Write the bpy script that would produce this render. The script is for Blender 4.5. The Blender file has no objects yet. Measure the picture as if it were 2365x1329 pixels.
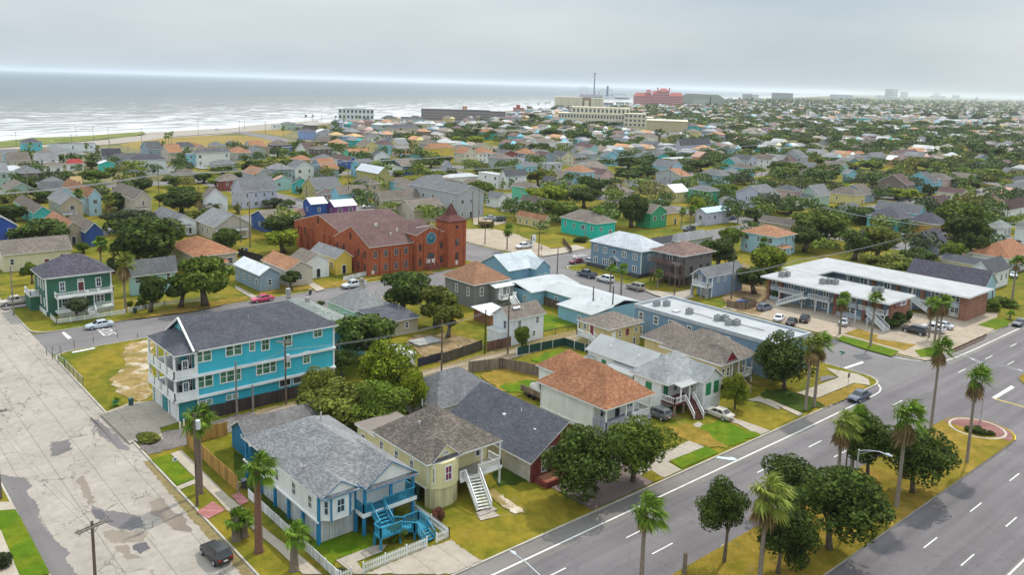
import bpy, bmesh, math, random
import numpy as np
from mathutils import Matrix, Vector
random.seed(7)
C = bpy.context.scene.collection
SC = bpy.context.scene
# ---------------------------------------------------------------- camera (u = X along the boulevard, v = Y towards the sea)
F, CX, CY, PIT, ROL, YAW, CAMZ = 1923.99, 1182.5, 514.2, .16542, .0283, .85338, 46.8
_cp, _sp, _cr, _sr = math.cos(PIT), math.sin(PIT), math.cos(ROL), math.sin(ROL)
_R = np.array([[_cr, -_sr, 0], [_sr, _cr, 0], [0, 0, 1]]) @ np.array([[1, 0, 0], [0, -_sp, -_cp], [0, _cp, -_sp]])
_a = np.array([math.sin(YAW), math.cos(YAW)]); _b = np.array([-math.cos(YAW), math.sin(YAW)])
_AX = np.array([[r[:2] @ _a, r[:2] @ _b, r[2]] for r in _R])       # camera right, down, forward in world axes
cam = bpy.data.objects.new('camera', bpy.data.cameras.new('camera'))
C.objects.link(cam); SC.camera = cam
cam.data.sensor_width = 36; cam.data.lens = F / 2365 * 36
cam.data.shift_y = -(664.5 - CY) / 2365
cam.data.clip_start = 1; cam.data.clip_end = 200000
cam.matrix_world = Matrix(((*(float(v) for v in (_AX[0][0], -_AX[1][0], -_AX[2][0])), 0),
       (*(float(v) for v in (_AX[0][1], -_AX[1][1], -_AX[2][1])), 0),
       (*(float(v) for v in (_AX[0][2], -_AX[1][2], -_AX[2][2])), CAMZ), (0, 0, 0, 1)))

def P(x, y, z=0.0):
 """where the ray of a photo pixel meets height z"""
 d = _AX[0] * (x - CX) / F + _AX[1] * (y - CY) / F + _AX[2]
 t = (z - CAMZ) / d[2]
 return float(d[0] * t), float(d[1] * t)

def PJ(u, v, z):
 c = _AX @ np.array([u, v, z - CAMZ])
 return CX + F * c[0] / c[2], CY + F * c[1] / c[2]

def zat(u, v, y):
 lo, hi = -5., 200.
 for _ in range(40):
  m = (lo + hi) / 2
  if PJ(u, v, m)[1] > y: lo = m
  else: hi = m
 return (lo + hi) / 2

def cdist(u, v): return math.hypot(u, v)
# ---------------------------------------------------------------- sky and sun
SUN_EL, SUN_AZ = math.radians(52), math.radians(14.5)   # azimuth measured from +X towards +Y
W = bpy.data.worlds.new('World'); SC.world = W; W.use_nodes = True
def build_world():
 nt = W.node_tree; nt.nodes.clear(); n = nt.nodes.new; L = nt.links.new
 sky = n('ShaderNodeTexSky'); sky.sky_type = 'NISHITA'; sky.sun_disc = False
 sky.sun_elevation = SUN_EL; sky.sun_rotation = math.radians(90) - SUN_AZ
 sky.air_density = 1; sky.dust_density = 3; sky.altitude = 10
 tc = n('ShaderNodeTexCoord'); mp = n('ShaderNodeMapping'); mp.inputs['Scale'].default_value = (1, 1, 4.5)
 L(tc.outputs['Generated'], mp.inputs[0])
 nz = n('ShaderNodeTexNoise'); nz.inputs['Scale'].default_value = 1.7; nz.inputs['Detail'].default_value = 6; nz.inputs['Roughness'].default_value = .45
 L(mp.outputs[0], nz.inputs['Vector'])
 rp = n('ShaderNodeValToRGB'); e = rp.color_ramp.elements
 e[0].position = .36; e[0].color = (.52, .635, .72, 1); e[1].position = .62; e[1].color = (.80, .865, .91, 1)
 L(nz.outputs['Fac'], rp.inputs[0])
 sx = n('ShaderNodeSeparateXYZ'); L(tc.outputs['Generated'], sx.inputs[0])
 mr = n('ShaderNodeMapRange'); mr.inputs[1].default_value = .2; mr.inputs[2].default_value = .85; mr.inputs[3].default_value = .97; mr.inputs[4].default_value = 2.75
 L(sx.outputs['Z'], mr.inputs[0])
 vm = n('ShaderNodeVectorMath'); vm.operation = 'SCALE'; L(rp.outputs[0], vm.inputs[0]); L(mr.outputs[0], vm.inputs['Scale'])
 bg1 = n('ShaderNodeBackground'); bg1.inputs[1].default_value = .1; L(sky.outputs[0], bg1.inputs[0])
 bg2 = n('ShaderNodeBackground'); bg2.inputs[1].default_value = .7; L(vm.outputs[0], bg2.inputs[0])
 mx = n('ShaderNodeMixShader'); mx.inputs[0].default_value = .88; L(bg1.outputs[0], mx.inputs[1]); L(bg2.outputs[0], mx.inputs[2])
 out = n('ShaderNodeOutputWorld'); L(mx.outputs[0], out.inputs[0])
build_world()
sl = bpy.data.lights.new('sun', 'SUN'); sl.energy = 2.35; sl.angle = math.radians(1.2); sl.color = (1, .95, .88)
sun = bpy.data.objects.new('sun', sl); C.objects.link(sun)
sun.rotation_euler = Vector((-math.cos(SUN_EL) * math.cos(SUN_AZ), -math.cos(SUN_EL) * math.sin(SUN_AZ), -math.sin(SUN_EL))).to_track_quat('-Z', 'Y').to_euler()
SC.view_settings.view_transform = 'Standard'; SC.view_settings.look = 'None'
SC.view_settings.exposure = 0.4; SC.view_settings.gamma = 1.0
SC.cycles.use_denoising = True
SC.cycles.max_bounces = 5; SC.cycles.diffuse_bounces = 3; SC.cycles.glossy_bounces = 2; SC.cycles.transmission_bounces = 2
SC.cycles.volume_bounces = 2; SC.cycles.transparent_max_bounces = 4
SC.cycles.caustics_reflective = False; SC.cycles.caustics_refractive = False
# ---------------------------------------------------------------- materials
class NT:
 def __init__(s, name):
  s.m = bpy.data.materials.new(name); s.m.use_nodes = True
  s.t = s.m.node_tree; s.t.nodes.clear()
  s.out = s.t.nodes.new('ShaderNodeOutputMaterial'); s.b = s.t.nodes.new('ShaderNodeBsdfPrincipled')
  s.t.links.new(s.b.outputs[0], s.out.inputs[0])
  s.pos = s.t.nodes.new('ShaderNodeNewGeometry').outputs['Position']
 def put(s, sock, v):
  if isinstance(v, bpy.types.NodeSocket): s.t.links.new(v, sock)
  elif isinstance(v, (tuple, list)): sock.default_value = tuple(v) + ((1,) if len(v) == 3 and len(sock.default_value) == 4 else ())
  else: sock.default_value = v
 def math(s, op, a, b=0.0, c=None):
  n = s.t.nodes.new('ShaderNodeMath'); n.operation = op; s.put(n.inputs[0], a); s.put(n.inputs[1], b)
  if c is not None: s.put(n.inputs[2], c)
  return n.outputs[0]
 def noise(s, sc, det=3, vec=None, rough=.55, dist=0):
  n = s.t.nodes.new('ShaderNodeTexNoise'); n.inputs['Scale'].default_value = sc; n.inputs['Detail'].default_value = det
  n.inputs['Roughness'].default_value = rough; n.inputs['Distortion'].default_value = dist
  s.t.links.new(vec if vec is not None else s.pos, n.inputs['Vector']); return n.outputs['Fac']
 def mp(s, vec, scale=(1, 1, 1), rot=(0, 0, 0)):
  n = s.t.nodes.new('ShaderNodeMapping'); n.inputs['Scale'].default_value = scale; n.inputs['Rotation'].default_value = rot
  s.t.links.new(vec, n.inputs[0]); return n.outputs[0]
 def mix(s, f, a, b, mode='MIX'):
  n = s.t.nodes.new('ShaderNodeMix'); n.data_type = 'RGBA'; n.blend_type = mode
  s.put(n.inputs[0], f); s.put(n.inputs[6], a); s.put(n.inputs[7], b); return n.outputs[2]
 def rng(s, v, a, b, c=0., d=1.):
  n = s.t.nodes.new('ShaderNodeMapRange'); s.put(n.inputs[0], v)
  for i, q in enumerate((a, b, c, d)): n.inputs[i + 1].default_value = q
  return n.outputs[0]
 def xyz(s, v):
  n = s.t.nodes.new('ShaderNodeSeparateXYZ'); s.t.links.new(v, n.inputs[0]); return n.outputs
 def comb(s, x, y, z=0.0):
  n = s.t.nodes.new('ShaderNodeCombineXYZ'); s.put(n.inputs[0], x); s.put(n.inputs[1], y); s.put(n.inputs[2], z); return n.outputs[0]
 def white(s, v):
  n = s.t.nodes.new('ShaderNodeTexWhiteNoise'); n.noise_dimensions = '3D'; s.t.links.new(v, n.inputs[0]); return n.outputs['Value']
 def floor(s, v):
  n = s.t.nodes.new('ShaderNodeVectorMath'); n.operation = 'FLOOR'; s.t.links.new(v, n.inputs[0]); return n.outputs[0]
 def scale(s, c, k):
  n = s.t.nodes.new('ShaderNodeVectorMath'); n.operation = 'SCALE'; s.put(n.inputs[0], c[:3] if isinstance(c, tuple) else c); s.put(n.inputs['Scale'], k); return n.outputs[0]
 def bump(s, h, dist=.02, st=.6):
  n = s.t.nodes.new('ShaderNodeBump'); n.inputs['Distance'].default_value = dist; n.inputs['Strength'].default_value = st
  s.put(n.inputs['Height'], h); s.t.links.new(n.outputs[0], s.b.inputs['Normal'])
 def done(s, col, rough=.8, spec=.3, metal=0.):
  s.put(s.b.inputs['Base Color'], col); s.put(s.b.inputs['Roughness'], rough)
  s.b.inputs['Specular IOR Level'].default_value = spec; s.b.inputs['Metallic'].default_value = metal
  return s.m

_mc = {}
def lerp(c, d, t): return tuple(a + (b - a) * t for a, b in zip(c, d))
def mul(c, k): return tuple(min(1, a * k) for a in c)
def M(kind, col, c2=None, **kw):
 col = tuple(col); key = (kind, col, c2, tuple(sorted(kw.items())))
 if key in _mc: return _mc[key]
 t = NT(kind); r = kw.get('rough', .8)
 if kind in ('shingle', 'brick', 'block'):
  x, y, z = t.xyz(t.pos)
  w, h = {'shingle': (.3, .065), 'brick': (.3, .11), 'block': (.42, .22)}[kind]
  h = kw.get('h', h); w = kw.get('w', w)
  vec = t.comb(t.math('MULTIPLY', t.math('ADD', x, y), 1 / w), t.math('MULTIPLY', z, 1 / h), 0.)
  cell = t.white(t.floor(vec))
  c2 = c2 or mul(col, 1.7)
  base = t.mix(t.rng(cell, kw.get('lo', .35), 1.), col, c2)
  big = t.noise(.35, 4)
  base = t.scale(base, t.rng(big, .25, .75, .8, 1.18))
  fr = t.math('FRACT', t.math('MULTIPLY', z, 1 / h))
  base = t.scale(base, t.rng(fr, 0., .3, .82, 1.))
  streak = t.noise(1.0, 3, t.mp(t.pos, (1.5, 1.5, .15)))
  base = t.scale(base, t.rng(streak, .4, .7, .9, 1.08))
  t.bump(cell, .02, .4)
  m = t.done(base, .9, .25)
 elif kind == 'siding':
  x, y, z = t.xyz(t.pos)
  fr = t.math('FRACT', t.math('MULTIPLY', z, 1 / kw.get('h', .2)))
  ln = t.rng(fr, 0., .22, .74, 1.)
  st = t.noise(.9, 4, t.mp(t.pos, (1.2, 1.2, .2)))
  bl = t.noise(.5, 4)
  base = t.scale(t.scale(col, ln), t.rng(st, .3, .75, .9, 1.06))
  base = t.mix(t.rng(bl, .52, .85, 0, .35), base, mul(lerp(col, (.35, .3, .25), .45), .75))
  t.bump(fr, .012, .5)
  m = t.done(base, .6, .35)
 elif kind == 'boards':      # vertical fence boards
  x, y, z = t.xyz(t.pos)
  q = t.math('MULTIPLY', t.math('ADD', x, y), 1 / .16)
  cell = t.white(t.comb(t.math('FLOOR', q), 0., 0.))
  fr = t.math('FRACT', q)
  base = t.scale(t.mix(cell, mul(col, .75), mul(col, 1.25)), t.rng(fr, 0., .16, .55, 1.))
  base = t.scale(base, t.rng(t.noise(1.2, 4, t.mp(t.pos, (1, 1, .3))), .3, .7, .75, 1.15))
  m = t.done(base, .85, .2)
 elif kind == 'seam':        # standing seam metal
  x, y, z = t.xyz(t.pos)
  q = t.math('MULTIPLY', t.math(kw.get('op', 'ADD'), x, y), 1 / .5)
  fr = t.math('FRACT', q)
  base = t.scale(col, t.rng(fr, 0., .25, .72, 1.))
  base = t.scale(base, t.rng(t.noise(.6, 4), .3, .7, .85, 1.1))
  m = t.done(base, .45, .5)
 elif kind == 'flat':        # membrane roof, stained
  a = t.noise(.25, 5); b = t.noise(1.3, 5, rough=.65)
  base = t.mix(t.rng(a, .42, .72, 0, .55), col, c2 or mul(col, .6))
  base = t.mix(t.rng(b, .58, .74, 0, .5), base, mul(col, .5))
  m = t.done(base, .75, .3)
 elif kind == 'glass':
  a = t.noise(.7, 2)
  base = t.mix(t.rng(a, .4, .6), col, mul(col, .45))
  m = t.done(base, .12, .6)
 elif kind == 'paint':       # vehicle paint
  t.b.inputs['Coat Weight'].default_value = .7; t.b.inputs['Coat Roughness'].default_value = .08
  base = t.scale(col, t.rng(t.noise(2.5, 3), .3, .7, .92, 1.06))
  m = t.done(base, .35, .5)
 elif kind == 'leaf':
  g = t.t.nodes.new('ShaderNodeNewGeometry'); oi = t.t.nodes.new('ShaderNodeObjectInfo')
  rnd = g.outputs['Random Per Island']
  base = t.mix(t.rng(rnd, 0., 1.), mul(col, .55), c2 or mul(col, 1.5))
  cl = t.noise(kw.get('sc', .55), 3)
  base = t.scale(base, t.rng(cl, .35, .68, .62, 1.3))
  base = t.scale(base, t.rng(oi.outputs['Random'], 0, 1, .8, 1.18))
  m = t.done(base, .7, .12)
  tr = t.t.nodes.new('ShaderNodeBsdfTranslucent'); t.put(tr.inputs[0], base); mx = t.t.nodes.new('ShaderNodeMixShader'); mx.inputs[0].default_value = .3
  t.t.links.new(t.b.outputs[0], mx.inputs[1]); t.t.links.new(tr.outputs[0], mx.inputs[2]); t.t.links.new(mx.outputs[0], t.out.inputs[0])
 elif kind == 'bark':
  z = t.noise(3, 4, t.mp(t.pos, (2, 2, kw.get('vz', .6))))
  base = t.scale(col, t.rng(z, .3, .7, .55, 1.4)); t.bump(z, .05, .6)
  m = t.done(base, .9, .15)
 else:                        # plain: weathered paint, stucco, concrete
  a = t.noise(.6, 5); b = t.noise(5, 4)
  base = t.scale(t.scale(col, t.rng(a, .3, .7, .86, 1.1)), t.rng(b, .3, .7, .93, 1.06))
  if kind == 'stain': base = t.mix(t.rng(t.noise(.35, 6, rough=.65), .5, .72, 0, .6), base, c2 or mul(col, .55))
  m = t.done(base, r, kw.get('spec', .3), kw.get('metal', 0.))
 _mc[key] = m
 return m
WHITE = (.78, .78, .76)
TRIM = M('plain', WHITE, rough=.5)
GLASS = M('glass', (.05, .06, .075)); GLASSB = M('glass', (.09, .13, .17)); GLASSG = M('glass', (.05, .13, .08))
DARK = M('plain', (.03, .03, .032)); STEEL = M('plain', (.5, .52, .53), rough=.4, metal=.6, spec=.5)
CONC = M('stain', (.42, .39, .34))
# ---------------------------------------------------------------- mesh kit
class MB:
 def __init__(s): s.v = []; s.f = []; s.i = []
 def poly(s, pts, mi=0):
  k = len(s.v); s.v += [tuple(p) for p in pts]; s.f.append(tuple(range(k, k + len(pts)))); s.i.append(mi); return s
 def box(s, x0, y0, z0, x1, y1, z1, mi=0, skip=''):
  if x1 < x0: x0, x1 = x1, x0
  if y1 < y0: y0, y1 = y1, y0
  k = len(s.v)
  s.v += [(x0, y0, z0), (x1, y0, z0), (x1, y1, z0), (x0, y1, z0), (x0, y0, z1), (x1, y0, z1), (x1, y1, z1), (x0, y1, z1)]
  for nme, f in (('b', (3, 2, 1, 0)), ('t', (4, 5, 6, 7)), ('s', (0, 1, 5, 4)), ('e', (1, 2, 6, 5)), ('n', (2, 3, 7, 6)), ('w', (3, 0, 4, 7))):
   if nme not in skip: s.f.append(tuple(k + j for j in f)); s.i.append(mi)
  return s
 def bar(s, a, b, w, mi=0, h=None):
  """square bar from a to b"""
  a, b = Vector(a), Vector(b); d = (b - a)
  if d.length < 1e-6: return s
  d.normalize(); up = Vector((0, 0, 1)) if abs(d.z) < .95 else Vector((1, 0, 0))
  x = d.cross(up).normalized() * w / 2; y = x.cross(d).normalized() * (h or w) / 2
  k = len(s.v)
  for p in (a, b): s.v += [tuple(p - x - y), tuple(p + x - y), tuple(p + x + y), tuple(p - x + y)]
  for f in ((0, 1, 5, 4), (1, 2, 6, 5), (2, 3, 7, 6), (3, 0, 4, 7), (3, 2, 1, 0), (4, 5, 6, 7)):
   s.f.append(tuple(k + j for j in f)); s.i.append(mi)
  return s
 def tube(s, pts, rad, n=8, mi=0, cap=True):
  k = len(s.v); pts = [Vector(p) for p in pts]
  if not isinstance(rad, (list, tuple)): rad = [rad] * len(pts)
  for q, p in enumerate(pts):
   d = (pts[min(q + 1, len(pts) - 1)] - pts[max(q - 1, 0)]).normalized()
   up = Vector((0, 0, 1)) if abs(d.z) < .9 else Vector((1, 0, 0))
   x = d.cross(up).normalized(); y = x.cross(d)
   for j in range(n):
    t = 2 * math.pi * j / n; s.v.append(tuple(p + (x * math.cos(t) + y * math.sin(t)) * rad[q]))
  for q in range(len(pts) - 1):
   for j in range(n):
    j2 = (j + 1) % n; s.f.append((k + q * n + j, k + q * n + j2, k + q * n + n + j2, k + q * n + n + j)); s.i.append(mi)
  if cap:
   s.f.append(tuple(k + j for j in range(n))[::-1]); s.i.append(mi)
   s.f.append(tuple(k + (len(pts) - 1) * n + j for j in range(n))); s.i.append(mi)
  return s
 def cyl(s, x, y, z0, z1, r, n=12, mi=0, r2=None): return s.tube([(x, y, z0), (x, y, z1)], [r, r if r2 is None else r2], n, mi)
 def disc(s, x, y, z, r, n=16, mi=0, ry=None): return s.poly([(x + r * math.cos(2 * math.pi * j / n), y + (ry or r) * math.sin(2 * math.pi * j / n), z) for j in range(n)], mi)
 def mesh(s, name, mats, org=(0, 0, 0), smooth=False):
  me = bpy.data.meshes.new(name); o = org
  me.from_pydata([(a - o[0], b - o[1], c - o[2]) for a, b, c in s.v], [], s.f)
  for m in (mats if isinstance(mats, (list, tuple)) else [mats]): me.materials.append(m)
  me.polygons.foreach_set('material_index', s.i)
  if smooth: me.polygons.foreach_set('use_smooth', [True] * len(s.f))
  me.update(); return me
 def build(s, name, mats, parent=None, org=(0, 0, 0), smooth=False):
  o = bpy.data.objects.new(name, s.mesh(name, mats, org, smooth)); C.objects.link(o)
  if parent is None: o.location = org
  else: o.parent = parent
  return o
def tomesh(o):
 bpy.context.view_layer.update()
 me = bpy.data.meshes.new_from_object(o.evaluated_get(bpy.context.evaluated_depsgraph_get())); n = o.name
 q = bpy.data.objects.new('tmp', me); C.objects.link(q); q.parent = o.parent; q.location = o.location; q.rotation_euler = o.rotation_euler; q.scale = o.scale
 cu = o.data; bpy.data.objects.remove(o); bpy.data.curves.remove(cu); q.name = n; me.name = n; return q
def tag(o, label=None, cat=None, group=None, kind=None):
 if label: o['label'] = label
 if cat: o['category'] = cat
 if group: o['group'] = group
 if kind: o['kind'] = kind
 return o
def empty(name, loc, label, cat, group=None, rz=0):
 o = bpy.data.objects.new(name, None); C.objects.link(o); o.location = loc; o.rotation_euler[2] = rz; o.empty_display_size = .5
 return tag(o, label, cat, group)
def child(name, me, parent, loc=(0, 0, 0), rz=0):
 o = bpy.data.objects.new(name, me); C.objects.link(o); o.parent = parent; o.location = loc; o.rotation_euler[2] = rz; return o
def npmesh(name, V, Fq, mats, idx=None, col=None):
 """quads from numpy arrays"""
 me = bpy.data.meshes.new(name); V = np.asarray(V, np.float32); Fq = np.asarray(Fq, np.int32); m, k = Fq.shape
 me.vertices.add(len(V)); me.vertices.foreach_set('co', V.ravel()); me.loops.add(m * k)
 me.loops.foreach_set('vertex_index', Fq.ravel()); me.polygons.add(m)
 me.polygons.foreach_set('loop_start', np.arange(0, m * k, k, dtype=np.int32))
 for q in mats: me.materials.append(q)
 if idx is not None: me.polygons.foreach_set('material_index', np.asarray(idx, np.int32))
 me.update(calc_edges=True)
 if col is not None:
  at = me.color_attributes.new('Col', 'FLOAT_COLOR', 'CORNER')
  at.data.foreach_set('color', np.repeat(np.concatenate([np.asarray(col, np.float32), np.ones((m, 1), np.float32)], 1), k, axis=0).ravel())
 return me
# ================================================================ ground, roads, sea
def struct(o): o['kind'] = 'structure'; return o
def PP(pts, ox=0, oy=0, s=1, z=0.0): return [P(ox + x / s, oy + y / s, z) for x, y in pts]
_zc = [0]
def sheet(name, pts, z, m, kind='structure'):
 if abs(z) < .03 and name != 'lawn': _zc[0] += 1; z += .0011 * _zc[0]
 elif z < -.105: _zc[0] += 1; z += .0002 * (_zc[0] % 40)
 o = MB().poly([(u, v, z) for u, v in (pts if area(pts) > 0 else pts[::-1])]).build(name, m); o['kind'] = kind; return o
def area(p): return sum(p[i - 1][0] * p[i][1] - p[i][0] * p[i - 1][1] for i in range(len(p))) / 2
def ribbon(mb, pts, w, z):
 n = len(pts); L = []
 for i in range(n):
  d = Vector(pts[min(i + 1, n - 1)]) - Vector(pts[max(i - 1, 0)]); d.normalize(); q = Vector((-d.y, d.x)) * w / 2
  L.append((Vector(pts[i]) + q, Vector(pts[i]) - q))
 for (a, b), (c, d) in zip(L, L[1:]): mb.poly([(*b, z), (*d, z), (*c, z), (*a, z)])
def rough_poly(pts, jit=.25, step=.35, rnd=random.Random(3)):
 out = []; step = max(step, jit * 2.2)
 for i in range(len(pts)):
  a, b = Vector(pts[i]), Vector(pts[(i + 1) % len(pts)]); k = max(1, int((b - a).length / step))
  for j in range(k):
   p = a.lerp(b, j / k); out.append((p.x + rnd.uniform(-jit, jit), p.y + rnd.uniform(-jit, jit)))
 return out

def ground_mats():
 g = {}
 def grass(name, green, dry, dirt, sc=1., dk=0., dirtk=.62):
  t = NT(name)
  a = t.noise(.09 * sc, 5, rough=.6); b = t.noise(.6, 5, rough=.65); c = t.noise(6., 3, rough=.7); d = t.noise(.16 * sc, 6, t.mp(t.pos, (1, 1, 1), (0, 0, 1)), rough=.62)
  col = t.mix(t.rng(t.math('ADD', t.math('MULTIPLY', a, .7), t.math('MULTIPLY', b, .3)), .40 - dk, .6 - dk), green, dry)
  col = t.mix(t.rng(d, dirtk, dirtk + .14), col, dirt)
  tf = t.noise(2.2, 4, rough=.7); col = t.scale(t.mix(t.rng(tf, .58, .72, 0, .55), col, mul(dry, .62)), t.rng(b, .25, .75, .76, 1.2)); col = t.scale(col, t.rng(c, .25, .75, .7, 1.3))
  t.bump(c, .06, .7); return t.done(col, .95, .1)
 g['lawn'] = grass('lawn_grass', (.088, .108, .006), (.205, .155, .016), (.28, .19, .09))
 g['green'] = grass('green_grass', (.072, .135, .004), (.15, .155, .008), (.24, .17, .03), 2.5, -.06, .7)
 g['dkgreen'] = grass('dark_grass', (.032, .058, .005), (.055, .072, .008), (.12, .1, .05), 2., -.06, .72)
 g['dry'] = grass('dry_grass', (.18, .13, .016), (.26, .165, .032), (.27, .17, .08), 2., .02, .64)
 g['median'] = grass('median_grass', (.15, .125, .009), (.265, .17, .028), (.245, .155, .08), 2., .0, .60)
 g['dirt'] = grass('dirt', (.17, .115, .055), (.25, .17, .085), (.28, .2, .12), 3., 0, .5)
 g['sandlot'] = grass('sandy_lot', (.16, .13, .03), (.3, .2, .08), (.5, .43, .34), 2., .05, .5)
 g['field'] = grass('field', (.19, .155, .04), (.26, .185, .055), (.29, .21, .1), .4, .05, .66)
 g['dune'] = grass('dune', (.11, .14, .03), (.2, .2, .06), (.4, .34, .22), .6, .0, .6)
 # asphalt
 def asphalt(name, col, streak_axis=0, k=1.):
  t = NT(name)
  v = t.mp(t.pos, (.02, .55, 1) if streak_axis == 0 else (.55, .02, 1))
  s = t.noise(1., 4, v, .6); p = t.noise(.12, 5); f = t.noise(14., 2)
  cr = t.t.nodes.new('ShaderNodeTexVoronoi'); cr.feature = 'DISTANCE_TO_EDGE'; cr.inputs['Scale'].default_value = .16
  wv = t.t.nodes.new('ShaderNodeVectorMath'); wv.operation = 'ADD'; t.t.links.new(t.pos, wv.inputs[0])
  nz = t.t.nodes.new('ShaderNodeTexNoise'); nz.inputs['Scale'].default_value = .8; nz.inputs['Detail'].default_value = 4; t.t.links.new(t.pos, nz.inputs['Vector'])
  t.t.links.new(t.scale(nz.outputs['Color'], 2.2), wv.inputs[1]); t.t.links.new(wv.outputs[0], cr.inputs['Vector'])
  c = t.scale(col, t.rng(s, .3, .7, 1 - .16 * k, 1 + .16 * k)); c = t.scale(c, t.rng(p, .3, .7, .86, 1.12)); c = t.scale(c, t.rng(f, .25, .75, .86, 1.14))
  c = t.mix(t.math('MULTIPLY', t.rng(cr.outputs['Distance'], 0., .012, 1., 0.), .35), c, mul(col, .4))
  return t.done(c, .85, .25)
 g['blvd'] = asphalt('boulevard_asphalt', (.137, .122, .124), 0, 1.4)
 g['shoulder'] = asphalt('shoulder_asphalt', (.172, .154, .14), 0, .8)
 g['street'] = asphalt('street_asphalt', (.165, .15, .147), 0, .7)
 g['streetv'] = asphalt('street_asphalt_v', (.165, .15, .147), 1, .7)
 g['patch'] = asphalt('asphalt_patch', (.15, .135, .13), 1, .8)
 g['dkpatch'] = asphalt('dark_patch', (.1, .09, .094), 1, .8)
 g['brpatch'] = asphalt('worn_patch', (.21, .17, .135), 1, 1.)
 def concrete(name, col, crack=.6, js=(3.75, 6.)):
  t = NT(name); x, y, z = t.xyz(t.pos)
  a = t.noise(.18, 6, rough=.6); b = t.noise(1.1, 5, rough=.65); f = t.noise(11., 2)
  wob = t.noise(.7, 4)
  jx = t.math('ABSOLUTE', t.math('SUBTRACT', t.math('FRACT', t.math('ADD', t.math('MULTIPLY', x, 1 / js[0]), t.math('MULTIPLY', wob, .04))), .5))
  jy = t.math('ABSOLUTE', t.math('SUBTRACT', t.math('FRACT', t.math('ADD', t.math('MULTIPLY', y, 1 / js[1]), t.math('MULTIPLY', wob, .04))), .5))
  c = t.scale(col, t.rng(a, .3, .7, .84, 1.12)); c = t.scale(c, t.rng(b, .3, .7, .86, 1.08)); c = t.scale(c, t.rng(f, .25, .75, .92, 1.08))
  j = t.math('MAXIMUM', t.rng(jx, 0., .018, 1., 0.), t.math('MULTIPLY', t.rng(jy, 0., .008, 1., 0.), .8))
  c = t.mix(t.math('MULTIPLY', j, .75), c, mul(col, .3))
  if crack:
   cr = t.t.nodes.new('ShaderNodeTexVoronoi'); cr.feature = 'DISTANCE_TO_EDGE'; cr.inputs['Scale'].default_value = .3
   wv = t.t.nodes.new('ShaderNodeVectorMath'); wv.operation = 'ADD'; t.t.links.new(t.mp(t.pos, (1, .6, 1)), wv.inputs[0])
   nz = t.t.nodes.new('ShaderNodeTexNoise'); nz.inputs['Scale'].default_value = .6; nz.inputs['Detail'].default_value = 5; t.t.links.new(t.pos, nz.inputs['Vector'])
   t.t.links.new(t.scale(nz.outputs['Color'], 3.), wv.inputs[1]); t.t.links.new(wv.outputs[0], cr.inputs['Vector'])
   msk = t.rng(t.noise(.11, 4), .44, .6)
   c = t.mix(t.math('MULTIPLY', t.math('MULTIPLY', t.rng(cr.outputs['Distance'], 0.004, .03, 1., 0.), msk), crack), c, mul(col, .25))
   sp = t.rng(t.noise(.75, 7, t.mp(t.pos, (1.7, .75, 1)), .68, .6), .60, .635)
   spm = t.rng(t.noise(.13, 4, t.mp(t.pos, (1, 1, 1), (0, 0, 2))), .5, .62)
   c = t.mix(t.math('MULTIPLY', t.math('MULTIPLY', sp, spm), .75), c, mul(col, .33))
  return t.done(c, .9, .2)
 g['conc_street'] = concrete('concrete_street', (.335, .292, .247), .8)
 g['walk'] = concrete('sidewalk_concrete', (.38, .325, .255), 0, (1.6, 1.6))
 g['drive'] = concrete('driveway_concrete', (.35, .3, .24), .25, (3., 3.))
 g['lot'] = concrete('parking_concrete', (.36, .29, .215), .4, (5., 5.))
 t = NT('gravel'); a = t.noise(3., 5, rough=.75); b = t.noise(.3, 4)
 g['gravel'] = t.done(t.scale(t.scale((.15, .13, .12), t.rng(a, .3, .7, .55, 1.5)), t.rng(b, .3, .7, .8, 1.2)), .95, .1)
 t = NT('alley_dirt'); x, y, z = t.xyz(t.pos); a = t.noise(2., 5, rough=.7); b = t.noise(.25, 4)
 tr = t.math('ABSOLUTE', t.math('SUBTRACT', t.math('ABSOLUTE', t.math('SUBTRACT', y, 105.)), 1.))
 c = t.mix(t.rng(t.math('ADD', tr, t.math('MULTIPLY', b, 1.2)), .6, 1.6), (.3, .24, .19), (.2, .155, .07))
 g['alley'] = t.done(t.scale(c, t.rng(a, .3, .7, .7, 1.25)), .95, .1)
 t = NT('ground'); a = t.noise(.02, 6, rough=.6); b = t.noise(.2, 4)
 c = t.mix(t.rng(a, .4, .6), (.1, .11, .035), (.2, .17, .09)); g['ground'] = t.done(t.scale(c, t.rng(b, .3, .7, .75, 1.2)), .95, .1)
 g['kerb'] = M('stain', (.42, .38, .32)); g['dkkerb'] = M('stain', (.2, .16, .12))
 g['mark'] = M('stain', (.66, .64, .6), (.36, .34, .32)); g['yellow'] = M('stain', (.7, .5, .04))
 g['pave'] = M('stain', (.17, .125, .11), (.1, .075, .07)); g['redbrick'] = M('brick', (.34, .13, .12), (.45, .2, .18), w=.3, h=.3)
 t = NT('sand'); a = t.noise(.02, 5); b = t.noise(.3, 4)
 g['sand'] = t.done(t.scale(t.mix(t.rng(a, .35, .65), (.28, .24, .2), (.36, .305, .245)), t.rng(b, .3, .7, .9, 1.08)), .95, .1)
 return g
G = ground_mats()
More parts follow.
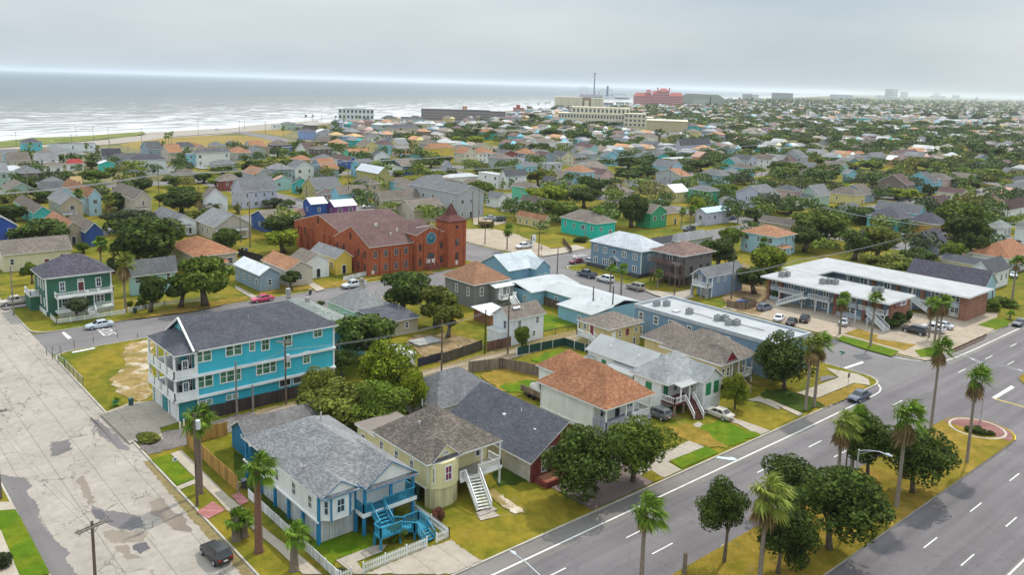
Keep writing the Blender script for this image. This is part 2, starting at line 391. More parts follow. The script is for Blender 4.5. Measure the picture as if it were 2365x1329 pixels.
# ---- coast
COAST = [(-2600, -1900), (-900, -480), P(0, 318), P(150, 311), P(300, 302.5), P(430, 296), P(550, 290.5), P(650, 285), P(1000, 262), P(1280, 247), (1750, 1560), (2700, 2050), (6000, 3640), (20000, 10400), (45000, 22500)]
INL = [(-2600, -1990), (-900, -570), P(0, 346), P(150, 335), P(300, 327), P(430, 318), P(550, 306), P(650, 294), P(1000, 268), P(1280, 250), (1775, 1520), (2730, 2000), (6030, 3580), (20040, 10330), (45000, 22400)]
def far_ground():
 mb = MB(); k = (.45, -.9)
 for (a, b) in zip(INL, INL[1:]):
  A = (a[0] + k[0] * 9000, a[1] + k[1] * 9000); B = (b[0] + k[0] * 9000, b[1] + k[1] * 9000)
  mb.poly([(*A, -.15), (*B, -.15), (*b, -.15), (*a, -.15)])
 struct(mb.build('ground', G['ground']))
 mb = MB()
 for a, b, c, d in zip(INL, INL[1:], COAST[1:], COAST): mb.poly([(*a, -.15), (*b, -.15), (*c, -1.5), (*d, -1.5)])
 struct(mb.build('beach', G['sand']))
far_ground()
def sea():
 n = (-.5, .866); ds = [-8, 0, 15, 35, 60, 90, 130, 180, 240, 320, 420, 560, 800, 1200, 2000, 4000, 8000, 16000, 32000, 60000]
 me = bpy.data.meshes.new('sea'); V = []; UV = []; Fc = []
 for i, c in enumerate(COAST):
  for d in ds: V.append((c[0] + n[0] * d, c[1] + n[1] * d, -1.3)); UV.append(d)
 m = len(ds)
 for i in range(len(COAST) - 1):
  for j in range(m - 1): Fc.append((i * m + j, (i + 1) * m + j, (i + 1) * m + j + 1, i * m + j + 1))
 me.from_pydata(V, [], Fc); uv = me.uv_layers.new(name='shore')
 for l in me.loops: uv.data[l.index].uv = (0, UV[l.vertex_index] / 1000)
 t = NT('sea_water'); u = t.t.nodes.new('ShaderNodeUVMap'); u.uv_map = 'shore'; d = t.math('MULTIPLY', t.xyz(u.outputs[0])[1], 1000.)
 x, y, z = t.xyz(t.pos)
 s = t.math('ADD', t.math('MULTIPLY', x, .8), t.math('MULTIPLY', y, .6))
 o = t.math('ADD', t.math('MULTIPLY', x, -.6), t.math('MULTIPLY', y, .8))
 def fo(ss, so, lo, hi, off, det=5, ro=.62, base=None):
  f = t.noise(1., det, t.comb(t.math('MULTIPLY', s, ss), t.math('ADD', t.math('MULTIPLY', base if base else o, so), off)), ro, .5)
  return t.rng(f, lo, hi)
 # breaking bands: chance of foam falls off with distance from the beach
 near = t.rng(d, 0., 520., -.02, .14)
 f1 = t.noise(1., 5, t.comb(t.math('MULTIPLY', s, .017), t.math('MULTIPLY', d, .075)), .6, .7)
 a1 = t.rng(t.math('SUBTRACT', f1, near), .49, .56)
 f2 = t.noise(1., 4, t.comb(t.math('MULTIPLY', s, .03), t.math('ADD', t.math('MULTIPLY', d, .13), 31.)), .6, .4)
 a2 = t.math('MULTIPLY', t.rng(t.math('SUBTRACT', f2, near), .5, .57), .7)
 far = t.math('MULTIPLY', t.rng(d, 300., 900., .95, 0.), fo(.012, .05, .64, .7, 77.))
 wash = t.math('MULTIPLY', t.rng(d, 0., 45., .9, .0), fo(.03, .06, .35, .6, 7.))
 foam = t.math('MAXIMUM', t.math('MAXIMUM', a1, a2), t.math('MAXIMUM', far, wash))
 foam = t.math('MULTIPLY', foam, t.rng(d, 500., 1100., 1., .0))
 swell = fo(.006, .03, .3, .7, 11., 3)
 wat = t.mix(t.rng(d, 60., 900.), (.2, .185, .165), (.105, .13, .14)); wat = t.mix(t.rng(d, 900., 3500.), wat, (.075, .11, .13))
 wat = t.scale(wat, t.rng(swell, 0., 1., .82, 1.14))
 col = t.mix(foam, wat, (.62, .63, .64))
 t.bump(t.noise(.12, 4, t.mp(t.pos, (1, 1, 1))), 1.2, .5)
 m_ = t.done(col, .45, .35); me.materials.append(m_)
 ob = bpy.data.objects.new('sea', me); C.objects.link(ob); struct(ob)
sea()
# ---- streets and blocks
US = [15.1 + 119 * k for k in range(-3, 14)]         # streets run along v at u .. u+15
VS = [151 + 106 * k for k in range(-4, 6)]           # streets run along u at v .. v+13.2
def coast_v(u):
 for a, b in zip(INL, INL[1:]):
  if a[0] <= u <= b[0]: return a[1] + (b[1] - a[1]) * (u - a[0]) / (b[0] - a[0])
 return 1e9
BL0, BL1 = 20.5, 58.3
def streets():
 for k, v in enumerate(VS):
  if -20 < v < 60: continue
  u0 = -400
  while coast_v(u0) < v + 40: u0 += 20
  sheet('avenue', [(u0, v), (1700, v), (1700, v + 13.2), (u0, v + 13.2)], -.12, G['street'])
 for u in US:
  v1 = min(coast_v(u), 760) - 30
  m = G['streetv']
  if abs(u - 15.1) < 1:
   sheet('cross_street', [(u, 160), (u + 15, 160), (u + 15, 257), (u, 257)], -.116, G['conc_street'])
   sheet('cross_street', [(u, 257), (u + 15, 257), (u + 15, v1), (u, v1)], -.116, m)
   sheet('cross_street', [(u, BL1), (u + 15, BL1), (u + 15, 160), (u, 160)], -.116, G['conc_street'])
  else: sheet('cross_street', [(u, BL1 - 2), (u + 15, BL1 - 2), (u + 15, v1), (u, v1)], -.116, m)
  sheet('cross_street', [(u, -250), (u + 15, -250), (u + 15, BL0), (u, BL0)], -.116, m)
 sheet('boulevard', [(-250, BL0), (2500, BL0), (2500, BL1), (-250, BL1)], -.112, G['blvd'])
 sheet('boulevard_shoulder', [(-250, 55.2), (118, 55.2), (118, BL1), (-250, BL1)], -.108, G['shoulder'])
 sheet('boulevard_shoulder', [(152, 55.2), (2500, 55.2), (2500, BL1), (152, BL1)], -.108, G['shoulder'])
 sheet('boulevard_shoulder', [(-250, BL0), (2500, BL0), (2500, 24.6), (-250, 24.6)], -.108, G['shoulder'])
 sheet('cross_street', PP([(1890, 858), (1985, 872), (2010, 876), (2032, 893), (2035, 905), (2070, 888), (2190, 832), (2150, 837), (2066, 828)]), -.104, G['streetv'])
streets()
def block(u0, v0, u1, v1, m, near=False):
 r = 3.5
 pts = []
 for cx, cy, a0 in ((u0 + r, v0 + r, 180), (u1 - r, v0 + r, 270), (u1 - r, v1 - r, 0), (u0 + r, v1 - r, 90)):
  for k in range(5): a = math.radians(a0 + 22.5 * k); pts.append((cx + r * math.cos(a), cy + r * math.sin(a)))
 mb = MB().poly([(*p, 0.) for p in pts])
 struct(mb.build('lawn', m))
 kb = MB(); n = len(pts); ctr = Vector(((u0 + u1) / 2, (v0 + v1) / 2))
 inn = []
 for p in pts:
  q = Vector(p); d = Vector((1 if q.x < ctr.x else -1, 1 if q.y < ctr.y else -1)) * .2; inn.append(tuple(q + d))
 for i in range(n):
  a, b, c, d = pts[i], pts[(i + 1) % n], inn[(i + 1) % n], inn[i]
  kb.poly([(*a, .03), (*b, .03), (*c, .03), (*d, .03)]); kb.poly([(*a, -.14), (*b, -.14), (*b, .03), (*a, .03)])
 struct(kb.build('kerb', G['kerb']))
for i, u in enumerate(US[:-1]):
 for j, v in enumerate(VS[:-1]):
  u0, u1, v0, v1 = u + 15, u + 119, v + 13.2, v + 106
  if v0 < 0: v1 = min(v1, BL0)
  if v0 < BL1 and v1 > BL1: v0 = BL1
  if v1 > coast_v(u0) - 60 or v1 > 770: continue
  if v1 <= v0 + 5: continue
  block(u0, v0, u1, v1, G['lawn'])
Z = .004
def zs(name, z, m, ox, oy, s, pts, rough=0):
 p = PP(pts, ox, oy, s)
 if rough: p = rough_poly(p, rough)
 return sheet(name, p, z, m)
# alley of the near block
sheet('alley', rough_poly([(30.4, 102.2), (46, 102.5), (46, 107.6), (30.4, 108)], .3), .008, G['gravel'])
sheet('alley', rough_poly([(45, 102.6), (80, 102.4), (105, 104), (133.8, 103.5), (133.8, 108), (104, 109.3), (80, 107.6), (45, 107.6)], .3), .004, G['alley'])
z2 = (0, 930, 3.33); z1 = (0, 560, 3.3217); z3 = (540, 900, 3.0983); z4 = (800, 800, 3.3217); z6 = (1200, 780, 3.3217); z7 = (1765, 780, 3.3217); zm = (1765, 480, 3.3217)
zs('driveway', .008, G['drive'], 0, 0, 1, [(231, 958), (300, 1027), (339, 998), (378, 1018), (369, 990), (414, 976), (375, 925), (300, 932)])
zs('sandy_ground', .008, G['sandlot'], *z1, [(1000, 770), (1180, 745), (1165, 1180), (1050, 1230), (940, 1180), (830, 1060), (950, 960), (930, 860)], .5)
zs('sidewalk', .012, G['walk'], 0, 0, 1, [(394, 1050), (419, 1041), (527, 1148), (556, 1172), (582, 1196), (626, 1235), (690, 1283), (745, 1329), (700, 1329), (640, 1272), (560, 1205), (523, 1180), (501, 1155)])
zs('sidewalk', .008, G['walk'], 0, 0, 1, [(405, 1127), (452, 1108), (456, 1117), (415, 1133)])
zs('brick_pad', .016, G['redbrick'], 0, 0, 1, [(454, 1185), (492, 1160), (521, 1180), (481, 1201)])
zs('brick_pad', .016, G['redbrick'], 0, 0, 1, [(534, 1147), (553, 1139), (576, 1160), (555, 1170)])
zs('lawn_patch', .004, G['green'], 0, 0, 1, [(349, 1064), (390, 1050), (452, 1107), (410, 1123)])
zs('lawn_patch', .004, G['dkgreen'], *z3, [(0, 440), (90, 500), (200, 720), (600, 1130), (640, 1110), (960, 1000), (1060, 1100), (730, 1230), (700, 1300), (520, 1160), (200, 850), (0, 610)])
zs('lawn_patch', .008, G['green'], *z3, [(480, 1140), (730, 1010), (960, 1040), (1010, 1130), (720, 1230), (690, 1290)], .2)
zs('sidewalk', .016, G['drive'], *z3, [(730, 1230), (1000, 1125), (1100, 1115), (1060, 1170), (880, 1240), (945, 1329), (860, 1329)])
zs('driveway', .008, G['drive'], *z3, [(935, 1329), (1378, 1136), (1562, 1086), (1640, 1150), (1780, 1232), (1560, 1329)], .12)
zs('worn_track', .008, G['sandlot'], *z4, [(1060, 1080), (1160, 1120), (1390, 1290), (1290, 1290), (1090, 1160)], .25)
zs('dark_lawn', .004, G['dkgreen'], *z4, [(1110, 900), (1180, 890), (1400, 1040), (1300, 1060), (1170, 1080)], .3)
zs('concrete_pad', .012, G['drive'], *z4, [(1000, 1300), (1110, 1258), (1180, 1310), (1030, 1345)])
sheet('paved_yard', [(64.3, 58.7), (76.6, 58.7), (76.6, 66.8), (64.3, 66.8)], .008, G['pave'])
zs('driveway', .012, G['drive'], *z6, [(885, 1030), (1010, 900), (1190, 850), (1300, 795), (1420, 845), (1200, 935), (1140, 960), (1243, 1022), (1110, 1082), (1000, 1030), (930, 1062)])
zs('lawn_patch', .016, G['green'], *z6, [(1150, 950), (1430, 840), (1530, 890), (1245, 1010)])
zs('lawn_patch', .016, G['lawn'], *z6, [(925, 1065), (1010, 1022), (1105, 1085), (1030, 1118)])
zs('driveway', .008, G['drive'], *z6, [(1560, 600), (1730, 650), (1925, 720), (1835, 758), (1680, 670), (1540, 630)])
zs('garden_path', .008, G['drive'], *z6, [(1290, 690), (1375, 650), (1470, 708), (1430, 722)])
zs('garden_path', .008, G['drive'], *z6, [(1745, 485), (1840, 455), (1993, 540), (1993, 560), (1850, 500)])
zs('lawn_patch', .006, G['green'], *z6, [(1340, 700), (1560, 640), (1840, 750), (1580, 850), (1400, 800)], .4)
zs('lawn_patch', .006, G['dry'], *z6, [(1130, 690), (1330, 670), (1430, 730), (1600, 850), (1400, 840), (1200, 760)], .5)
zs('corner_sidewalk', .016, G['walk'], *z7, [(470, 235), (640, 270), (720, 285), (800, 325), (812, 372), (690, 352), (400, 472), (250, 430), (430, 365), (575, 310)])
zs('asphalt_pad', .020, G['patch'], *z7, [(430, 345), (430, 305), (500, 295), (562, 308)])
zs('sidewalk', .012, G['walk'], *z7, [(0, 480), (30, 475), (300, 590), (270, 610)])
zs('lawn_patch', .008, G['dry'], *z7, [(400, 480), (700, 352), (790, 380), (640, 470), (460, 540), (380, 540)], .2)
zs('lawn_patch', .008, G['dkgreen'], *z7, [(0, 400), (140, 400), (400, 480), (460, 530), (300, 580), (0, 450)], .4)
sheet('parking_lot', rough_poly([(150, 58.6), (182, 58.6), (197, 63.2), (197, 64.2), (176, 78), (164, 102), (150, 102)], .1), .008, G['lot'])
zs('grass_strip', .014, G['green'], *zm, [(555, 1015), (600, 985), (830, 1045), (1037, 1106), (978, 1146), (760, 1085)])
zs('grass_strip', .014, G['dry'], *zm, [(610, 970), (720, 932), (880, 985), (855, 1007), (1165, 1056), (1075, 1100), (850, 1040)])
zs('grass_strip', .014, G['green'], *zm, [(1635, 905), (1770, 850), (1878, 857), (1872, 908), (1785, 938)])
zs('grass_strip', .014, G['green'], *zm, [(1150, 1100), (1300, 1070), (1390, 1095), (1300, 1150), (1200, 1150)])
zs('back_lot', .012, G['dirt'], *zm, [(-160, 420), (0, 520), (20, 700), (-30, 830), (-200, 800), (-330, 700)], .3)
zs('back_yard', .006, G['dirt'], 900, 560, 3.3217, [(120, 780), (200, 720), (420, 700), (700, 760), (700, 830), (410, 935), (240, 870)], .4)
zs('back_yard', .006, G['dry'], 900, 560, 3.3217, [(690, 1020), (850, 970), (1020, 980), (1180, 1060), (1170, 1160), (850, 1150)], .4)
zs('back_yard', .008, G['green'], 900, 560, 3.3217, [(850, 1100), (1000, 1060), (1175, 1070), (1170, 1160), (900, 1160)], .5)
zs('back_yard', .006, G['green'], 900, 560, 3.3217, [(1140, 560), (1250, 560), (1430, 640), (1150, 690)], .3)
zs('back_yard', .006, G['green'], 900, 560, 3.3217, [(1080, 900), (1250, 830), (1400, 840), (1300, 900), (1180, 950)], .3)
zs('church_parking_lot', .008, G['lot'], 1000, 380, 3.942, [(245, 690), (300, 590), (560, 590), (760, 640), (1070, 720), (1065, 770), (1260, 760), (1310, 740), (1390, 770), (1090, 820), (960, 840), (600, 780)])
zs('church_parking_lot', .008, G['lot'], 1000, 380, 3.942, [(360, 480), (450, 480), (680, 530), (560, 560), (370, 550)])
zs('lawn_patch', .006, G['lawn'], 1000, 380, 3.942, [(760, 560), (1060, 600), (1380, 680), (1330, 740), (1070, 765), (800, 660)])
zs('concrete_apron', .012, G['walk'], 1000, 380, 3.942, [(960, 800), (1300, 735), (1390, 760), (1200, 810), (1000, 840)])
zs('driveway', .008, G['drive'], 1300, 460, 3.3217, [(620, 700), (850, 720), (1000, 690), (1000, 760), (850, 790), (680, 730)])
zs('driveway', .008, G['drive'], 0, 560, 3.3217, [(1800, 330), (1993, 430), (1960, 450), (1810, 360)])
zs('driveway', .008, G['patch'], 0, 560, 3.3217, [(0, 490), (230, 470), (260, 490), (30, 520)])
zs('sidewalk', .008, G['walk'], 600, 440, 3.3217, [(340, 700), (380, 690), (500, 760), (440, 780)])
zs('dry_verge', .006, G['dry'], 600, 440, 3.3217, [(0, 800), (400, 760), (660, 740), (900, 680), (1330, 640), (1330, 615), (800, 680), (400, 730), (0, 740)], .3)
zs('dry_verge', .006, G['dry'], 0, 560, 3.3217, [(860, 610), (1600, 460), (1900, 410), (1900, 440), (1500, 530), (900, 610)], .3)
# concrete street patches
zs('asphalt_strip', -.110, G['patch'], 0, 0, 1, [(-40, 1090), (55, 1103), (75, 1120), (60, 1135), (88, 1165), (90, 1195), (115, 1232), (160, 1275), (150, 1290), (185, 1335), (118, 1335), (36, 1182), (22, 1150)], .12)
for q in ([(208, 1165), (228, 1172), (262, 1180), (318, 1190), (336, 1214), (300, 1226), (262, 1213), (238, 1208), (222, 1196)], [(115, 1022), (160, 1015), (166, 1038), (140, 1050), (120, 1054)], [(205, 962), (240, 980), (285, 1020), (300, 1038), (272, 1036), (230, 1002)]):
 zs('asphalt_patch', -.110, G['patch'], 0, 0, 1, q, .22)
zs('asphalt_patch', -.106, G['dkpatch'], 0, 0, 1, [(213, 1175), (235, 1178), (252, 1192), (262, 1206), (240, 1206), (222, 1196)], .15)
zs('asphalt_patch', -.106, G['dkpatch'], 0, 0, 1, [(306, 1258), (338, 1250), (348, 1266), (325, 1278), (308, 1270)], .1)
zs('worn_patch', -.110, G['brpatch'], 0, 0, 1, [(238, 1226), (262, 1220), (300, 1230), (332, 1222), (334, 1250), (300, 1252), (262, 1250), (245, 1240)], .25)
zs('worn_patch', -.110, G['brpatch'], 0, 0, 1, [(268, 1262), (300, 1258), (305, 1278), (325, 1290), (300, 1292), (280, 1278)], .25)
zs('worn_patch', -.110, G['brpatch'], 0, 0, 1, [(345, 1160), (372, 1150), (395, 1175), (430, 1200), (440, 1230), (405, 1222), (380, 1200), (350, 1190)], .3)
zs('worn_patch', -.110, G['brpatch'], 0, 0, 1, [(175, 1105), (190, 1095), (206, 1130), (222, 1160), (208, 1165), (190, 1135)], .2)
sheet('gravel_verge', rough_poly([(29.2, 64), (30.1, 64), (30.1, 101), (29.4, 101), (29.0, 80)], .15), -.108, G['alley'])
# left-hand verge
zs('lawn_patch', .004, G['green'], 0, 0, 1, [(-60, 1185), (36, 1180), (48, 1200), (116, 1329), (50, 1340), (-10, 1230)])
zs('sidewalk', .008, G['walk'], 0, 0, 1, [(-30, 1228), (2, 1228), (50, 1345), (-30, 1345)])
zs('sidewalk', .012, G['walk'], 0, 0, 1, [(-60, 1165), (28, 1162), (36, 1180), (-60, 1186)])
# ---- painted markings
def marks():
 mb = MB(); z = -.100
 ribbon(mb, [(-120, 56.15), (40, 56.15), (104, 56.15)] + PP([(1990, 927.5), (2017, 914.5), (2031, 906), (2034.5, 898), (2029, 889), (2012, 877), (1992, 869.5)], z=-.1), .22, z)
 ribbon(mb, PP([(2069, 826.5), (2110, 833), (2150, 837), (2180, 834.5), (2204.8, 827.3)], z=-.1) + [(166, 56.15), (300, 56.15), (1500, 56.15)], .22, z)
 ribbon(mb, [(-120, 24.3), (126, 24.3)], .2, z); ribbon(mb, [(154, 24.3), (1500, 24.3)], .2, z)
 for v, s in ((52.6, 87.5), (48.9, 62.87), (31.85, 86.4), (28.0, 86.03)):
  for k in range(-14, 60):
   u = s + 12.2 * k
   if 128 < u < 148: continue
   mb.box(u, v - .075, z - .003, u + 3.3, v + .075, z, skip='b')
 b = PP([(1946, 855), (1951, 849), (1992, 835), (1995, 839)], z=-.1); mb.poly([(*p, z + .004) for p in (b if area(b) > 0 else b[::-1])])
 b = PP([(2290, 919), (2300, 922), (2343, 896), (2336, 891)], z=-.1); mb.poly([(*p, z + .004) for p in (b if area(b) > 0 else b[::-1])])
 b = PP([(142, 769), (148, 767), (166, 781), (157, 784)], z=-.1); mb.poly([(*p, z + .004) for p in (b if area(b) > 0 else b[::-1])])
 b = PP([(1205, 589), (1212, 587), (1240, 592), (1236, 597)], z=-.1); mb.poly([(*p, z + .004) for p in (b if area(b) > 0 else b[::-1])])
 o = mb.build('road_markings', G['mark']); struct(o)
 mb = MB(); ribbon(mb, [(140.2, 44.0), (140.2, 40.4), (140.2, 36.5)], .25, z); struct(mb.build('yellow_lines', G['yellow']))
 # STOP lettering worn on the avenue
 cu = bpy.data.curves.new('road_lettering', 'FONT'); cu.body = 'STOP'; cu.size = 2.6; cu.extrude = 0.001; cu.align_x = 'CENTER'
 o = bpy.data.objects.new('road_lettering', cu); C.objects.link(o); o.location = (*P(262, 764, -.1), -.098); o.rotation_euler = (0, 0, math.radians(90)); o.scale = (.8, 1.3, 1)
 cu.materials.append(G['mark']); o = tomesh(o); struct(o)
 o = o.copy(); C.objects.link(o); o.location = (*P(1330, 589, -.1), -.098); o.rotation_euler = (0, 0, math.radians(180))
marks()
# ---- median
def median():
 def nose(u0, sgn, v0=35.8, v1=45.1):
  c = (v0 + v1) / 2; r = (v1 - v0) / 2
  return [(u0 + sgn * 5.2 * math.sin(math.radians(a)), c - r * math.cos(math.radians(a))) for a in range(0, 181, 12)]
 for ua, ub, na, nb in ((-150, 123.6, 0, 1), (155.5, 900, 1, 0)):
  pts = ([(ua, 35.8)] if not na else []) + (nose(ub, 1) if nb else [(ub, 35.8), (ub, 45.1)]) + ([(ua, 45.1)] if not na else nose(ua, -1)[::-1])
  sheet('median_grass', pts, .02, G['median'])
  kb = MB(); n = len(pts); inn = []
  ctr = Vector(((ua + ub) / 2, 40.45))
  for p in pts: inn.append((p[0] - (.18 if p[0] > ub - 1 else (-.18 if p[0] < ua + 1 else 0)), p[1] + (.2 if p[1] < 40.45 else -.2)))
  for i in range(n):
   a, b, c, d = pts[i], pts[(i + 1) % n], inn[(i + 1) % n], inn[i]
   kb.poly([(*a, .05), (*b, .05), (*c, .05), (*d, .05)]); kb.poly([(*a, -.14), (*b, -.14), (*b, .05), (*a, .05)])
  struct(kb.build('kerb', G['kerb']))
 n1 = nose(123.6, 1); n1 = [(a - .25, 40.45 + (b - 40.45) * .95) for a, b in n1]
 sheet('brick_paving', n1 + [(123.4, 44.6), (123.4, 36.3)], .028, M('brick', (.2, .085, .075), (.27, .13, .11), w=.35, h=.35))
 yb = MB(); ribbon(yb, [(a + .1, 40.45 + (b - 40.45) * 1.0) for a, b in nose(123.6, 1)[1:7]], .24, .058); struct(yb.build('yellow_kerb_paint', G['yellow']))
 c = P(2257, 992);
 sheet('planting_bed', [(c[0] + 3.35 * math.cos(a * math.pi / 16), c[1] + 3.35 * math.sin(a * math.pi / 16)) for a in range(32)], .04, M('stain', (.2, .15, .13)))
 kb = MB(); ring = [(c[0] + 3.4 * math.cos(a * math.pi / 16), c[1] + 3.4 * math.sin(a * math.pi / 16)) for a in range(33)]
 for a, b in zip(ring, ring[1:]):
  a2, b2 = [(c[0] + (p[0] - c[0]) * 1.09, c[1] + (p[1] - c[1]) * 1.09) for p in (a, b)]
  kb.poly([(*a, .16), (*a2, .16), (*b2, .16), (*b, .16)]); kb.poly([(*a2, 0.), (*b2, 0.), (*b2, .16), (*a2, .16)]); kb.poly([(*b, 0.), (*a, 0.), (*a, .16), (*b, .16)])
 o = kb.build('planter_ring', G['kerb']); tag(o, 'low round concrete ring around the planting bed at the median tip', 'kerb ring')
 kb = MB(); kb.box(123.3, 36.0, 0, 123.5, c[1] - 3.5, .06); kb.box(123.3, c[1] + 3.5, 0, 123.5, 44.9, .06); struct(kb.build('kerb', G['kerb']))
median()
# ---- beach front
tb = (0, 140, 3.942); tc = (500, 140, 3.942)
zs('dune_grass', -.10, G['dune'], *tb, [(-200, 790), (-200, 735), (0, 735), (300, 700), (700, 688), (1100, 660), (1300, 645), (1330, 660), (1200, 690), (870, 720), (600, 745), (380, 760), (0, 790)])
zs('beach_road', -.096, G['conc_street'], *tb, [(820, 740), (1000, 712), (1300, 680), (1560, 660), (2000, 625), (2365, 580), (2900, 540), (2900, 600), (2300, 640), (1600, 690), (1300, 730), (1100, 750), (880, 770)])
zs('grass_field', -.100, G['field'], *tb, [(1080, 765), (1350, 715), (1800, 685), (2250, 680), (2480, 725), (2460, 780), (2000, 790), (1700, 800), (1320, 825)])
zs('grass_field', -.100, G['field'], *tc, [(240, 640), (440, 600), (560, 605), (690, 640), (600, 690), (480, 670)])
zs('beach_road', -.092, G['street'], *tc, [(120, 650), (250, 645), (560, 690), (700, 730), (800, 760), (640, 770), (420, 705), (200, 660)])
# ================================================================ building kit
_WM = {}
def win_mesh(w, h, fm, gm, style):
 """window facing -Y, origin bottom centre; returns (frame mesh, pane mesh)"""
 k = (round(w, 2), round(h, 2), fm.name, gm.name, style)
 if k in _WM: return _WM[k]
 mb = MB(); t = .14; d = .07; hw = w / 2
 if style == 'arch':
  n = 8; o = [(-hw, 0)] + [(-hw * math.cos(math.pi * j / n), h - hw + hw * math.sin(math.pi * j / n)) for j in range(n + 1)] + [(hw, 0)]
  s = .82; i_ = [(x * s, t if z == 0 else (h - hw) + (z - (h - hw)) * s if z > h - hw else z) for x, z in o]
  for q in range(len(o)):
   a, b, c, e = o[q], o[(q + 1) % len(o)], i_[(q + 1) % len(o)], i_[q]
   mb.poly([(a[0], -d, a[1]), (e[0], -d, e[1]), (c[0], -d, c[1]), (b[0], -d, b[1])]); mb.poly([(a[0], 0, a[1]), (a[0], -d, a[1]), (b[0], -d, b[1]), (b[0], 0, b[1])])
  mb.box(-.03, -d + .01, t, .03, 0, h - .1); mb.box(-hw * .8, -d + .01, (h - hw) - .03, hw * .8, 0, (h - hw) + .03); mb.box(-hw * .8, -d + .01, h * .38, hw * .8, 0, h * .38 + .05)
  pm = MB().poly([(x, -.02, z) for x, z in i_]).mesh('pane', gm)
 elif style == 'round':
  n = 20; R = hw
  for q in range(n):
   a, b = 2 * math.pi * q / n, 2 * math.pi * (q + 1) / n
   for r0, r1, dd in ((R, R * .82, d),):
    mb.poly([(r0 * math.cos(a), -dd, R + r0 * math.sin(a)), (r0 * math.cos(b), -dd, R + r0 * math.sin(b)), (r1 * math.cos(b), -dd, R + r1 * math.sin(b)), (r1 * math.cos(a), -dd, R + r1 * math.sin(a))])
    mb.poly([(r0 * math.cos(a), 0, R + r0 * math.sin(a)), (r0 * math.cos(b), 0, R + r0 * math.sin(b)), (r0 * math.cos(b), -dd, R + r0 * math.sin(b)), (r0 * math.cos(a), -dd, R + r0 * math.sin(a))])
  if w > 1.6:
   for q in range(4): a = math.pi * q / 4; mb.bar((R * .85 * math.cos(a), -.04, R + R * .85 * math.sin(a)), (-R * .85 * math.cos(a), -.04, R - R * .85 * math.sin(a)), .1)
  pm = MB().poly([(R * .85 * math.cos(2 * math.pi * q / n), -.02, R + R * .85 * math.sin(2 * math.pi * q / n)) for q in range(n)]).mesh('pane', gm)
 else:
  mb.box(-hw, -d, 0, -hw + t, 0, h).box(hw - t, -d, 0, hw, 0, h).box(-hw + t, -d, 0, hw - t, 0, t).box(-hw + t, -d, h - t, hw - t, 0, h)
  if style in ('dh', 'pair', 'triple'): mb.box(-hw + t, -d + .02, h * .5 - .035, hw - t, 0, h * .5 + .035)
  if style == 'pair': mb.box(-.1, -d, t, .1, 0, h - t)
  if style == 'triple': mb.box(-hw * .42, -d, t, -hw * .42 + .16, 0, h - t).box(hw * .42 - .16, -d, t, hw * .42, 0, h - t)
  if style == 'grid':
   for q in (-.33, 0, .33): mb.box(q * w - .02, -d + .02, t, q * w + .02, 0, h - t)
   for q in (.33, .66): mb.box(-hw + t, -d + .025, q * h - .02, hw - t, 0, q * h + .02)
  if style == 'dh' and w > .8: mb.box(-.02, -d + .03, t, .02, 0, h - t)
  pm = MB().poly([(-hw + .05, -.025, .05), (hw - .05, -.025, .05), (hw - .05, -.025, h - .05), (-hw + .05, -.025, h - .05)]).mesh('pane', gm)
 _WM[k] = (mb.mesh('window', fm), pm); return _WM[k]
_W1 = {}
def win1_mesh(w, h, fm, gm):
 k = (round(w, 2), round(h, 2), fm.name, gm.name)
 if k not in _W1:
  mb = MB(); t = .1; hw = w / 2
  mb.box(-hw, -.06, 0, -hw + t, 0, h).box(hw - t, -.06, 0, hw, 0, h).box(-hw + t, -.06, 0, hw - t, 0, t).box(-hw + t, -.06, h - t, hw - t, 0, h).box(-hw + t, -.05, h / 2 - .04, hw - t, 0, h / 2 + .04)
  mb.poly([(-hw + .05, -.025, .05), (hw - .05, -.025, .05), (hw - .05, -.025, h - .05), (-hw + .05, -.025, h - .05)], 1)
  _W1[k] = mb.mesh('window', [fm, gm])
 return _W1[k]

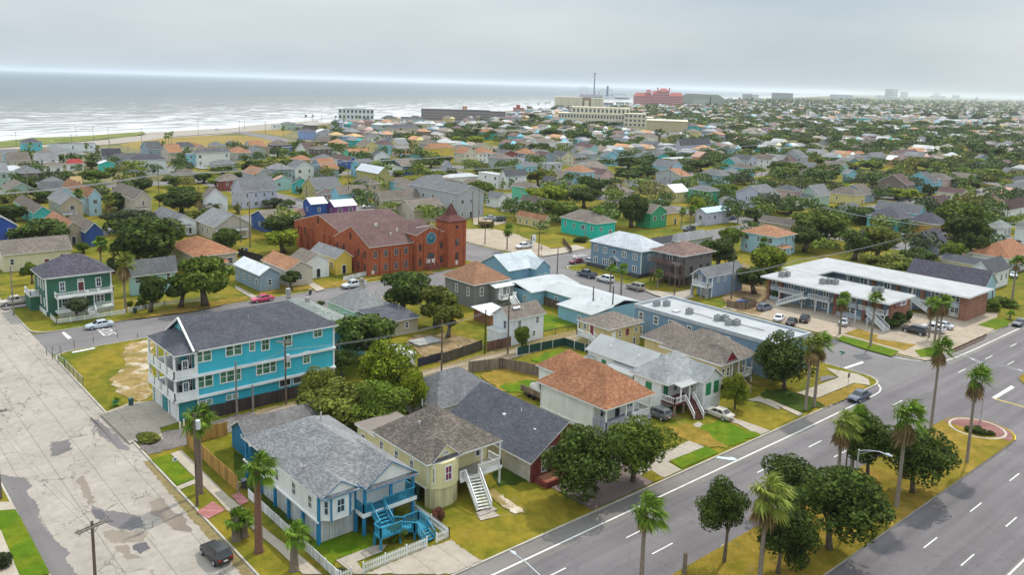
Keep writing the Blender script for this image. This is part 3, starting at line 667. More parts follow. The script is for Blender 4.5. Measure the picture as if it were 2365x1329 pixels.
HOUSES = []     # footprints, for keeping trees and far houses apart
class House:
 def __init__(s, name, label, cat, rect, group=None, reg=True):
  s.u0, s.v0, s.u1, s.v1 = rect; s.o = ((s.u0 + s.u1) / 2, (s.v0 + s.v1) / 2, 0)
  s.root = empty(name, s.o, label, cat, group)
  if reg: HOUSES.append((rect, s.root))
 def add(s, name, mb, mats, parent=None, smooth=False): return mb.build(name, mats, parent or s.root, s.o, smooth)
 def walls(s, z0, z1, m, rect=None, name='wall', skip='b', gables=()):
  u0, v0, u1, v1 = rect or (s.u0, s.v0, s.u1, s.v1)
  mb = MB().box(u0, v0, z0, u1, v1, z1, skip=skip + 't' if not gables else skip + 't')
  for ax, rh in gables:
   if ax == 'u':
    c = (v0 + v1) / 2
    mb.poly([(u0, v1, z1), (u0, v0, z1), (u0, c, z1 + rh)]); mb.poly([(u1, v0, z1), (u1, v1, z1), (u1, c, z1 + rh)])
   else:
    c = (u0 + u1) / 2
    mb.poly([(u0, v0, z1), (u1, v0, z1), (c, v0, z1 + rh)]); mb.poly([(u1, v1, z1), (u0, v1, z1), (c, v1, z1 + rh)])
  return s.add(name, mb, m)
 def hip(s, z, rh, m, ov=.5, rect=None, ridge=None, axis=None, trim=TRIM, th=.2, name='roof'):
  u0, v0, u1, v1 = rect or (s.u0, s.v0, s.u1, s.v1); u0 -= ov; v0 -= ov; u1 += ov; v1 += ov
  W_, D = u1 - u0, v1 - v0; axis = axis or ('u' if W_ > D else 'v'); cu, cv = (u0 + u1) / 2, (v0 + v1) / 2
  if ridge is None: ridge = abs(W_ - D)
  mb = MB(); zt = z + rh; e = [(u0, v0, z), (u1, v0, z), (u1, v1, z), (u0, v1, z)]
  if axis == 'u':
   a, b = (cu - ridge / 2, cv, zt), (cu + ridge / 2, cv, zt)
   mb.poly([e[0], e[1], b, a]); mb.poly([e[2], e[3], a, b]); mb.poly([e[1], e[2], b]); mb.poly([e[3], e[0], a])
  else:
   a, b = (cu, cv - ridge / 2, zt), (cu, cv + ridge / 2, zt)
   mb.poly([e[1], e[2], b, a]); mb.poly([e[3], e[0], a, b]); mb.poly([e[0], e[1], a]); mb.poly([e[2], e[3], b])
  s._eave(mb, u0, v0, u1, v1, z, th)
  return s.add(name, mb, [m, trim])
 def _eave(s, mb, u0, v0, u1, v1, z, th):
  mb.box(u0, v0, z - th, u1, v1, z - .001, 1, skip='t')
 def gable(s, axis, z, rh, m, ov=.45, rect=None, trim=TRIM, th=.18, name='roof', ovg=None):
  u0, v0, u1, v1 = rect or (s.u0, s.v0, s.u1, s.v1); og = ov if ovg is None else ovg
  if axis == 'u':
   c = (v0 + v1) / 2; half = (v1 - v0) / 2; k = rh / half; zz = z - k * ov
   prof = [(v0 - ov, zz), (c, z + rh), (v1 + ov, zz)]; a, b = u0 - og, u1 + og
   f = lambda t, q, dz=0: (t, q[0], q[1] + dz)
  else:
   c = (u0 + u1) / 2; half = (u1 - u0) / 2; k = rh / half; zz = z - k * ov
   prof = [(u0 - ov, zz), (c, z + rh), (u1 + ov, zz)]; a, b = v0 - og, v1 + og
   f = lambda t, q, dz=0: (q[0], t, q[1] + dz)
  mb = MB(); flip = axis == 'v'
  def q4(p, mi): mb.poly(p[::-1] if flip else p, mi)
  for p, q in zip(prof, prof[1:]):
   q4([f(a, p, th), f(b, p, th), f(b, q, th), f(a, q, th)][::1], 0)
   q4([f(a, q, .0), f(b, q, .0), f(b, p, .0), f(a, p, .0)], 1)
   q4([f(a, p, 0), f(a, p, th), f(a, q, th), f(a, q, 0)], 1)
   q4([f(b, q, 0), f(b, q, th), f(b, p, th), f(b, p, 0)], 1)
  p = prof[0]; q4([f(a, p, 0), f(b, p, 0), f(b, p, th), f(a, p, th)], 1)
  p = prof[2]; q4([f(a, p, th), f(b, p, th), f(b, p, 0), f(a, p, 0)], 1)
  return s.add(name, mb, [m, trim])
 def flat(s, z, m, ov=.3, rect=None, trim=TRIM, th=.3, name='roof', par=0):
  u0, v0, u1, v1 = rect or (s.u0, s.v0, s.u1, s.v1); u0 -= ov; v0 -= ov; u1 += ov; v1 += ov
  mb = MB().box(u0, v0, z - th, u1, v1, z, 1, skip='t').poly([(u0, v0, z), (u1, v0, z), (u1, v1, z), (u0, v1, z)], 0)
  if par:
   w = .3
   mb.box(u0, v0, z, u1, v0 + w, z + par, 1, 'b').box(u0, v1 - w, z, u1, v1, z + par, 1, 'b').box(u0, v0 + w, z, u0 + w, v1 - w, z + par, 1, 'b').box(u1 - w, v0 + w, z, u1, v1 - w, z + par, 1, 'b')
  return s.add(name, mb, [m, trim])
 def shed(s, rect, zlo, zhi, side, m, trim=TRIM, th=.12, name='porch_roof'):
  """slab roof, low at side 'v' (-v), 'u' (-u), 'V' (+v) or 'U' (+u)"""
  u0, v0, u1, v1 = rect; z = {'v': (zlo, zlo, zhi, zhi), 'V': (zhi, zhi, zlo, zlo), 'u': (zlo, zhi, zhi, zlo), 'U': (zhi, zlo, zlo, zhi)}[side]
  p = [(u0, v0, z[0]), (u1, v0, z[1]), (u1, v1, z[2]), (u0, v1, z[3])]; q = [(a, b, c - th) for a, b, c in p]
  mb = MB().poly(p, 0).poly(q[::-1], 1)
  for i in range(4): j = (i + 1) % 4; mb.poly([q[i], q[j], p[j], p[i]], 1)
  return s.add(name, mb, [m, trim])
 def gablet(s, face, a0, a1, z, rh, front, back, roofm, wallm, trim=TRIM, th=.14, ov=.3, name='dormer_gable', skirt=None):
  """small cross gable on the -v ('v') or -u ('u') side; triangle at FRONT, ridge runs back to BACK"""
  c = (a0 + a1) / 2; f = (lambda a, d, zz: (a, d, zz)) if face == 'v' else (lambda a, d, zz: (d, a, zz))
  fl = face == 'u'
  mb = MB(); add = lambda p, mi=0: mb.poly(p[::-1] if fl else p, mi)
  k = rh / ((a1 - a0) / 2)
  for e, sg in ((a0 - ov, 1), (a1 + ov, -1)):
   ze = z - k * ov; pts = [f(e, front - ov, ze + th), f(c, front - ov, z + rh + th), f(c, back, z + rh + th), f(e, back, ze + th)]
   add(pts[::-1] if sg > 0 else pts, 0)
   fr = [f(e, front - ov, ze), f(c, front - ov, z + rh), f(c, front - ov, z + rh + th), f(e, front - ov, ze + th)]
   add(fr if sg > 0 else fr[::-1], 1)
   lo = [f(e, front - ov, ze), f(c, front - ov, z + rh), f(c, back, z + rh), f(e, back, ze)]; add(lo if sg > 0 else lo[::-1], 1)
   sd = [f(e, front - ov, ze), f(e, front - ov, ze + th), f(e, back, ze + th), f(e, back, ze)]; add(sd if sg > 0 else sd[::-1], 1)
  r = s.add(name, mb, [roofm, trim])
  w = MB(); p = [f(a0, front, z), f(a1, front, z), f(c, front, z + rh)]; w.poly(p[::-1] if fl else p)
  s.add('gable_wall', w, wallm, r); return r
 def win(s, face, a, z, w=.95, h=1.6, style='dh', fm=TRIM, gm=GLASS, plane=None, name='window', detail=True, parent=None):
  if face == 'v': loc = (a, s.v0 if plane is None else plane, z); rz = 0
  elif face == 'u': loc = (s.u0 if plane is None else plane, a, z); rz = -math.pi / 2
  elif face == 'U': loc = (s.u1 if plane is None else plane, a, z); rz = math.pi / 2
  else: loc = (a, s.v1 if plane is None else plane, z); rz = math.pi
  loc = (loc[0] - s.o[0], loc[1] - s.o[1], loc[2])
  if detail:
   f, p = win_mesh(w, h, fm, gm, style); o = child(name, f, parent or s.root, loc, rz); child('pane', p, o)
  else: o = child(name, win1_mesh(w, h, fm, gm), parent or s.root, loc, rz)
  return o
 def door(s, face, a, z, w=1., h=2.1, m=None, plane=None, frame=TRIM, name='door'):
  m = m or M('plain', (.2, .05, .04), rough=.5); pl = plane if plane is not None else (s.v0 if face == 'v' else s.u0)
  mb = MB()
  bx = (lambda x0, x1, z0, z1, d, mi: mb.box(x0, pl - d, z0, x1, pl + .02, z1, mi)) if face == 'v' else (lambda x0, x1, z0, z1, d, mi: mb.box(pl - d, x0, z0, pl + .02, x1, z1, mi))
  bx(a - w / 2, a + w / 2, z, z + h, .05, 0); t = .12
  bx(a - w / 2 - t, a - w / 2, z, z + h + t, .09, 1); bx(a + w / 2, a + w / 2 + t, z, z + h + t, .09, 1); bx(a - w / 2, a + w / 2, z + h, z + h + t, .09, 1)
  d = s.add(name, mb, [m, frame])
  kb = MB(); q = a + w * .36
  if face == 'v': kb.box(q, pl - .12, z + 1., q + .08, pl - .05, z + 1.1)
  else: kb.box(pl - .12, q, z + 1., pl - .05, q + .08, z + 1.1)
  s.add('handle', kb, STEEL, d); return d
 def box(s, name, b, m, parent=None, skip=''):
  return s.add(name, MB().box(*b, skip=skip), m, parent)
 def boxes(s, name, bs, m, parent=None):
  for b in bs: r = s.add(name, MB().box(*b), m, parent)
  return r
 def posts(s, pts, z0, z1, m, w=.2, name='post'):
  for u, v in pts: s.add(name, MB().box(u - w / 2, v - w / 2, z0, u + w / 2, v + w / 2, z1), m)
 def rail(s, pts, z, m, h=1., gap=.16, name='railing', solid=False, bm=None):
  mb = MB()
  for a, b in zip(pts, pts[1:]):
   a3 = Vector((*a[:2], a[2] if len(a) > 2 else z)); b3 = Vector((*b[:2], b[2] if len(b) > 2 else z)); L = (b3 - a3).length; up = Vector((0, 0, h))
   mb.bar(a3 + up, b3 + up, .1); mb.bar(a3 + Vector((0, 0, .12)), b3 + Vector((0, 0, .12)), .07)
   for p in (a3, b3): mb.bar(p, p + up * 1.06, .13)
   if solid: mb.bar(a3 + up * .55, b3 + up * .55, .04, h=h * .82)
   else:
    n = max(2, int(L / gap))
    for k in range(1, n): p = a3.lerp(b3, k / n); mb.bar(p + Vector((0, 0, .12)), p + up, .05)
  return s.add(name, mb, m)
 def stairs(s, top, bot, w, m, tread=None, rails=True, rm=None, n=None, name='stairs'):
  """straight flight from TOP to BOT (centre points at the nosing)"""
  T, B = Vector(top), Vector(bot); d = B - T; hd = Vector((d.x, d.y, 0)).normalized(); sd = Vector((-hd.y, hd.x, 0)) * w / 2
  n = n or max(3, int(abs(d.z) / .19)); mb = MB()
  for k in range(n):
   p = T + d * ((k + .5) / n) ; q = hd * (d.to_2d().length / n * .5)
   a, b = p - q, p + q
   for zz, dz in ((0, .05),):
    mb.poly([tuple(a - sd + Vector((0, 0, dz))), tuple(b - sd + Vector((0, 0, dz))), tuple(b + sd + Vector((0, 0, dz))), tuple(a + sd + Vector((0, 0, dz)))], 1)
    mb.poly([tuple(b - sd), tuple(b + sd), tuple(b + sd + Vector((0, 0, dz))), tuple(b - sd + Vector((0, 0, dz)))], 1)
    mb.poly([tuple(a - sd), tuple(a + sd), tuple(b + sd), tuple(b - sd)], 1)
  for g in (-1, 1): mb.bar(T + sd * g + Vector((0, 0, -.12)), B + sd * g + Vector((0, 0, .05)), .07, 0, .3)
  st = s.add(name, mb, [m, tread or m])
  if rails:
   for g in (-1, 1):
    rb = MB(); up = Vector((0, 0, .95)); a, b = T + sd * g, B + sd * g
    rb.bar(a + up, b + up, .1); rb.bar(a + up * .25, b + up * .25, .06)
    nn = max(3, int(d.length / .3))
    for k in range(nn + 1): p = a.lerp(b, k / nn); rb.bar(p, p + up, .12 if k in (0, nn) else .05)
    s.add('handrail', rb, rm or m, st)
  return st
 def vents(s, pts, m=None):
  for (u, v, z, h, r) in pts: s.add('roof_vent', MB().cyl(u, v, z - .3, z + h, r, 8), m or M('plain', (.45, .46, .47)))
 def bay(s, pts, z0, z1, m, name='bay'):
  mb = MB()
  for a, b in zip(pts, pts[1:]): mb.poly([(*a, z0), (*b, z0), (*b, z1), (*a, z1)])
  mb.poly([(*p, z0) for p in pts][::-1]); mb.poly([(*p, z1) for p in pts])
  return s.add(name, mb, m)
 def winp(s, p, q, t, z, w, h, fm=TRIM, gm=GLASS, style='dh'):
  """window on the oblique wall from p to q at fraction t"""
  P_, Q = Vector(p), Vector(q); c = P_.lerp(Q, t); d = Q - P_
  f, pm = win_mesh(w, h, fm, gm, style); o = child('window', f, s.root, (c.x - s.o[0], c.y - s.o[1], z), math.atan2(d.y, d.x)); child('pane', pm, o)
def ac_unit(x, y, z, label, s=1., group=None):
 r = empty('air_conditioner', (x, y, z), label, 'air conditioner', group)
 w = .45 * s; h = .85 * s
 MB().box(-w, -w, .05, w, w, h).box(-w - .02, -w - .02, 0, w + .02, w + .02, .05).build('cabinet', M('plain', (.33, .34, .34), rough=.5), r)
 MB().cyl(0, 0, h + .004, h + .02, w * .82, 14).build('fan_grille', DARK, r)
 mb = MB()
 for k in range(6): mb.box(-w - .012, -w - .012, .12 + k * .11 * s, w + .012, w + .012, .15 + k * .11 * s)
 mb.build('louvre_panel', M('plain', (.24, .25, .25)), r); return r
def dish(h, u, v, z, parent=None):
 mb = MB(); n = 14; c = Vector((u, v, z + .9)); ax = Vector((-.3, -.75, .6)).normalized(); x = ax.cross(Vector((0, 0, 1))).normalized(); y = ax.cross(x)
 R = [(0, 0), (.25, .03), (.48, .12)]
 for (r0, d0), (r1, d1) in zip(R, R[1:]):
  for k in range(n):
   a, b = 2 * math.pi * k / n, 2 * math.pi * (k + 1) / n
   mb.poly([tuple(c + ax * d0 + (x * math.cos(a) + y * math.sin(a)) * r0), tuple(c + ax * d0 + (x * math.cos(b) + y * math.sin(b)) * r0), tuple(c + ax * d1 + (x * math.cos(b) + y * math.sin(b)) * r1), tuple(c + ax * d1 + (x * math.cos(a) + y * math.sin(a)) * r1)])
 mb.tube([(u, v, z), (u, v, z + .6), tuple(c)], .035, 6); mb.bar(c + y * .4, c + ax * .55, .04)
 return h.add('satellite_dish', mb, M('plain', (.3, .3, .31)), parent)
def text(s, body, loc, size, m, rz=0, parent=None, name='lettering', shear=0, rx=90):
 cu = bpy.data.curves.new(name, 'FONT'); cu.body = body; cu.size = size; cu.extrude = .02; cu.shear = shear; cu.align_x = 'CENTER'; cu.align_y = 'CENTER'; cu.materials.append(m)
 o = bpy.data.objects.new(name, cu); C.objects.link(o); o.parent = parent or s.root
 oo = s.o if s else (0, 0, 0)
 o.location = (loc[0] - oo[0], loc[1] - oo[1], loc[2]); o.rotation_euler = (math.radians(rx), 0, rz); return tomesh(o)
# ================================================================ the near houses
R_DG = M('shingle', (.068, .069, .076), (.12, .121, .13)); R_G = M('shingle', (.12, .12, .125), (.19, .19, .195)); R_LG = M('shingle', (.17, .168, .17), (.29, .285, .285))
R_BR = M('shingle', (.1, .082, .068), (.2, .165, .135)); R_TAN = M('shingle', (.14, .115, .095), (.25, .205, .17)); R_RU = M('shingle', (.25, .1, .048), (.4, .2, .105), lo=.4)
R_OR = M('shingle', (.26, .12, .06), (.4, .2, .11)); R_MAR = M('shingle', (.085, .048, .046), (.15, .09, .085)); R_NV = M('shingle', (.058, .052, .068), (.12, .11, .135))
R_PG = M('shingle', (.17, .19, .17), (.3, .31, .28)); R_CB = M('shingle', (.066, .066, .078), (.105, .105, .12))
R_W = M('seam', (.6, .62, .65)); R_WF = M('flat', (.42, .43, .435)); R_BLU = M('seam', (.3, .47, .62))
# ---- white house with turquoise-blue trim on posts
def white_blue():
 wm = M('siding', (.8, .8, .77)); bl = M('plain', (.02, .2, .38), rough=.45); lat = M('boards', (.5, .5, .49)); dk = M('plain', (.028, .24, .36), rough=.5)
 h = House('raised_house', 'white raised house with bright blue posts, stairs and porch rails at the street corner', 'house', (37.1, 70.9, 47.6, 84.6))
 h.walls(2.55, 5.25, wm, (37.1, 70.9, 47.5, 84.6), skip='', gables=())
 h.boxes('skirt_panel', [(37.25, 71.1, .1, 37.33, 84.4, 2.55), (37.25, 71.1, .1, 41.6, 71.18, 2.55), (41.6, 71.1, .1, 41.68, 73.5, 2.55), (41.6, 73.4, .1, 47.4, 73.48, 2.5)], lat)
 for u, v in [(37.15, 71.), (37.15, 74.3), (37.15, 77.6), (37.15, 80.9), (37.15, 84.4), (41.4, 71.), (44., 73.4), (47.35, 73.4)]: h.posts([(u, v)], 0, 2.55, bl, .34)
 h.boxes('corner_board', [(37.04, 70.84, 2.5, 37.3, 71.1, 5.2), (41.2, 70.84, 2.5, 41.45, 71., 5.2)], bl)
 h.box('beam', (36.95, 70.8, 2.45, 37.1, 89, 2.62), TRIM)
 h.hip(5.3, 3.1, R_LG, .15, (37.1, 71.2, 47.9, 88.7), axis='v')
 h.posts([(37.2, 88.5), (42, 88.5)], 0, 5.1, bl, .3)
 # bay with gablet
 bay = [(37.45, 70.9), (38.15, 70.15), (40.25, 70.15), (40.95, 70.9)]
 h.bay(bay, 2.6, 5.2, wm)
 for i, (w, t) in enumerate(((.62, .5), (1.05, .5), (.62, .5))): h.winp(bay[i], bay[i + 1], t, 3.2, w, 1.65, M('plain', (.55, .66, .72)))
 h.boxes('corner_board', [(38.05, 70.06, 2.62, 38.22, 70.2, 5.2), (40.18, 70.06, 2.62, 40.35, 70.2, 5.2)], bl)
 g = h.gablet('v', 37.3, 41.2, 5.35, 1.25, 70.3, 74.2, R_LG, wm, bl, .12, .25)
 h.shed((37.2, 69.9, 41.3, 70.5), 5.25, 5.5, 'v', R_LG, bl, .1, 'eave_skirt')
 # porch gable
 h.gablet('v', 42.0, 47.8, 5.35, 1.95, 69.7, 76.5, R_LG, wm, bl, .14, .35)
 h.shed((41.7, 69.2, 48.1, 70.0), 5.1, 5.45, 'v', R_LG, bl, .12, 'eave_skirt')
 h.boxes('beam', [(41.8, 69.75, 4.95, 48., 69.95, 5.2), (47.75, 69.9, 4.95, 47.95, 73, 5.2)], bl)
 h.box('porch_deck', (41.45, 69.4, 2.35, 47.9, 73.4, 2.6), M('boards', (.03, .2, .3)))
 h.boxes('fascia', [(41.4, 69.3, 2.2, 47.95, 69.4, 2.62), (41.3, 69.3, 2.2, 41.4, 71., 2.62)], TRIM)
 h.walls(2.6, 5.1, wm, (41.6, 73., 47.6, 73.3), name='porch_wall', skip='')
 h.posts([(41.75, 69.7), (44.9, 69.7), (47.75, 69.8)], 2.6, 5., bl, .28)
 h.posts([(41.6, 69.6), (47.75, 69.8), (44.9, 69.6)], 0, 2.4, bl, .3)
 h.win('v', 44.6, 3.5, 1.5, .9, 'pair', plane=73., fm=bl); h.win('v', 46.4, 3.5, 1.1, .9, 'dh', plane=73., fm=bl); h.door('v', 42.6, 2.62, .95, 2.1, DARK, plane=73., frame=bl)
 h.rail([(43.9, 69.45), (47.85, 69.45), (47.85, 72.9)], 2.6, dk, 1.0); h.rail([(41.45, 72.8), (41.45, 69.45), (42.3, 69.45)], 2.6, dk, 1.0)
 # stairs: flight to a landing, then along, then to the ground
 h.stairs((43.1, 69.35, 2.5), (43.0, 67.5, 1.45), 1.5, dk, rm=dk)
 h.box('landing', (41.4, 66.1, 1.25, 43.9, 67.5, 1.42), dk); h.posts([(41.5, 66.2), (43.8, 66.2), (41.5, 67.4)], 0, 1.3, dk, .18)
 h.rail([(42.2, 67.5), (41.45, 67.45), (41.45, 66.15), (43.9, 66.15)], 1.42, dk, 1.)
 h.stairs((43.9, 66.8, 1.42), (45.2, 66.8, .9), 1.3, dk, rm=dk)
 h.box('landing', (45.2, 65.7, .72, 47., 67.6, .9), dk); h.rail([(45.2, 67.6), (47., 67.6), (47., 65.7)], .9, dk, 1.); h.rail([(45.2, 66.1), (45.2, 65.7), (45.5, 65.7)], .9, dk, 1.)
 h.posts([(45.3, 65.8), (46.9, 65.8), (46.9, 67.5)], 0, .75, dk, .15)
 h.stairs((46.2, 65.7, .9), (46.3, 64.5, .1), 1.3, dk, rm=dk)
 for v in (72.6, 76.2, 80.2): h.win('u', v, 3.25, 1.0, 1.6)
 h.vents([(43.6, 82.4, 8.2, .7, .09), (42.9, 82.6, 8.1, .5, .06), (40.2, 76, 6.8, .35, .08)])
 dish(h, 38.2, 76.2, 5.75)
white_blue()
def yellow_cream():
 wm = M('siding', (.74, .66, .36)); sk = M('boards', (.52, .47, .27)); gk = M('boards', (.03, .09, .07)); rose = M('glass', (.3, .05, .16))
 h = House('raised_house', 'pale yellow raised house with dark brown hip roof and long white front stairs', 'house', (50., 70.6, 60., 84.6))
 h.walls(2.3, 5.35, wm, (50., 72.2, 60., 81.), skip=''); h.walls(2.3, 5.35, wm, (50., 70.6, 54.2, 72.2), skip='', name='front_wall')
 h.walls(1.2, 4.9, wm, (50., 81., 55.6, 85.2), name='rear_wall'); h.flat(5.0, M('flat', (.2, .165, .14)), .25, (50, 81, 55.6, 85.2), name='rear_roof')
 h.boxes('skirt', [(50.05, 72, 0, 50.15, 84.8, 2.35), (54.1, 72.2, 0, 54.2, 73., 2.3)], gk)
 bay = [(50., 70.6), (50.25, 69.9), (51.4, 69.3), (52.9, 69.3), (54., 69.9), (54.2, 70.6)]
 h.bay(bay, 2.3, 5.3, wm); h.bay([(a, b + .12) for a, b in bay], 0, 2.3, sk, 'bay_base')
 h.winp((50., 70.6), (50.6, 69.6), .6, 3., .95, 1.9, gm=GLASSB); h.winp((51.4, 69.3), (52.9, 69.3), .5, 3.05, 1.05, 1.85, gm=rose)
 h.boxes('water_table', [(49.95, 70.5, 2.2, 50.05, 81, 2.4)], TRIM)
 h.hip(5.45, 3.7, R_BR, .4, (50., 70.2, 60., 81.), ridge=1.2, axis='v')
 g = h.gablet('v', 50.6, 54.0, 5.5, 1.55, 70.1, 73.6, R_BR, wm, TRIM, .12, .3)
 f, p = win_mesh(.9, .55, TRIM, GLASS, 'arch'); o = child('window', f, h.root, (52.3 - h.o[0], 70.06 - h.o[1], 5.75)); child('pane', p, o)
 h.shed((50.2, 69.6, 54.4, 70.3), 5.42, 5.7, 'v', R_DG, TRIM, .1, 'eave_skirt')
 h.box('porch_deck', (54.2, 69.8, 2.1, 60.3, 72.2, 2.3), M('boards', (.3, .28, .25))); h.box('fascia', (54.2, 69.7, 1.95, 60.35, 69.8, 2.32), TRIM)
 h.posts([(57.4, 69.95), (60.15, 69.95)], 2.3, 5.3, TRIM, .17); h.posts([(57.4, 69.95), (60.15, 69.95)], 0, 2.1, TRIM, .2)
 h.rail([(56.9, 69.85), (60.25, 69.85), (60.25, 72.1)], 2.3, TRIM, .95); h.rail([(54.25, 69.85), (55.0, 69.85)], 2.3, TRIM, .95)
 h.stairs((55.9, 69.7, 2.3), (54.7, 66., .15), 1.7, TRIM, M('plain', (.6, .58, .54)))
 h.box('step', (53.5, 65.2, 0, 55.9, 66., .16), M('plain', (.3, .26, .22)))
 h.door('v', 55.0, 2.3, .95, 2.2, M('plain', (.36, .1, .09), rough=.5), plane=72.2); h.win('v', 58.6, 3., .8, 1.6, plane=72.2); h.box('garage_door', (57.6, 72.12, 0, 59.8, 72.2, 2.05), M('siding', (.68, .68, .66), h=.5))
 for v in (73.3, 79.6): h.win('u', v, 3.2, .85, 1.5)
 h.win('u', 83.8, 3., .9, 1.1); h.win('u', 76.4, 3.2, .85, 1.5)
 h.vents([(54.2, 77.4, 9.0, .5, .06), (52.6, 75.6, 7.6, .2, .12)])
yellow_cream()
def network_hall():
 bk = M('brick', (.17, .035, .028), (.25, .06, .045)); bl = M('block', (.5, .46, .38), (.58, .54, .46))
 h = House('church_hall', 'low dark red brick hall with grey gable roof and white lettering on its gable', 'hall', (63.2, 67.6, 74.6, 84.2))
 mb = MB().box(63.2, 67.85, 0, 74.6, 84.2, 2.75, skip='bt'); h.add('wall', mb, bl)
 c = 68.9; f = MB().poly([(63.15, 67.6, 0), (74.65, 67.6, 0), (74.65, 67.6, 2.75), (c, 67.6, 6.2), (63.15, 67.6, 2.75)]); f.box(63.15, 67.602, 0, 63.35, 67.85, 2.75, skip='s'); f.box(74.4, 67.602, 0, 74.65, 67.85, 2.75, skip='s'); f.poly([(74.65, 84.2, 2.75), (63.15, 84.2, 2.75), (c, 84.2, 6.2)])
 h.add('brick_front', f, bk)
 h.gable('v', 2.8, 3.45, R_CB, .45, (63.2, 67.6, 74.6, 84.2), ovg=.3)
 for u in (65.2, 72.4): h.win('v', u, .9, .95, 1.9, 'arch', plane=67.6)
 h.door('v', c, .3, 1.8, 2.3, M('plain', (.12, .03, .03)), plane=67.6)
 text(h, 'NETWORK', (67.0, 67.56, 3.55), .75, M('plain', (.75, .72, .66)), name='lettering')
 mb = MB(); n = 18
 for r0, r1 in ((.62, .52),):
  for k in range(n):
   a, b = 2 * math.pi * k / n, 2 * math.pi * (k + 1) / n
   mb.poly([(69.7 + r0 * math.cos(a), 67.55, 3.9 + r0 * math.sin(a)), (69.7 + r0 * math.cos(b), 67.55, 3.9 + r0 * math.sin(b)), (69.7 + r1 * math.cos(b), 67.55, 3.9 + r1 * math.sin(b)), (69.7 + r1 * math.cos(a), 67.55, 3.9 + r1 * math.sin(a))])
 mb.poly([(69.4, 67.54, 3.6), (70., 67.54, 3.6), (69.7, 67.54, 4.3)]); h.add('emblem', mb, M('plain', (.7, .68, .5)))
 h.boxes('planter', [(63.6, 65.4, 0, 70.5, 65.7, .75), (63.6, 65.7, 0, 63.9, 67.55, .75), (70.2, 65.7, 0, 70.5, 67.55, .75)], bk); h.box('planter_soil', (63.9, 65.7, 0, 70.2, 67.5, .62), M('stain', (.3, .13, .07)))
 h.boxes('roof_vent', [(66.3, 70.5, 4.5, 66.7, 70.9, 4.95), (66.2, 76.3, 4.6, 66.6, 76.7, 5.0), (67.5, 74.5, 5.5, 67.6, 74.6, 6.1)], M('plain', (.7, .7, .7)))
network_hall()
def dark_hip():
 h = House('bungalow', 'white bungalow with slate grey hip roof and flat annex behind the brick hall', 'house', (63.6, 87.2, 74.4, 96.4))
 h.walls(0, 2.9, M('siding', (.7, .7, .68))); h.hip(3., 3.1, R_G, .35, ridge=3.6, axis='u')
 h.walls(0, 2.6, M('siding', (.7, .7, .68)), (67.5, 84.7, 73.5, 87.1), name='annex_wall'); h.flat(2.75, M('flat', (.22, .225, .23)), .15, (67.5, 84.7, 73.5, 87.1), name='annex_roof')
 h.win('u', 91, 1., 1.0, 1.3); h.vents([(65.3, 89.3, 4., .8, .06)])
 ac_unit(72.2, 85.8, 2.75, 'grey box air conditioner on the flat roof between two slate roofs')
dark_hip()
def brown_roof():
 wm = M('siding', (.8, .8, .74)); gr = M('boards', (.36, .36, .42))
 h = House('wooden_house', 'off-white house with mottled reddish brown hip roof and front porch', 'house', (79.4, 70.8, 88.6, 83.6))
 h.walls(0, 4.3, wm, (79.4, 73.0, 88.6, 83.6)); h.hip(4.4, 3.9, R_RU, .55, (79.4, 70.9, 88.6, 83.6), ridge=3.4, axis='v')
 h.walls(0, 4.3, wm, (84, 83.6, 90.5, 89), name='rear_wall'); h.hip(4.4, 2.6, R_RU, .4, (84, 83., 90.5, 89), name='rear_roof')
 h.box('porch_deck', (79.3, 70.6, 0, 88.7, 73., 1.35), M('boards', (.33, .33, .38))); h.box('beam', (79.3, 70.7, 4.0, 88.7, 70.9, 4.3), TRIM)
 h.posts([(79.45, 70.8), (83.4, 70.8), (84.8, 70.8), (88.55, 70.8)], 1.35, 4.1, TRIM, .2)
 h.rail([(79.4, 73), (79.4, 70.7), (83.3, 70.7)], 1.35, gr, 1., solid=True, name='balustrade'); h.rail([(84.9, 70.7), (88.6, 70.7), (88.6, 73)], 1.35, TRIM, 1.)
 h.stairs((84.1, 70.5, 1.35), (84.1, 68.6, .1), 1.5, TRIM)
 h.win('v', 81.4, 2., 1.7, 1.6, 'pair', plane=73.); h.door('v', 84.1, 1.35, 1., 2.1, DARK, plane=73.); h.win('v', 86.6, 2., 1.4, 1.6, 'pair', plane=73.)
 h.boxes('water_table', [(79.3, 73, .5, 79.4, 83.6, .62)], TRIM)
 h.vents([(85.5, 75.5, 6.2, .8, .09)], M('plain', (.2, .06, .04))); h.boxes('downpipe', [(79.28, 83.3, 0, 79.4, 83.42, 4.2), (79.28, 73.1, 0, 79.4, 73.2, 4.2)], TRIM)
 h.box('porch_chair', (80., 71.3, 1.4, 80.6, 71.9, 1.9), TRIM)
brown_roof()
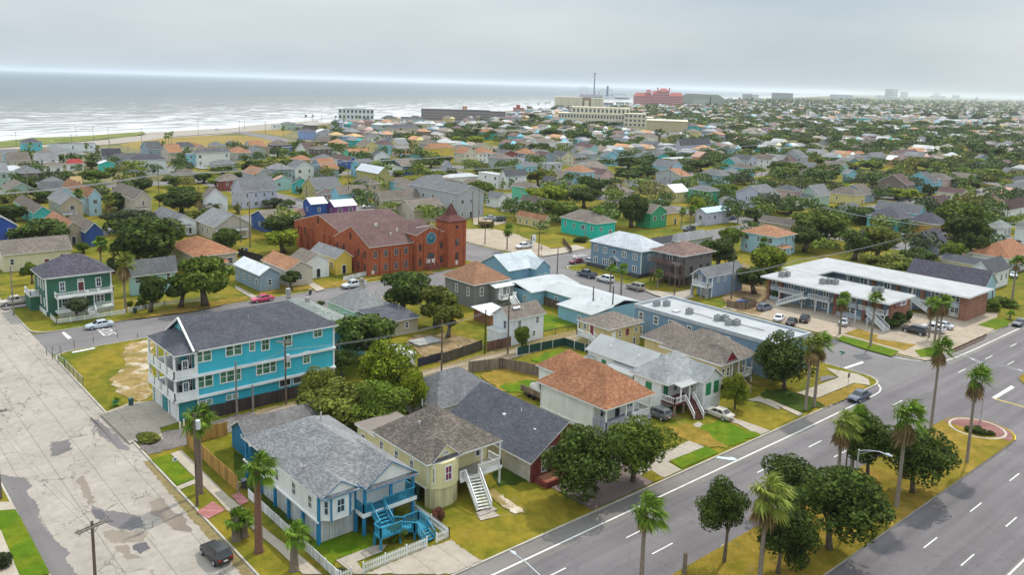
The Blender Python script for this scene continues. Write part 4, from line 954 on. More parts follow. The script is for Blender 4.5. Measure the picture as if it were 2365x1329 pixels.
def white_green():
 wm = M('siding', (.72, .73, .72)); gs = M('plain', (.02, .2, .08), rough=.5); rd = M('plain', (.14, .035, .04)); rm = M('flat', (.33, .335, .33), (.16, .165, .165))
 rs = M('shingle', (.24, .245, .245), (.36, .365, .36))
 h = House('raised_house', 'white raised house with green shutters, grey roof and dark red porch stairs', 'house', (92.9, 70.4, 102.4, 89.))
 h.walls(.2, 4.6, wm, (92.9, 72.4, 98.1, 77.6)); h.walls(0, 4.6, wm, (98.1, 70.4, 102.4, 77.6), name='front_wall', skip='bs')
 h.walls(0, 4.6, wm, (98.1, 68.8, 102.4, 70.4), name='bay', skip='bn', gables=(('v', 1.5),))
 h.hip(4.65, 2.9, rs, .4, (92.9, 71.4, 102.4, 78.), ridge=3., axis='u')
 h.gable('v', 4.65, 1.6, rs, .35, (98.1, 68.8, 102.4, 74.5), name='bay_roof')
 h.shed((94., 69.6, 98.5, 72.6), 4.35, 4.75, 'v', rm); h.posts([(94.4, 70.), (96.3, 69.9)], 1.9, 4.2, TRIM, .18)
 h.box('porch_deck', (92.9, 69.8, 1.7, 98.1, 72.4, 1.9), rd); h.boxes('porch_wall', [(97.9, 69.9, 1.9, 98.1, 72.4, 4.5)], wm)
 h.rail([(92.95, 72.3), (92.95, 69.9), (95.4, 69.9)], 1.9, TRIM, .9, .3); h.rail([(97.2, 69.9), (98., 69.9)], 1.9, TRIM, .9, .3)
 h.stairs((96.3, 69.8, 1.9), (95.2, 67.2, .1), 1.5, rd, rd, rm=TRIM)
 h.posts([(93.1, 70.), (95.2, 70.), (97.9, 70.)], 0, 1.7, M('plain', (.3, .2, .15)), .25)
 h.win('v', 96.2, 2.5, 1., 1.7, plane=72.4); h.boxes('shutter', [(93.4, 72.33, 2.3, 94.4, 72.4, 4.2)], gs)
 for a in (99.3, 101.2): h.box('shutter', (a - .55, 68.72, 2.3, a + .55, 68.8, 4.1), gs)
 h.box('garage_door', (98.9, 68.72, 0, 101.7, 68.8, 1.9), M('siding', (.7, .7, .69), h=.45))
 f, p = win_mesh(.9, .9, TRIM, GLASS, 'plain'); o = child('window', f, h.root, (98. - h.o[0] - .12, 71.2 - h.o[1], 3.05), -math.pi / 2); o.rotation_euler = (0, math.radians(45), -math.pi / 2); child('pane', p, o)
 h.box('shutter', (92.83, 74.2, 2.2, 92.9, 75.3, 3.9), gs); h.win('u', 77., 3., .5, .6)
 # long rear wing
 h.walls(0, 4.4, wm, (95.8, 78., 102.4, 90.), name='rear_wall', gables=(('v', 1.7),)); h.gable('v', 4.4, 1.75, rm, .35, (95.8, 78., 102.4, 90.), name='rear_roof')
 h.walls(0, 3.4, M('siding', (.62, .6, .52)), (94.2, 79., 95.8, 84.), name='lean_to'); h.shed((93.9, 78.8, 96.2, 84.3), 3.4, 4.1, 'u', rm, name='lean_to_roof')
 h.box('shutter', (95.72, 86., 2.4, 95.8, 86.9, 3.5), gs); h.shed((94.6, 88.2, 95.9, 90), 3.2, 3.5, 'u', rm, name='hood'); h.posts([(94.7, 88.3), (94.7, 89.9)], 0, 3.1, TRIM, .12); h.box('shutter', (95.72, 88.8, 1., 95.8, 89.5, 3.), gs)
 h.vents([(97.2, 80.5, 5.3, .35, .12), (97.3, 86.5, 5.3, .35, .12)], TRIM)
white_green()
def yellow_brown():
 wm = M('siding', (.62, .5, .26)); red = M('siding', (.28, .02, .03))
 h = House('raised_house', 'yellow raised house with brown roof, red gable and arched front porch', 'house', (106.2, 71.6, 115.2, 86.))
 h.walls(1.2, 4.6, wm, (106.2, 73.6, 115.2, 83.)); h.boxes('skirt', [(106.3, 73.7, 0, 106.4, 83, 1.2), (106.3, 73.6, 0, 115, 73.7, 1.2)], M('boards', (.4, .33, .2)))
 h.hip(4.8, 3.3, R_TAN, .5, (106.2, 71.6, 115.2, 83.), ridge=3., axis='v'); h.walls(0, 4.6, wm, (108.2, 83., 115.2, 88.5), name='rear_wall'); h.hip(4.75, 2.8, R_TAN, .5, (108., 82., 115.2, 88.5), name='rear_roof')
 h.gablet('v', 106.6, 110.2, 4.85, 1.8, 71.4, 75.5, R_TAN, red, TRIM, .12, .3)
 h.walls(1.2, 4.6, wm, (106.2, 71.8, 109.2, 73.6), name='front_wall', skip='b'); h.win('v', 107.2, 2.3, .8, 1.6, plane=71.8); h.win('v', 108.5, 2.3, .8, 1.6, plane=71.8)
 h.box('porch_deck', (109.2, 71.5, 1., 115.3, 73.6, 1.25), M('boards', (.3, .28, .26))); h.posts([(109.5, 71.7), (111.3, 71.7), (113.2, 71.7), (115.1, 71.7)], 1.25, 4.5, TRIM, .2); h.posts([(111.3, 71.7), (115.1, 71.7)], 0, 1., TRIM, .2)
 mb = MB()
 for a, b in ((109.5, 111.3), (111.3, 113.2), (113.2, 115.1)):
  c = (a + b) / 2; r = (b - a) / 2
  for k in range(8):
   t0, t1 = math.pi * k / 8, math.pi * (k + 1) / 8
   mb.poly([(c - r * math.cos(t0), 71.7, 3.9 + .5 * math.sin(t0)), (c - r * math.cos(t1), 71.7, 3.9 + .5 * math.sin(t1)), (c - r * math.cos(t1), 71.7, 4.6), (c - r * math.cos(t0), 71.7, 4.6)])
 h.add('arch', mb, TRIM); h.win('v', 112.2, 2., 1.6, 1.7, 'pair', plane=73.6); h.door('v', 110.2, 1.25, 1., 2.1, DARK, plane=73.6)
 h.rail([(111.4, 71.6), (115.2, 71.6), (115.2, 73.5)], 1.25, TRIM, .9); h.stairs((110.3, 71.5, 1.25), (109.6, 68.6, .1), 1.4, M('plain', (.3, .22, .16)))
 for v in (75.4, 80.): h.win('u', v, 2.5, 1.6, .8, 'pair')
yellow_brown()
def cyan_house():
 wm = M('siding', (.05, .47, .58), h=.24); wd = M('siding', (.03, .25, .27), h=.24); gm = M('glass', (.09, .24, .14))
 h = House('townhouse', 'tall bright turquoise townhouse of three storeys with white trim and charcoal roof', 'house', (36.9, 110.2, 60.6, 120.4))
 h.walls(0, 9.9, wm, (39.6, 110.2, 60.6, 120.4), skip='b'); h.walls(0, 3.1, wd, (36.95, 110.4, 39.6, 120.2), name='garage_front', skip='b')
 rc = R_CB
 mb = MB(); a, b, c_, e0 = (39.1, 115.3, 13.15), (55.6, 115.3, 13.15), 9.75, (39.1, 109.7)
 p = [(39.1, 109.6, c_), (61.1, 109.6, c_), (61.1, 121., c_), (39.1, 121., c_)]; mb.poly([p[0], p[1], b, a]).poly([p[2], p[3], a, b]).poly([p[1], p[2], b])
 mb.bar((39.05, 109.5, 9.7), (39.05, 115.3, 13.1), .25, 1).bar((39.05, 121.1, 9.7), (39.05, 115.3, 13.1), .25, 1); mb.box(39.7, 109.6, 9.5, 61.1, 121., 9.74, 1); h.add('roof', mb, [rc, TRIM])
 g = MB().poly([(39.55, 120.3, 9.8), (39.55, 110.3, 9.8), (39.55, 115.3, 13.05)]); h.add('gable_wall', g, M('siding', (.12, .5, .58)))
 mb = MB(); z0, z1 = 9.55, 11.1; u0, v0, v1 = 36.5, 109.7, 120.9
 mb.poly([(u0, v1, z0), (u0, v0, z0), (39.5, 112.9, z1), (39.5, 117.7, z1)]); mb.poly([(u0, v0, z0), (39.5, v0, z0), (39.5, 112.9, z1)]); mb.poly([(39.5, v1, z0), (u0, v1, z0), (39.5, 117.7, z1)]); mb.box(u0, v0, z0 - .2, 39.5, v1, z0 - .002, 1, 't'); h.add('porch_roof', mb, [rc, TRIM])
 f, p = win_mesh(.7, .8, TRIM, GLASS, 'round'); o = child('window', f, h.root, (39.5 - h.o[0], 115.3 - h.o[1], 11.2), -math.pi / 2); child('pane', p, o)
 for z in (3.1, 6.2):
  h.box('balcony_deck', (36.4, 109.9, z - .25, 39.6, 120.7, z), M('plain', (.4, .4, .38)))
  h.boxes('band', [(36.3, 109.8, z - .3, 36.4, 120.75, z + .02), (36.3, 109.75, z - .3, 60.7, 109.9 + .28, z + .02)], TRIM)
  h.rail([(39.6, 109.95), (36.45, 109.95), (36.45, 112.6), (36.45, 115.3), (36.45, 118), (36.45, 120.6)], z, TRIM, 1.05, .14, solid=True)
  h.posts([(36.6, 110.15), (39.45, 110.1), (36.6, 120.4), (36.6, 113.6), (36.6, 117)], z, z + (2.9 if z < 5 else 3.2), TRIM, .26)
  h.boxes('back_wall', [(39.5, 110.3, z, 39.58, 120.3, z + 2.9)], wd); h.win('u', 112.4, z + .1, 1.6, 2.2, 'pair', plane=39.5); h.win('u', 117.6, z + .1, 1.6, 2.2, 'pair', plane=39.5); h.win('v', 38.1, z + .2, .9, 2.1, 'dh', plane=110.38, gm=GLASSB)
  h.boxes('porch_seat', [(38.2, 111.5, z + .05, 39.2, 113.6, z + .75)], DARK)
 gd = M('siding', (.72, .72, .7), h=.5)
 for v in (112., 118.4): h.box('garage_door', (36.86, v - 1.2, .02, 36.95, v + 1.2, 2.4), gd)
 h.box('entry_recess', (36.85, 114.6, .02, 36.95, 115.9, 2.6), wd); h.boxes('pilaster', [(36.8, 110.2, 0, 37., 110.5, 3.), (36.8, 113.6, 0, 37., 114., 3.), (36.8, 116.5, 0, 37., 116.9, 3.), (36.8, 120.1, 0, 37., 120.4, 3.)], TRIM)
 h.boxes('wall_lamp', [(36.7, 113.7, 2.4, 36.8, 113.9, 2.7), (36.7, 116.6, 2.4, 36.8, 116.8, 2.7)], DARK)
 h.boxes('corner_board', [(60.4, 110.1, 0, 60.65, 110.25, 9.6), (39.5, 110.1, 0, 39.75, 110.25, 9.6)], TRIM); h.box('frieze', (39.75, 110.08, 9.35, 60.4, 110.2, 9.6), TRIM)
 fx = lambda x: P(x, 800, 5)[0]
 def px(xz, yz, w, hh, style, vv=110.2):
  X = 330 + xz / 3.3217; Y = 660 + yz / 3.3217
  lo, hi = 36., 64.
  for _ in range(40):
   m = (lo + hi) / 2
   if PJ(m, vv, 5)[0] < X: lo = m
   else: hi = m
  h.win('v', lo, zat(lo, vv, Y) - .25, w * 1.2, hh * 1.1, style, gm=gm)
 for a in ((467, 575, 2., 1.75, 'pair'), (702, 527, 2., 1.75, 'pair'), (842, 493, .75, 1.75, 'dh'), (943, 487, 1.1, 1.8, 'dh'), (1115, 456, 1.1, 1.8, 'dh'), (1343, 386, 1.3, 1.5, 'dh'),
    (473, 770, 2., 1.8, 'pair'), (672, 728, 2.6, 1.8, 'triple'), (946, 665, 2.6, 1.8, 'triple'), (1256, 588, 1.05, 1.8, 'dh'), (1108, 625, .9, 1.8, 'dh')): px(*a)
 for a in ((480, 905, 1.5, .75, 'pair'), (680, 862, 1.5, .75, 'pair')): px(*a)
 o = M('glass', (.2, .19, .18))
 for xz, w in ((1090, 1.9), (1205, 2.4), (1310, 2.)):
  lo, hi = 36., 64.
  for _ in range(40):
   m = (lo + hi) / 2
   if PJ(m, 110.2, 2)[0] < 330 + xz / 3.3217: lo = m
   else: hi = m
  h.win('v', lo, 1.55, w, 1.3, 'plain', gm=GLASS if xz < 1100 else o)
 h.vents([(48.5, 113.5, 11.4, .9, .08), (53, 114.5, 12., .8, .08), (46, 114.2, 11.9, .5, .05), (49, 112.5, 10.9, .3, .06), (55.5, 115, 12.3, .3, .06)])
 for a, b in ((57.5, 113.2), (49.5, 113.4)): h.boxes('roof_vent', [(a, b, 11., a + .25, b + .25, 11.55)], M('plain', (.08, .08, .09)))
cyan_house()
def blue_garage():
 h = House('garage', 'small deep blue garage with grey gable roof beside the golden timber fence', 'garage', (39.5, 92.6, 51., 98.4))
 wm = M('siding', (.015, .17, .33)); h.walls(0, 2.6, wm, gables=(('u', 1.75),)); h.gable('u', 2.65, 1.8, M('shingle', (.13, .12, .115), (.19, .18, .172)), .4)
 mb = MB(); c = (39.46, 95.2, 2.55)
 for k in range(5): a = math.radians(90 + 72 * k); mb.bar(c, (c[0], c[1] + .35 * math.cos(a), c[2] + .35 * math.sin(a)), .09)
 h.add('star_ornament', mb, TRIM); h.win('v', 41.5, 1., 1., 1.1)
 h.boxes('gutter', [(39.1, 92.1, 2.35, 51.2, 92.2, 2.5)], TRIM)
blue_garage()
def green_house():
 wm = M('siding', (.035, .13, .085)); dk = M('plain', (.12, .035, .03))
 h = House('two_storey_house', 'dark green two storey house with white double porch and picket fence', 'house', (34.8, 175.2, 46.6, 184.5))
 h.walls(0, 7.5, wm); h.hip(7.65, 3.2, R_NV, .55, ridge=2.9, axis='u'); h.boxes('corner_board', [(34.74, 175.14, .9, 34.98, 175.38, 7.4), (46.4, 175.12, .9, 46.64, 175.2, 7.4)], TRIM); h.box('frieze', (34.7, 175.1, 7.2, 46.7, 175.2, 7.45), TRIM)
 h.walls(0, 3., wm, (33.2, 181, 34.8, 186), name='side_wing'); h.flat(3.1, R_WF, .1, (33.2, 181, 34.8, 186), name='side_roof'); h.rail([(34.7, 181.05), (33.25, 181.05), (33.25, 185.9)], 3.1, TRIM, .9)
 h.boxes('base_panel', [(34.7, 175.6, 0, 34.8, 178.5, .9), (34.7, 179, 0, 34.8, 182, .9)], TRIM)
 for a in (37.7,): h.win('v', a, 4.6, 1.05, 1.9, gm=GLASSB)
 h.win('v', 44.2, 4.6, 1.05, 1.9, gm=M('glass', (.04, .07, .09))); h.door('v', 41., 3.9, 1., 2.1, dk, plane=175.2); h.win('v', 41., 6.15, 1.1, .5, 'plain')
 for v in (177, 179, 181): h.win('u', v, 4.9, .85, 1.7, gm=M('glass', (.2, .25, .25)))
 for v in (176.8, 179.6): h.win('u', v, 1.6, .85, 1.7, gm=M('glass', (.2, .25, .25)))
 h.box('balcony_deck', (36.2, 173.1, 3.55, 46.4, 175.2, 3.85), TRIM); h.rail([(36.25, 175.1), (36.25, 173.15), (46.35, 173.15), (46.35, 175.1)], 3.85, TRIM, .85)
 h.box('porch_deck', (36.2, 173.1, .7, 46.4, 175.2, .95), TRIM); h.posts([(36.4, 173.3), (41.2, 173.3), (46.2, 173.3), (42.8, 173.3)], .95, 3.6, TRIM, .18)
 h.rail([(36.3, 173.2), (41, 173.2)], .95, TRIM, .85); h.rail([(42.8, 173.2), (46.3, 173.2)], .95, TRIM, .85); h.stairs((42, 173, .9), (42, 171.4, .1), 1.3, TRIM)
 h.win('v', 38., 1.5, 1.2, 1.6); h.win('v', 44.4, 1.5, 1.5, 1.5, 'pair'); h.boxes('deck_chair', [(41.5, 173.9, 3.9, 42.1, 174.4, 4.5), (43.6, 174., 3.9, 44.2, 174.5, 4.5)], TRIM)
 h.boxes('skirt', [(36.3, 173.25, 0, 46.3, 173.3, .7)], M('plain', (.5, .5, .46)))
green_house()
def church():
 bk = M('brick', (.33, .08, .035), (.47, .14, .06)); rf = M('shingle', (.1, .055, .05), (.165, .098, .09)); st = M('plain', (.2, .06, .04)); br = M('plain', (.16, .05, .035)); bw = M('plain', (.42, .3, .26)); wt = M('plain', (.66, .62, .54))
 h = House('brick_church', 'large red brick church with maroon roofs, blue rose window and pointed corner tower', 'church', (102.8, 169.7, 130, 216))
 c1 = 178.2; e1 = 7.1; zr = zat(102.8, c1, 523.5)
 # nave wing, ridge along u
 h.walls(0, e1, bk, (102.8, 169.7, 124, 186.7), gables=(('u', zr - e1),)); h.gable('u', e1, zr - e1, rf, .25, (102.9, 169.7, 124, 186.7), trim=wt, ovg=.05)
 zr2 = zat(105.8, 200.5, 497)
 h.walls(0, 7., bk, (105.8, 186.72, 128, 214.5), gables=(('u', zr2 - 7.),), name='rear_wall'); h.gable('u', 7., zr2 - 7., rf, .25, (105.9, 186.8, 128, 214.5), trim=wt, ovg=.05, name='rear_roof')
 # facade with its gable
 zf = zat(120, 168.2, 523.5)
 mb = MB(); a0, a1, f = 115.6, 124.2, 168.2; c = (a0 + a1) / 2
 mb.box(a0, f, 0, a1, 169.8, 9., skip='bt'); mb.poly([(a0, f, 9), (a1, f, 9), (c, f, zf)]); h.add('facade', mb, bk)
 h.gable('v', 9., zf - 9., rf, .15, (a0, 168.2, a1, 178.), trim=wt, name='facade_roof', ovg=.1)
 h.boxes('side_wall', [(a0 + .01, 169.8, 7, a1 - .01, 176, 8.9)], bk)
 h.boxes('pilaster', [(a0 - .1, f - .25, 0, a0 + .5, f, 8.4), (117.7, f - .22, 0, 118.1, f, 10), (122.2, f - .22, 0, 122.6, f, 10), (a1 - .5, f - .25, 0, a1, f, 8.4)], bk)
 # tower
 tw = House.add; t0, t1, s0, s1 = 124.2, 129.6, 166.6, 172.
 h.box('tower', (t0, s0, 0, t1, s1, 11.9), bk); h.boxes('pilaster', [(t0 - .08, s0 - .2, 0, t0 + .6, s0, 11.6), (t1 - .6, s0 - .2, 0, t1 + .08, s0, 11.6)], bk)
 cx, cy = (t0 + t1) / 2, (s0 + s1) / 2; sp = MB(); e = .3
 lv = [(t1 - t0) / 2 + e, 1.6, 1.25, .06]; zz = [11.9, 13.0, 13.25, 16.3]
 for (r0, a), (r1, b) in zip(zip(lv, zz), list(zip(lv, zz))[1:]):
  q = lambda r, z: [(cx - r, cy - r, z), (cx + r, cy - r, z), (cx + r, cy + r, z), (cx - r, cy + r, z)]
  A, B = q(r0, a), q(r1, b)
  for k in range(4): sp.poly([A[k], A[(k + 1) % 4], B[(k + 1) % 4], B[k]])
 sp.box(t0 - e, s0 - e, 11.7, t1 + e, s1 + e, 11.9); sr = h.add('spire', sp, M('shingle', (.1, .035, .03), (.15, .06, .05))); h.add('finial', MB().cyl(cx, cy, 16.2, 16.9, .06, 6), wt, sr)
 for r in range(2): h.win('v', cx, 1.9 + 3.6 * r, 1.1, 1.9, 'arch', plane=s0, fm=br)
 h.win('v', cx, 9.9, .9, .9, 'round', plane=s0, fm=br); h.box('notice', (cx - .35, s0 - .05, .6, cx + .35, s0, 1.7), wt)
 bg = M('glass', (.02, .12, .16)); h.win('v', c, 6.4, 3., 3., 'round', fm=M('plain', (.12, .3, .38)), gm=bg, plane=f, name='rose_window'); h.win('v', c, 10.3, .9, .9, 'round', fm=br, plane=f)
 h.win('v', c, 2.9, 2.4, 1.35, 'arch', fm=br, gm=bg, plane=f - .02, name='fanlight'); h.door('v', c - .6, .9, 1.1, 2., M('plain', (.25, .06, .04)), plane=f); h.door('v', c + .6, .9, 1.1, 2., M('plain', (.25, .06, .04)), plane=f)
 h.boxes('poster', [(c - 1., f - .14, 1.6, c - .3, f - .1, 2.6), (c + .3, f - .14, 1.6, c + 1., f - .1, 2.6)], wt)
 h.stairs((c, f, .9), (c, f - 1.8, .05), 3.2, M('plain', (.28, .08, .07)), rails=True, rm=st)
 for u in (104.6, 107.6, 110.6, 113.4):
  for z in (.9, 4.3): h.win('v', u, z, 1.15, 1.9, 'arch', fm=bw)
  h.box('buttress', (u + 1.2, 169.3, 0, u + 1.75, 169.7, 5.9), bk)
 for u in (116.6, 123.):
  for z in (1.2, 4.9): h.win('v', u, z, 1.1, 1.9, 'arch', fm=br, plane=f)
 for v in (171.4, 174.3, 181.5, 184.6):
  for z in (1., 4.2): h.win('u', v, z, 1., 1.9, 'arch', fm=br)
  h.box('buttress', (102.3, v + 1.2, 0, 102.8, v + 1.75, 5.4), bk)
 h.win('u', c1, 7.7, .9, 1.9, 'arch', fm=br); h.box('notice', (103.6, 169.62, .4, 104.3, 169.7, 1.3), wt)
 for v in (189.5, 191.8, 204, 208, 211.5): h.win('u', v, 4.2, 1., 1.9, 'arch', fm=br, plane=105.8)
 h.win('u', 200.5, 8.2, .9, 1.9, 'arch', fm=br, plane=105.8)
 for v in (194, 197, 203, 206.2, 210): h.box('buttress', (105.3, v, 0, 105.8, v + .5, 5.8), bk)
 mb = MB().box(c - .1, f - .3, zf - .6, c + .12, f - .1, zf + 1.3).box(c - .5, f - .3, zf + .4, c + .5, f - .1, zf + .6); h.add('cross', mb, M('plain', (.6, .45, .3)))
 h.add('tie_beam', MB().bar((c - 4.2, 168.6, zf + .1), (c + .8, 168.2, zf + .3), .14), wt)
 h.boxes('roof_vent', [(113.5, 174, 9.2, 113.9, 174.3, 10.1), (111, 173, 8.8, 111.3, 173.3, 9.5), (109, 177, 10.3, 109.8, 177.3, 11.3)], wt)
church()
# ================================================================ more houses, placed corner by corner
def fit(xN, yN, xL, xR, h, depth=9.):
 u0, v0 = P(xN, yN, h)
 def sol(fn, x):
  lo, hi = .5, 90.
  for _ in range(40):
   m = (lo + hi) / 2
   if fn(m): lo = m
   else: hi = m
  return lo
 u1 = u0 + (sol(lambda t: PJ(u0 + t, v0, h)[0] < xR, xR) if xR is not None else depth)
 v1 = v0 + (sol(lambda t: PJ(u0, v0 + t, h)[0] > xL, xL) if xL is not None else depth)
 return u0, v0, u1, v1
WC = dict(white=(.76, .77, .77), cream=(.68, .62, .42), yellow=(.72, .52, .09), paleyellow=(.66, .56, .25), mustard=(.45, .27, .05), tan=(.44, .36, .25), beige=(.52, .46, .37), grey=(.42, .44, .45), greyblue=(.27, .35, .42), lav=(.5, .5, .6),
   blue=(.03, .09, .4), navy=(.02, .07, .26), skyblue=(.24, .54, .68), ltblue=(.36, .56, .66), slate=(.17, .28, .37), periwinkle=(.25, .36, .62), cyan=(.1, .5, .56), teal=(.05, .42, .4), turquoise=(.02, .52, .42), mint=(.12, .52, .33), green=(.04, .33, .15), palegreen=(.38, .5, .41), paleteal=(.36, .55, .53),
   olive=(.42, .38, .14), pink=(.62, .42, .38), purple=(.24, .05, .22), maroon=(.25, .06, .05), brown=(.2, .15, .12), darkbrown=(.14, .105, .1), orange=(.5, .26, .12), royal=(.02, .08, .33))
RC = dict(dgrey=R_DG, grey=R_G, lgrey=R_LG, brown=R_BR, tan=R_TAN, rust=R_RU, orange=R_OR, maroon=R_MAR, navy=R_NV, white=R_W, flatwhite=R_WF, bluemetal=R_BLU, palegreen=R_PG, charcoal=R_CB, red=M('shingle', (.35, .04, .04), (.45, .08, .07)), salmon=M('shingle', (.4, .23, .17), (.5, .3, .23)), gold=M('shingle', (.5, .33, .14), (.6, .42, .2)))
CN = dict(lav='lavender', ltblue='light blue', paleyellow='pale yellow', royal='royal blue', skyblue='sky blue', slate='slate blue', greyblue='grey-blue', palegreen='pale green', paleteal='pale teal', darkbrown='dark brown')
RN = dict(dgrey='dark grey', lgrey='light grey', flatwhite='white flat', bluemetal='light blue metal', palegreen='greenish grey', white='white metal', rust='reddish brown', navy='purplish black')
FORM = dict(H='hip', U='gable', V='gable', F='flat')
MID = []
def colour_shift(c, k): return tuple(min(1, max(0, a * (1 + .12 * (k.random() - .5)))) for a in c)
WRN = random.Random(11)
def auto_house(rect, h, form, wall, roof, rh=None, near=True, note=None, label=None, base=0., wins=True, cat='house', name='house', rnd=WRN):
 u0, v0, u1, v1 = rect; d = cdist((u0 + u1) / 2, (v0 + v1) / 2)
 o = House(name, label or '', cat, rect)
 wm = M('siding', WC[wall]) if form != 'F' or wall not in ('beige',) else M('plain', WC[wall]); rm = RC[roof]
 W_, D = u1 - u0, v1 - v0; mn = min(W_, D)
 if rh is None: rh = dict(H=mn * .5 * .62, U=D * .5 * .62, V=W_ * .5 * .62, F=0)[form]
 if form in 'UV': o.walls(0, h, wm, gables=((form.lower(), rh),)); o.gable(form.lower(), h, rh, rm, .35)
 elif form == 'H': o.walls(0, h, wm); o.hip(h + .02, rh, rm, .45)
 else: o.walls(0, h, wm); o.flat(h + .25, rm, .2)
 o.rh = rh
 if wins:
  st = 2 if h > 5.2 else 1; fm = TRIM if wall != 'white' else M('plain', (.5, .52, .52), rough=.5)
  fl = (h - .3) / st
  for face, L, a0 in (('v', W_, u0), ('u', D, v0)):
   if L < 2.2: continue
   n = max(1, min(5, int(L / 3.1)))
   for k in range(n):
    if d > 330 and n > 3 and k % 2: continue
    for s_ in range(st):
     z = fl * s_ + max(.55, fl - 2.35) if st == 1 else fl * s_ + .9
     z = min(z, h - 1.75)
     if rnd.random() < .12: continue
     hh = 1.45; w = .9 if rnd.random() < .7 else 1.5
     if s_ == 0 and face == 'v' and k == n // 2 and rnd.random() < .6 and d < 400:
      o.door('v', a0 + L * (k + .5) / n, .15 if h < 4.6 else .3, .95, 2.05, rnd.choice([DARK, M('plain', (.2, .05, .04)), M('plain', (.5, .5, .5))]), plane=v0); continue
     o.win(face, a0 + L * (k + .5) / n, max(.5, z), w, hh, fm=fm, detail=d < 190)
 o.desc = (wall, roof, form, h, W_ * D, note)
 return o
def MH(tile, row, **kw):
 ox, oy, s = tile
 x, y, xl, xr, h, form, wall, roof = row[:8]
 r = fit(ox + x / s, oy + y / s, None if xl is None else ox + xl / s, None if xr is None else ox + xr / s, h, kw.pop('depth', 9.))
 rn = kw.pop('note', None); o = auto_house(r, h, form, wall, roof, row[8] if len(row) > 8 else None, note=rn, **kw); MID.append(o); return o
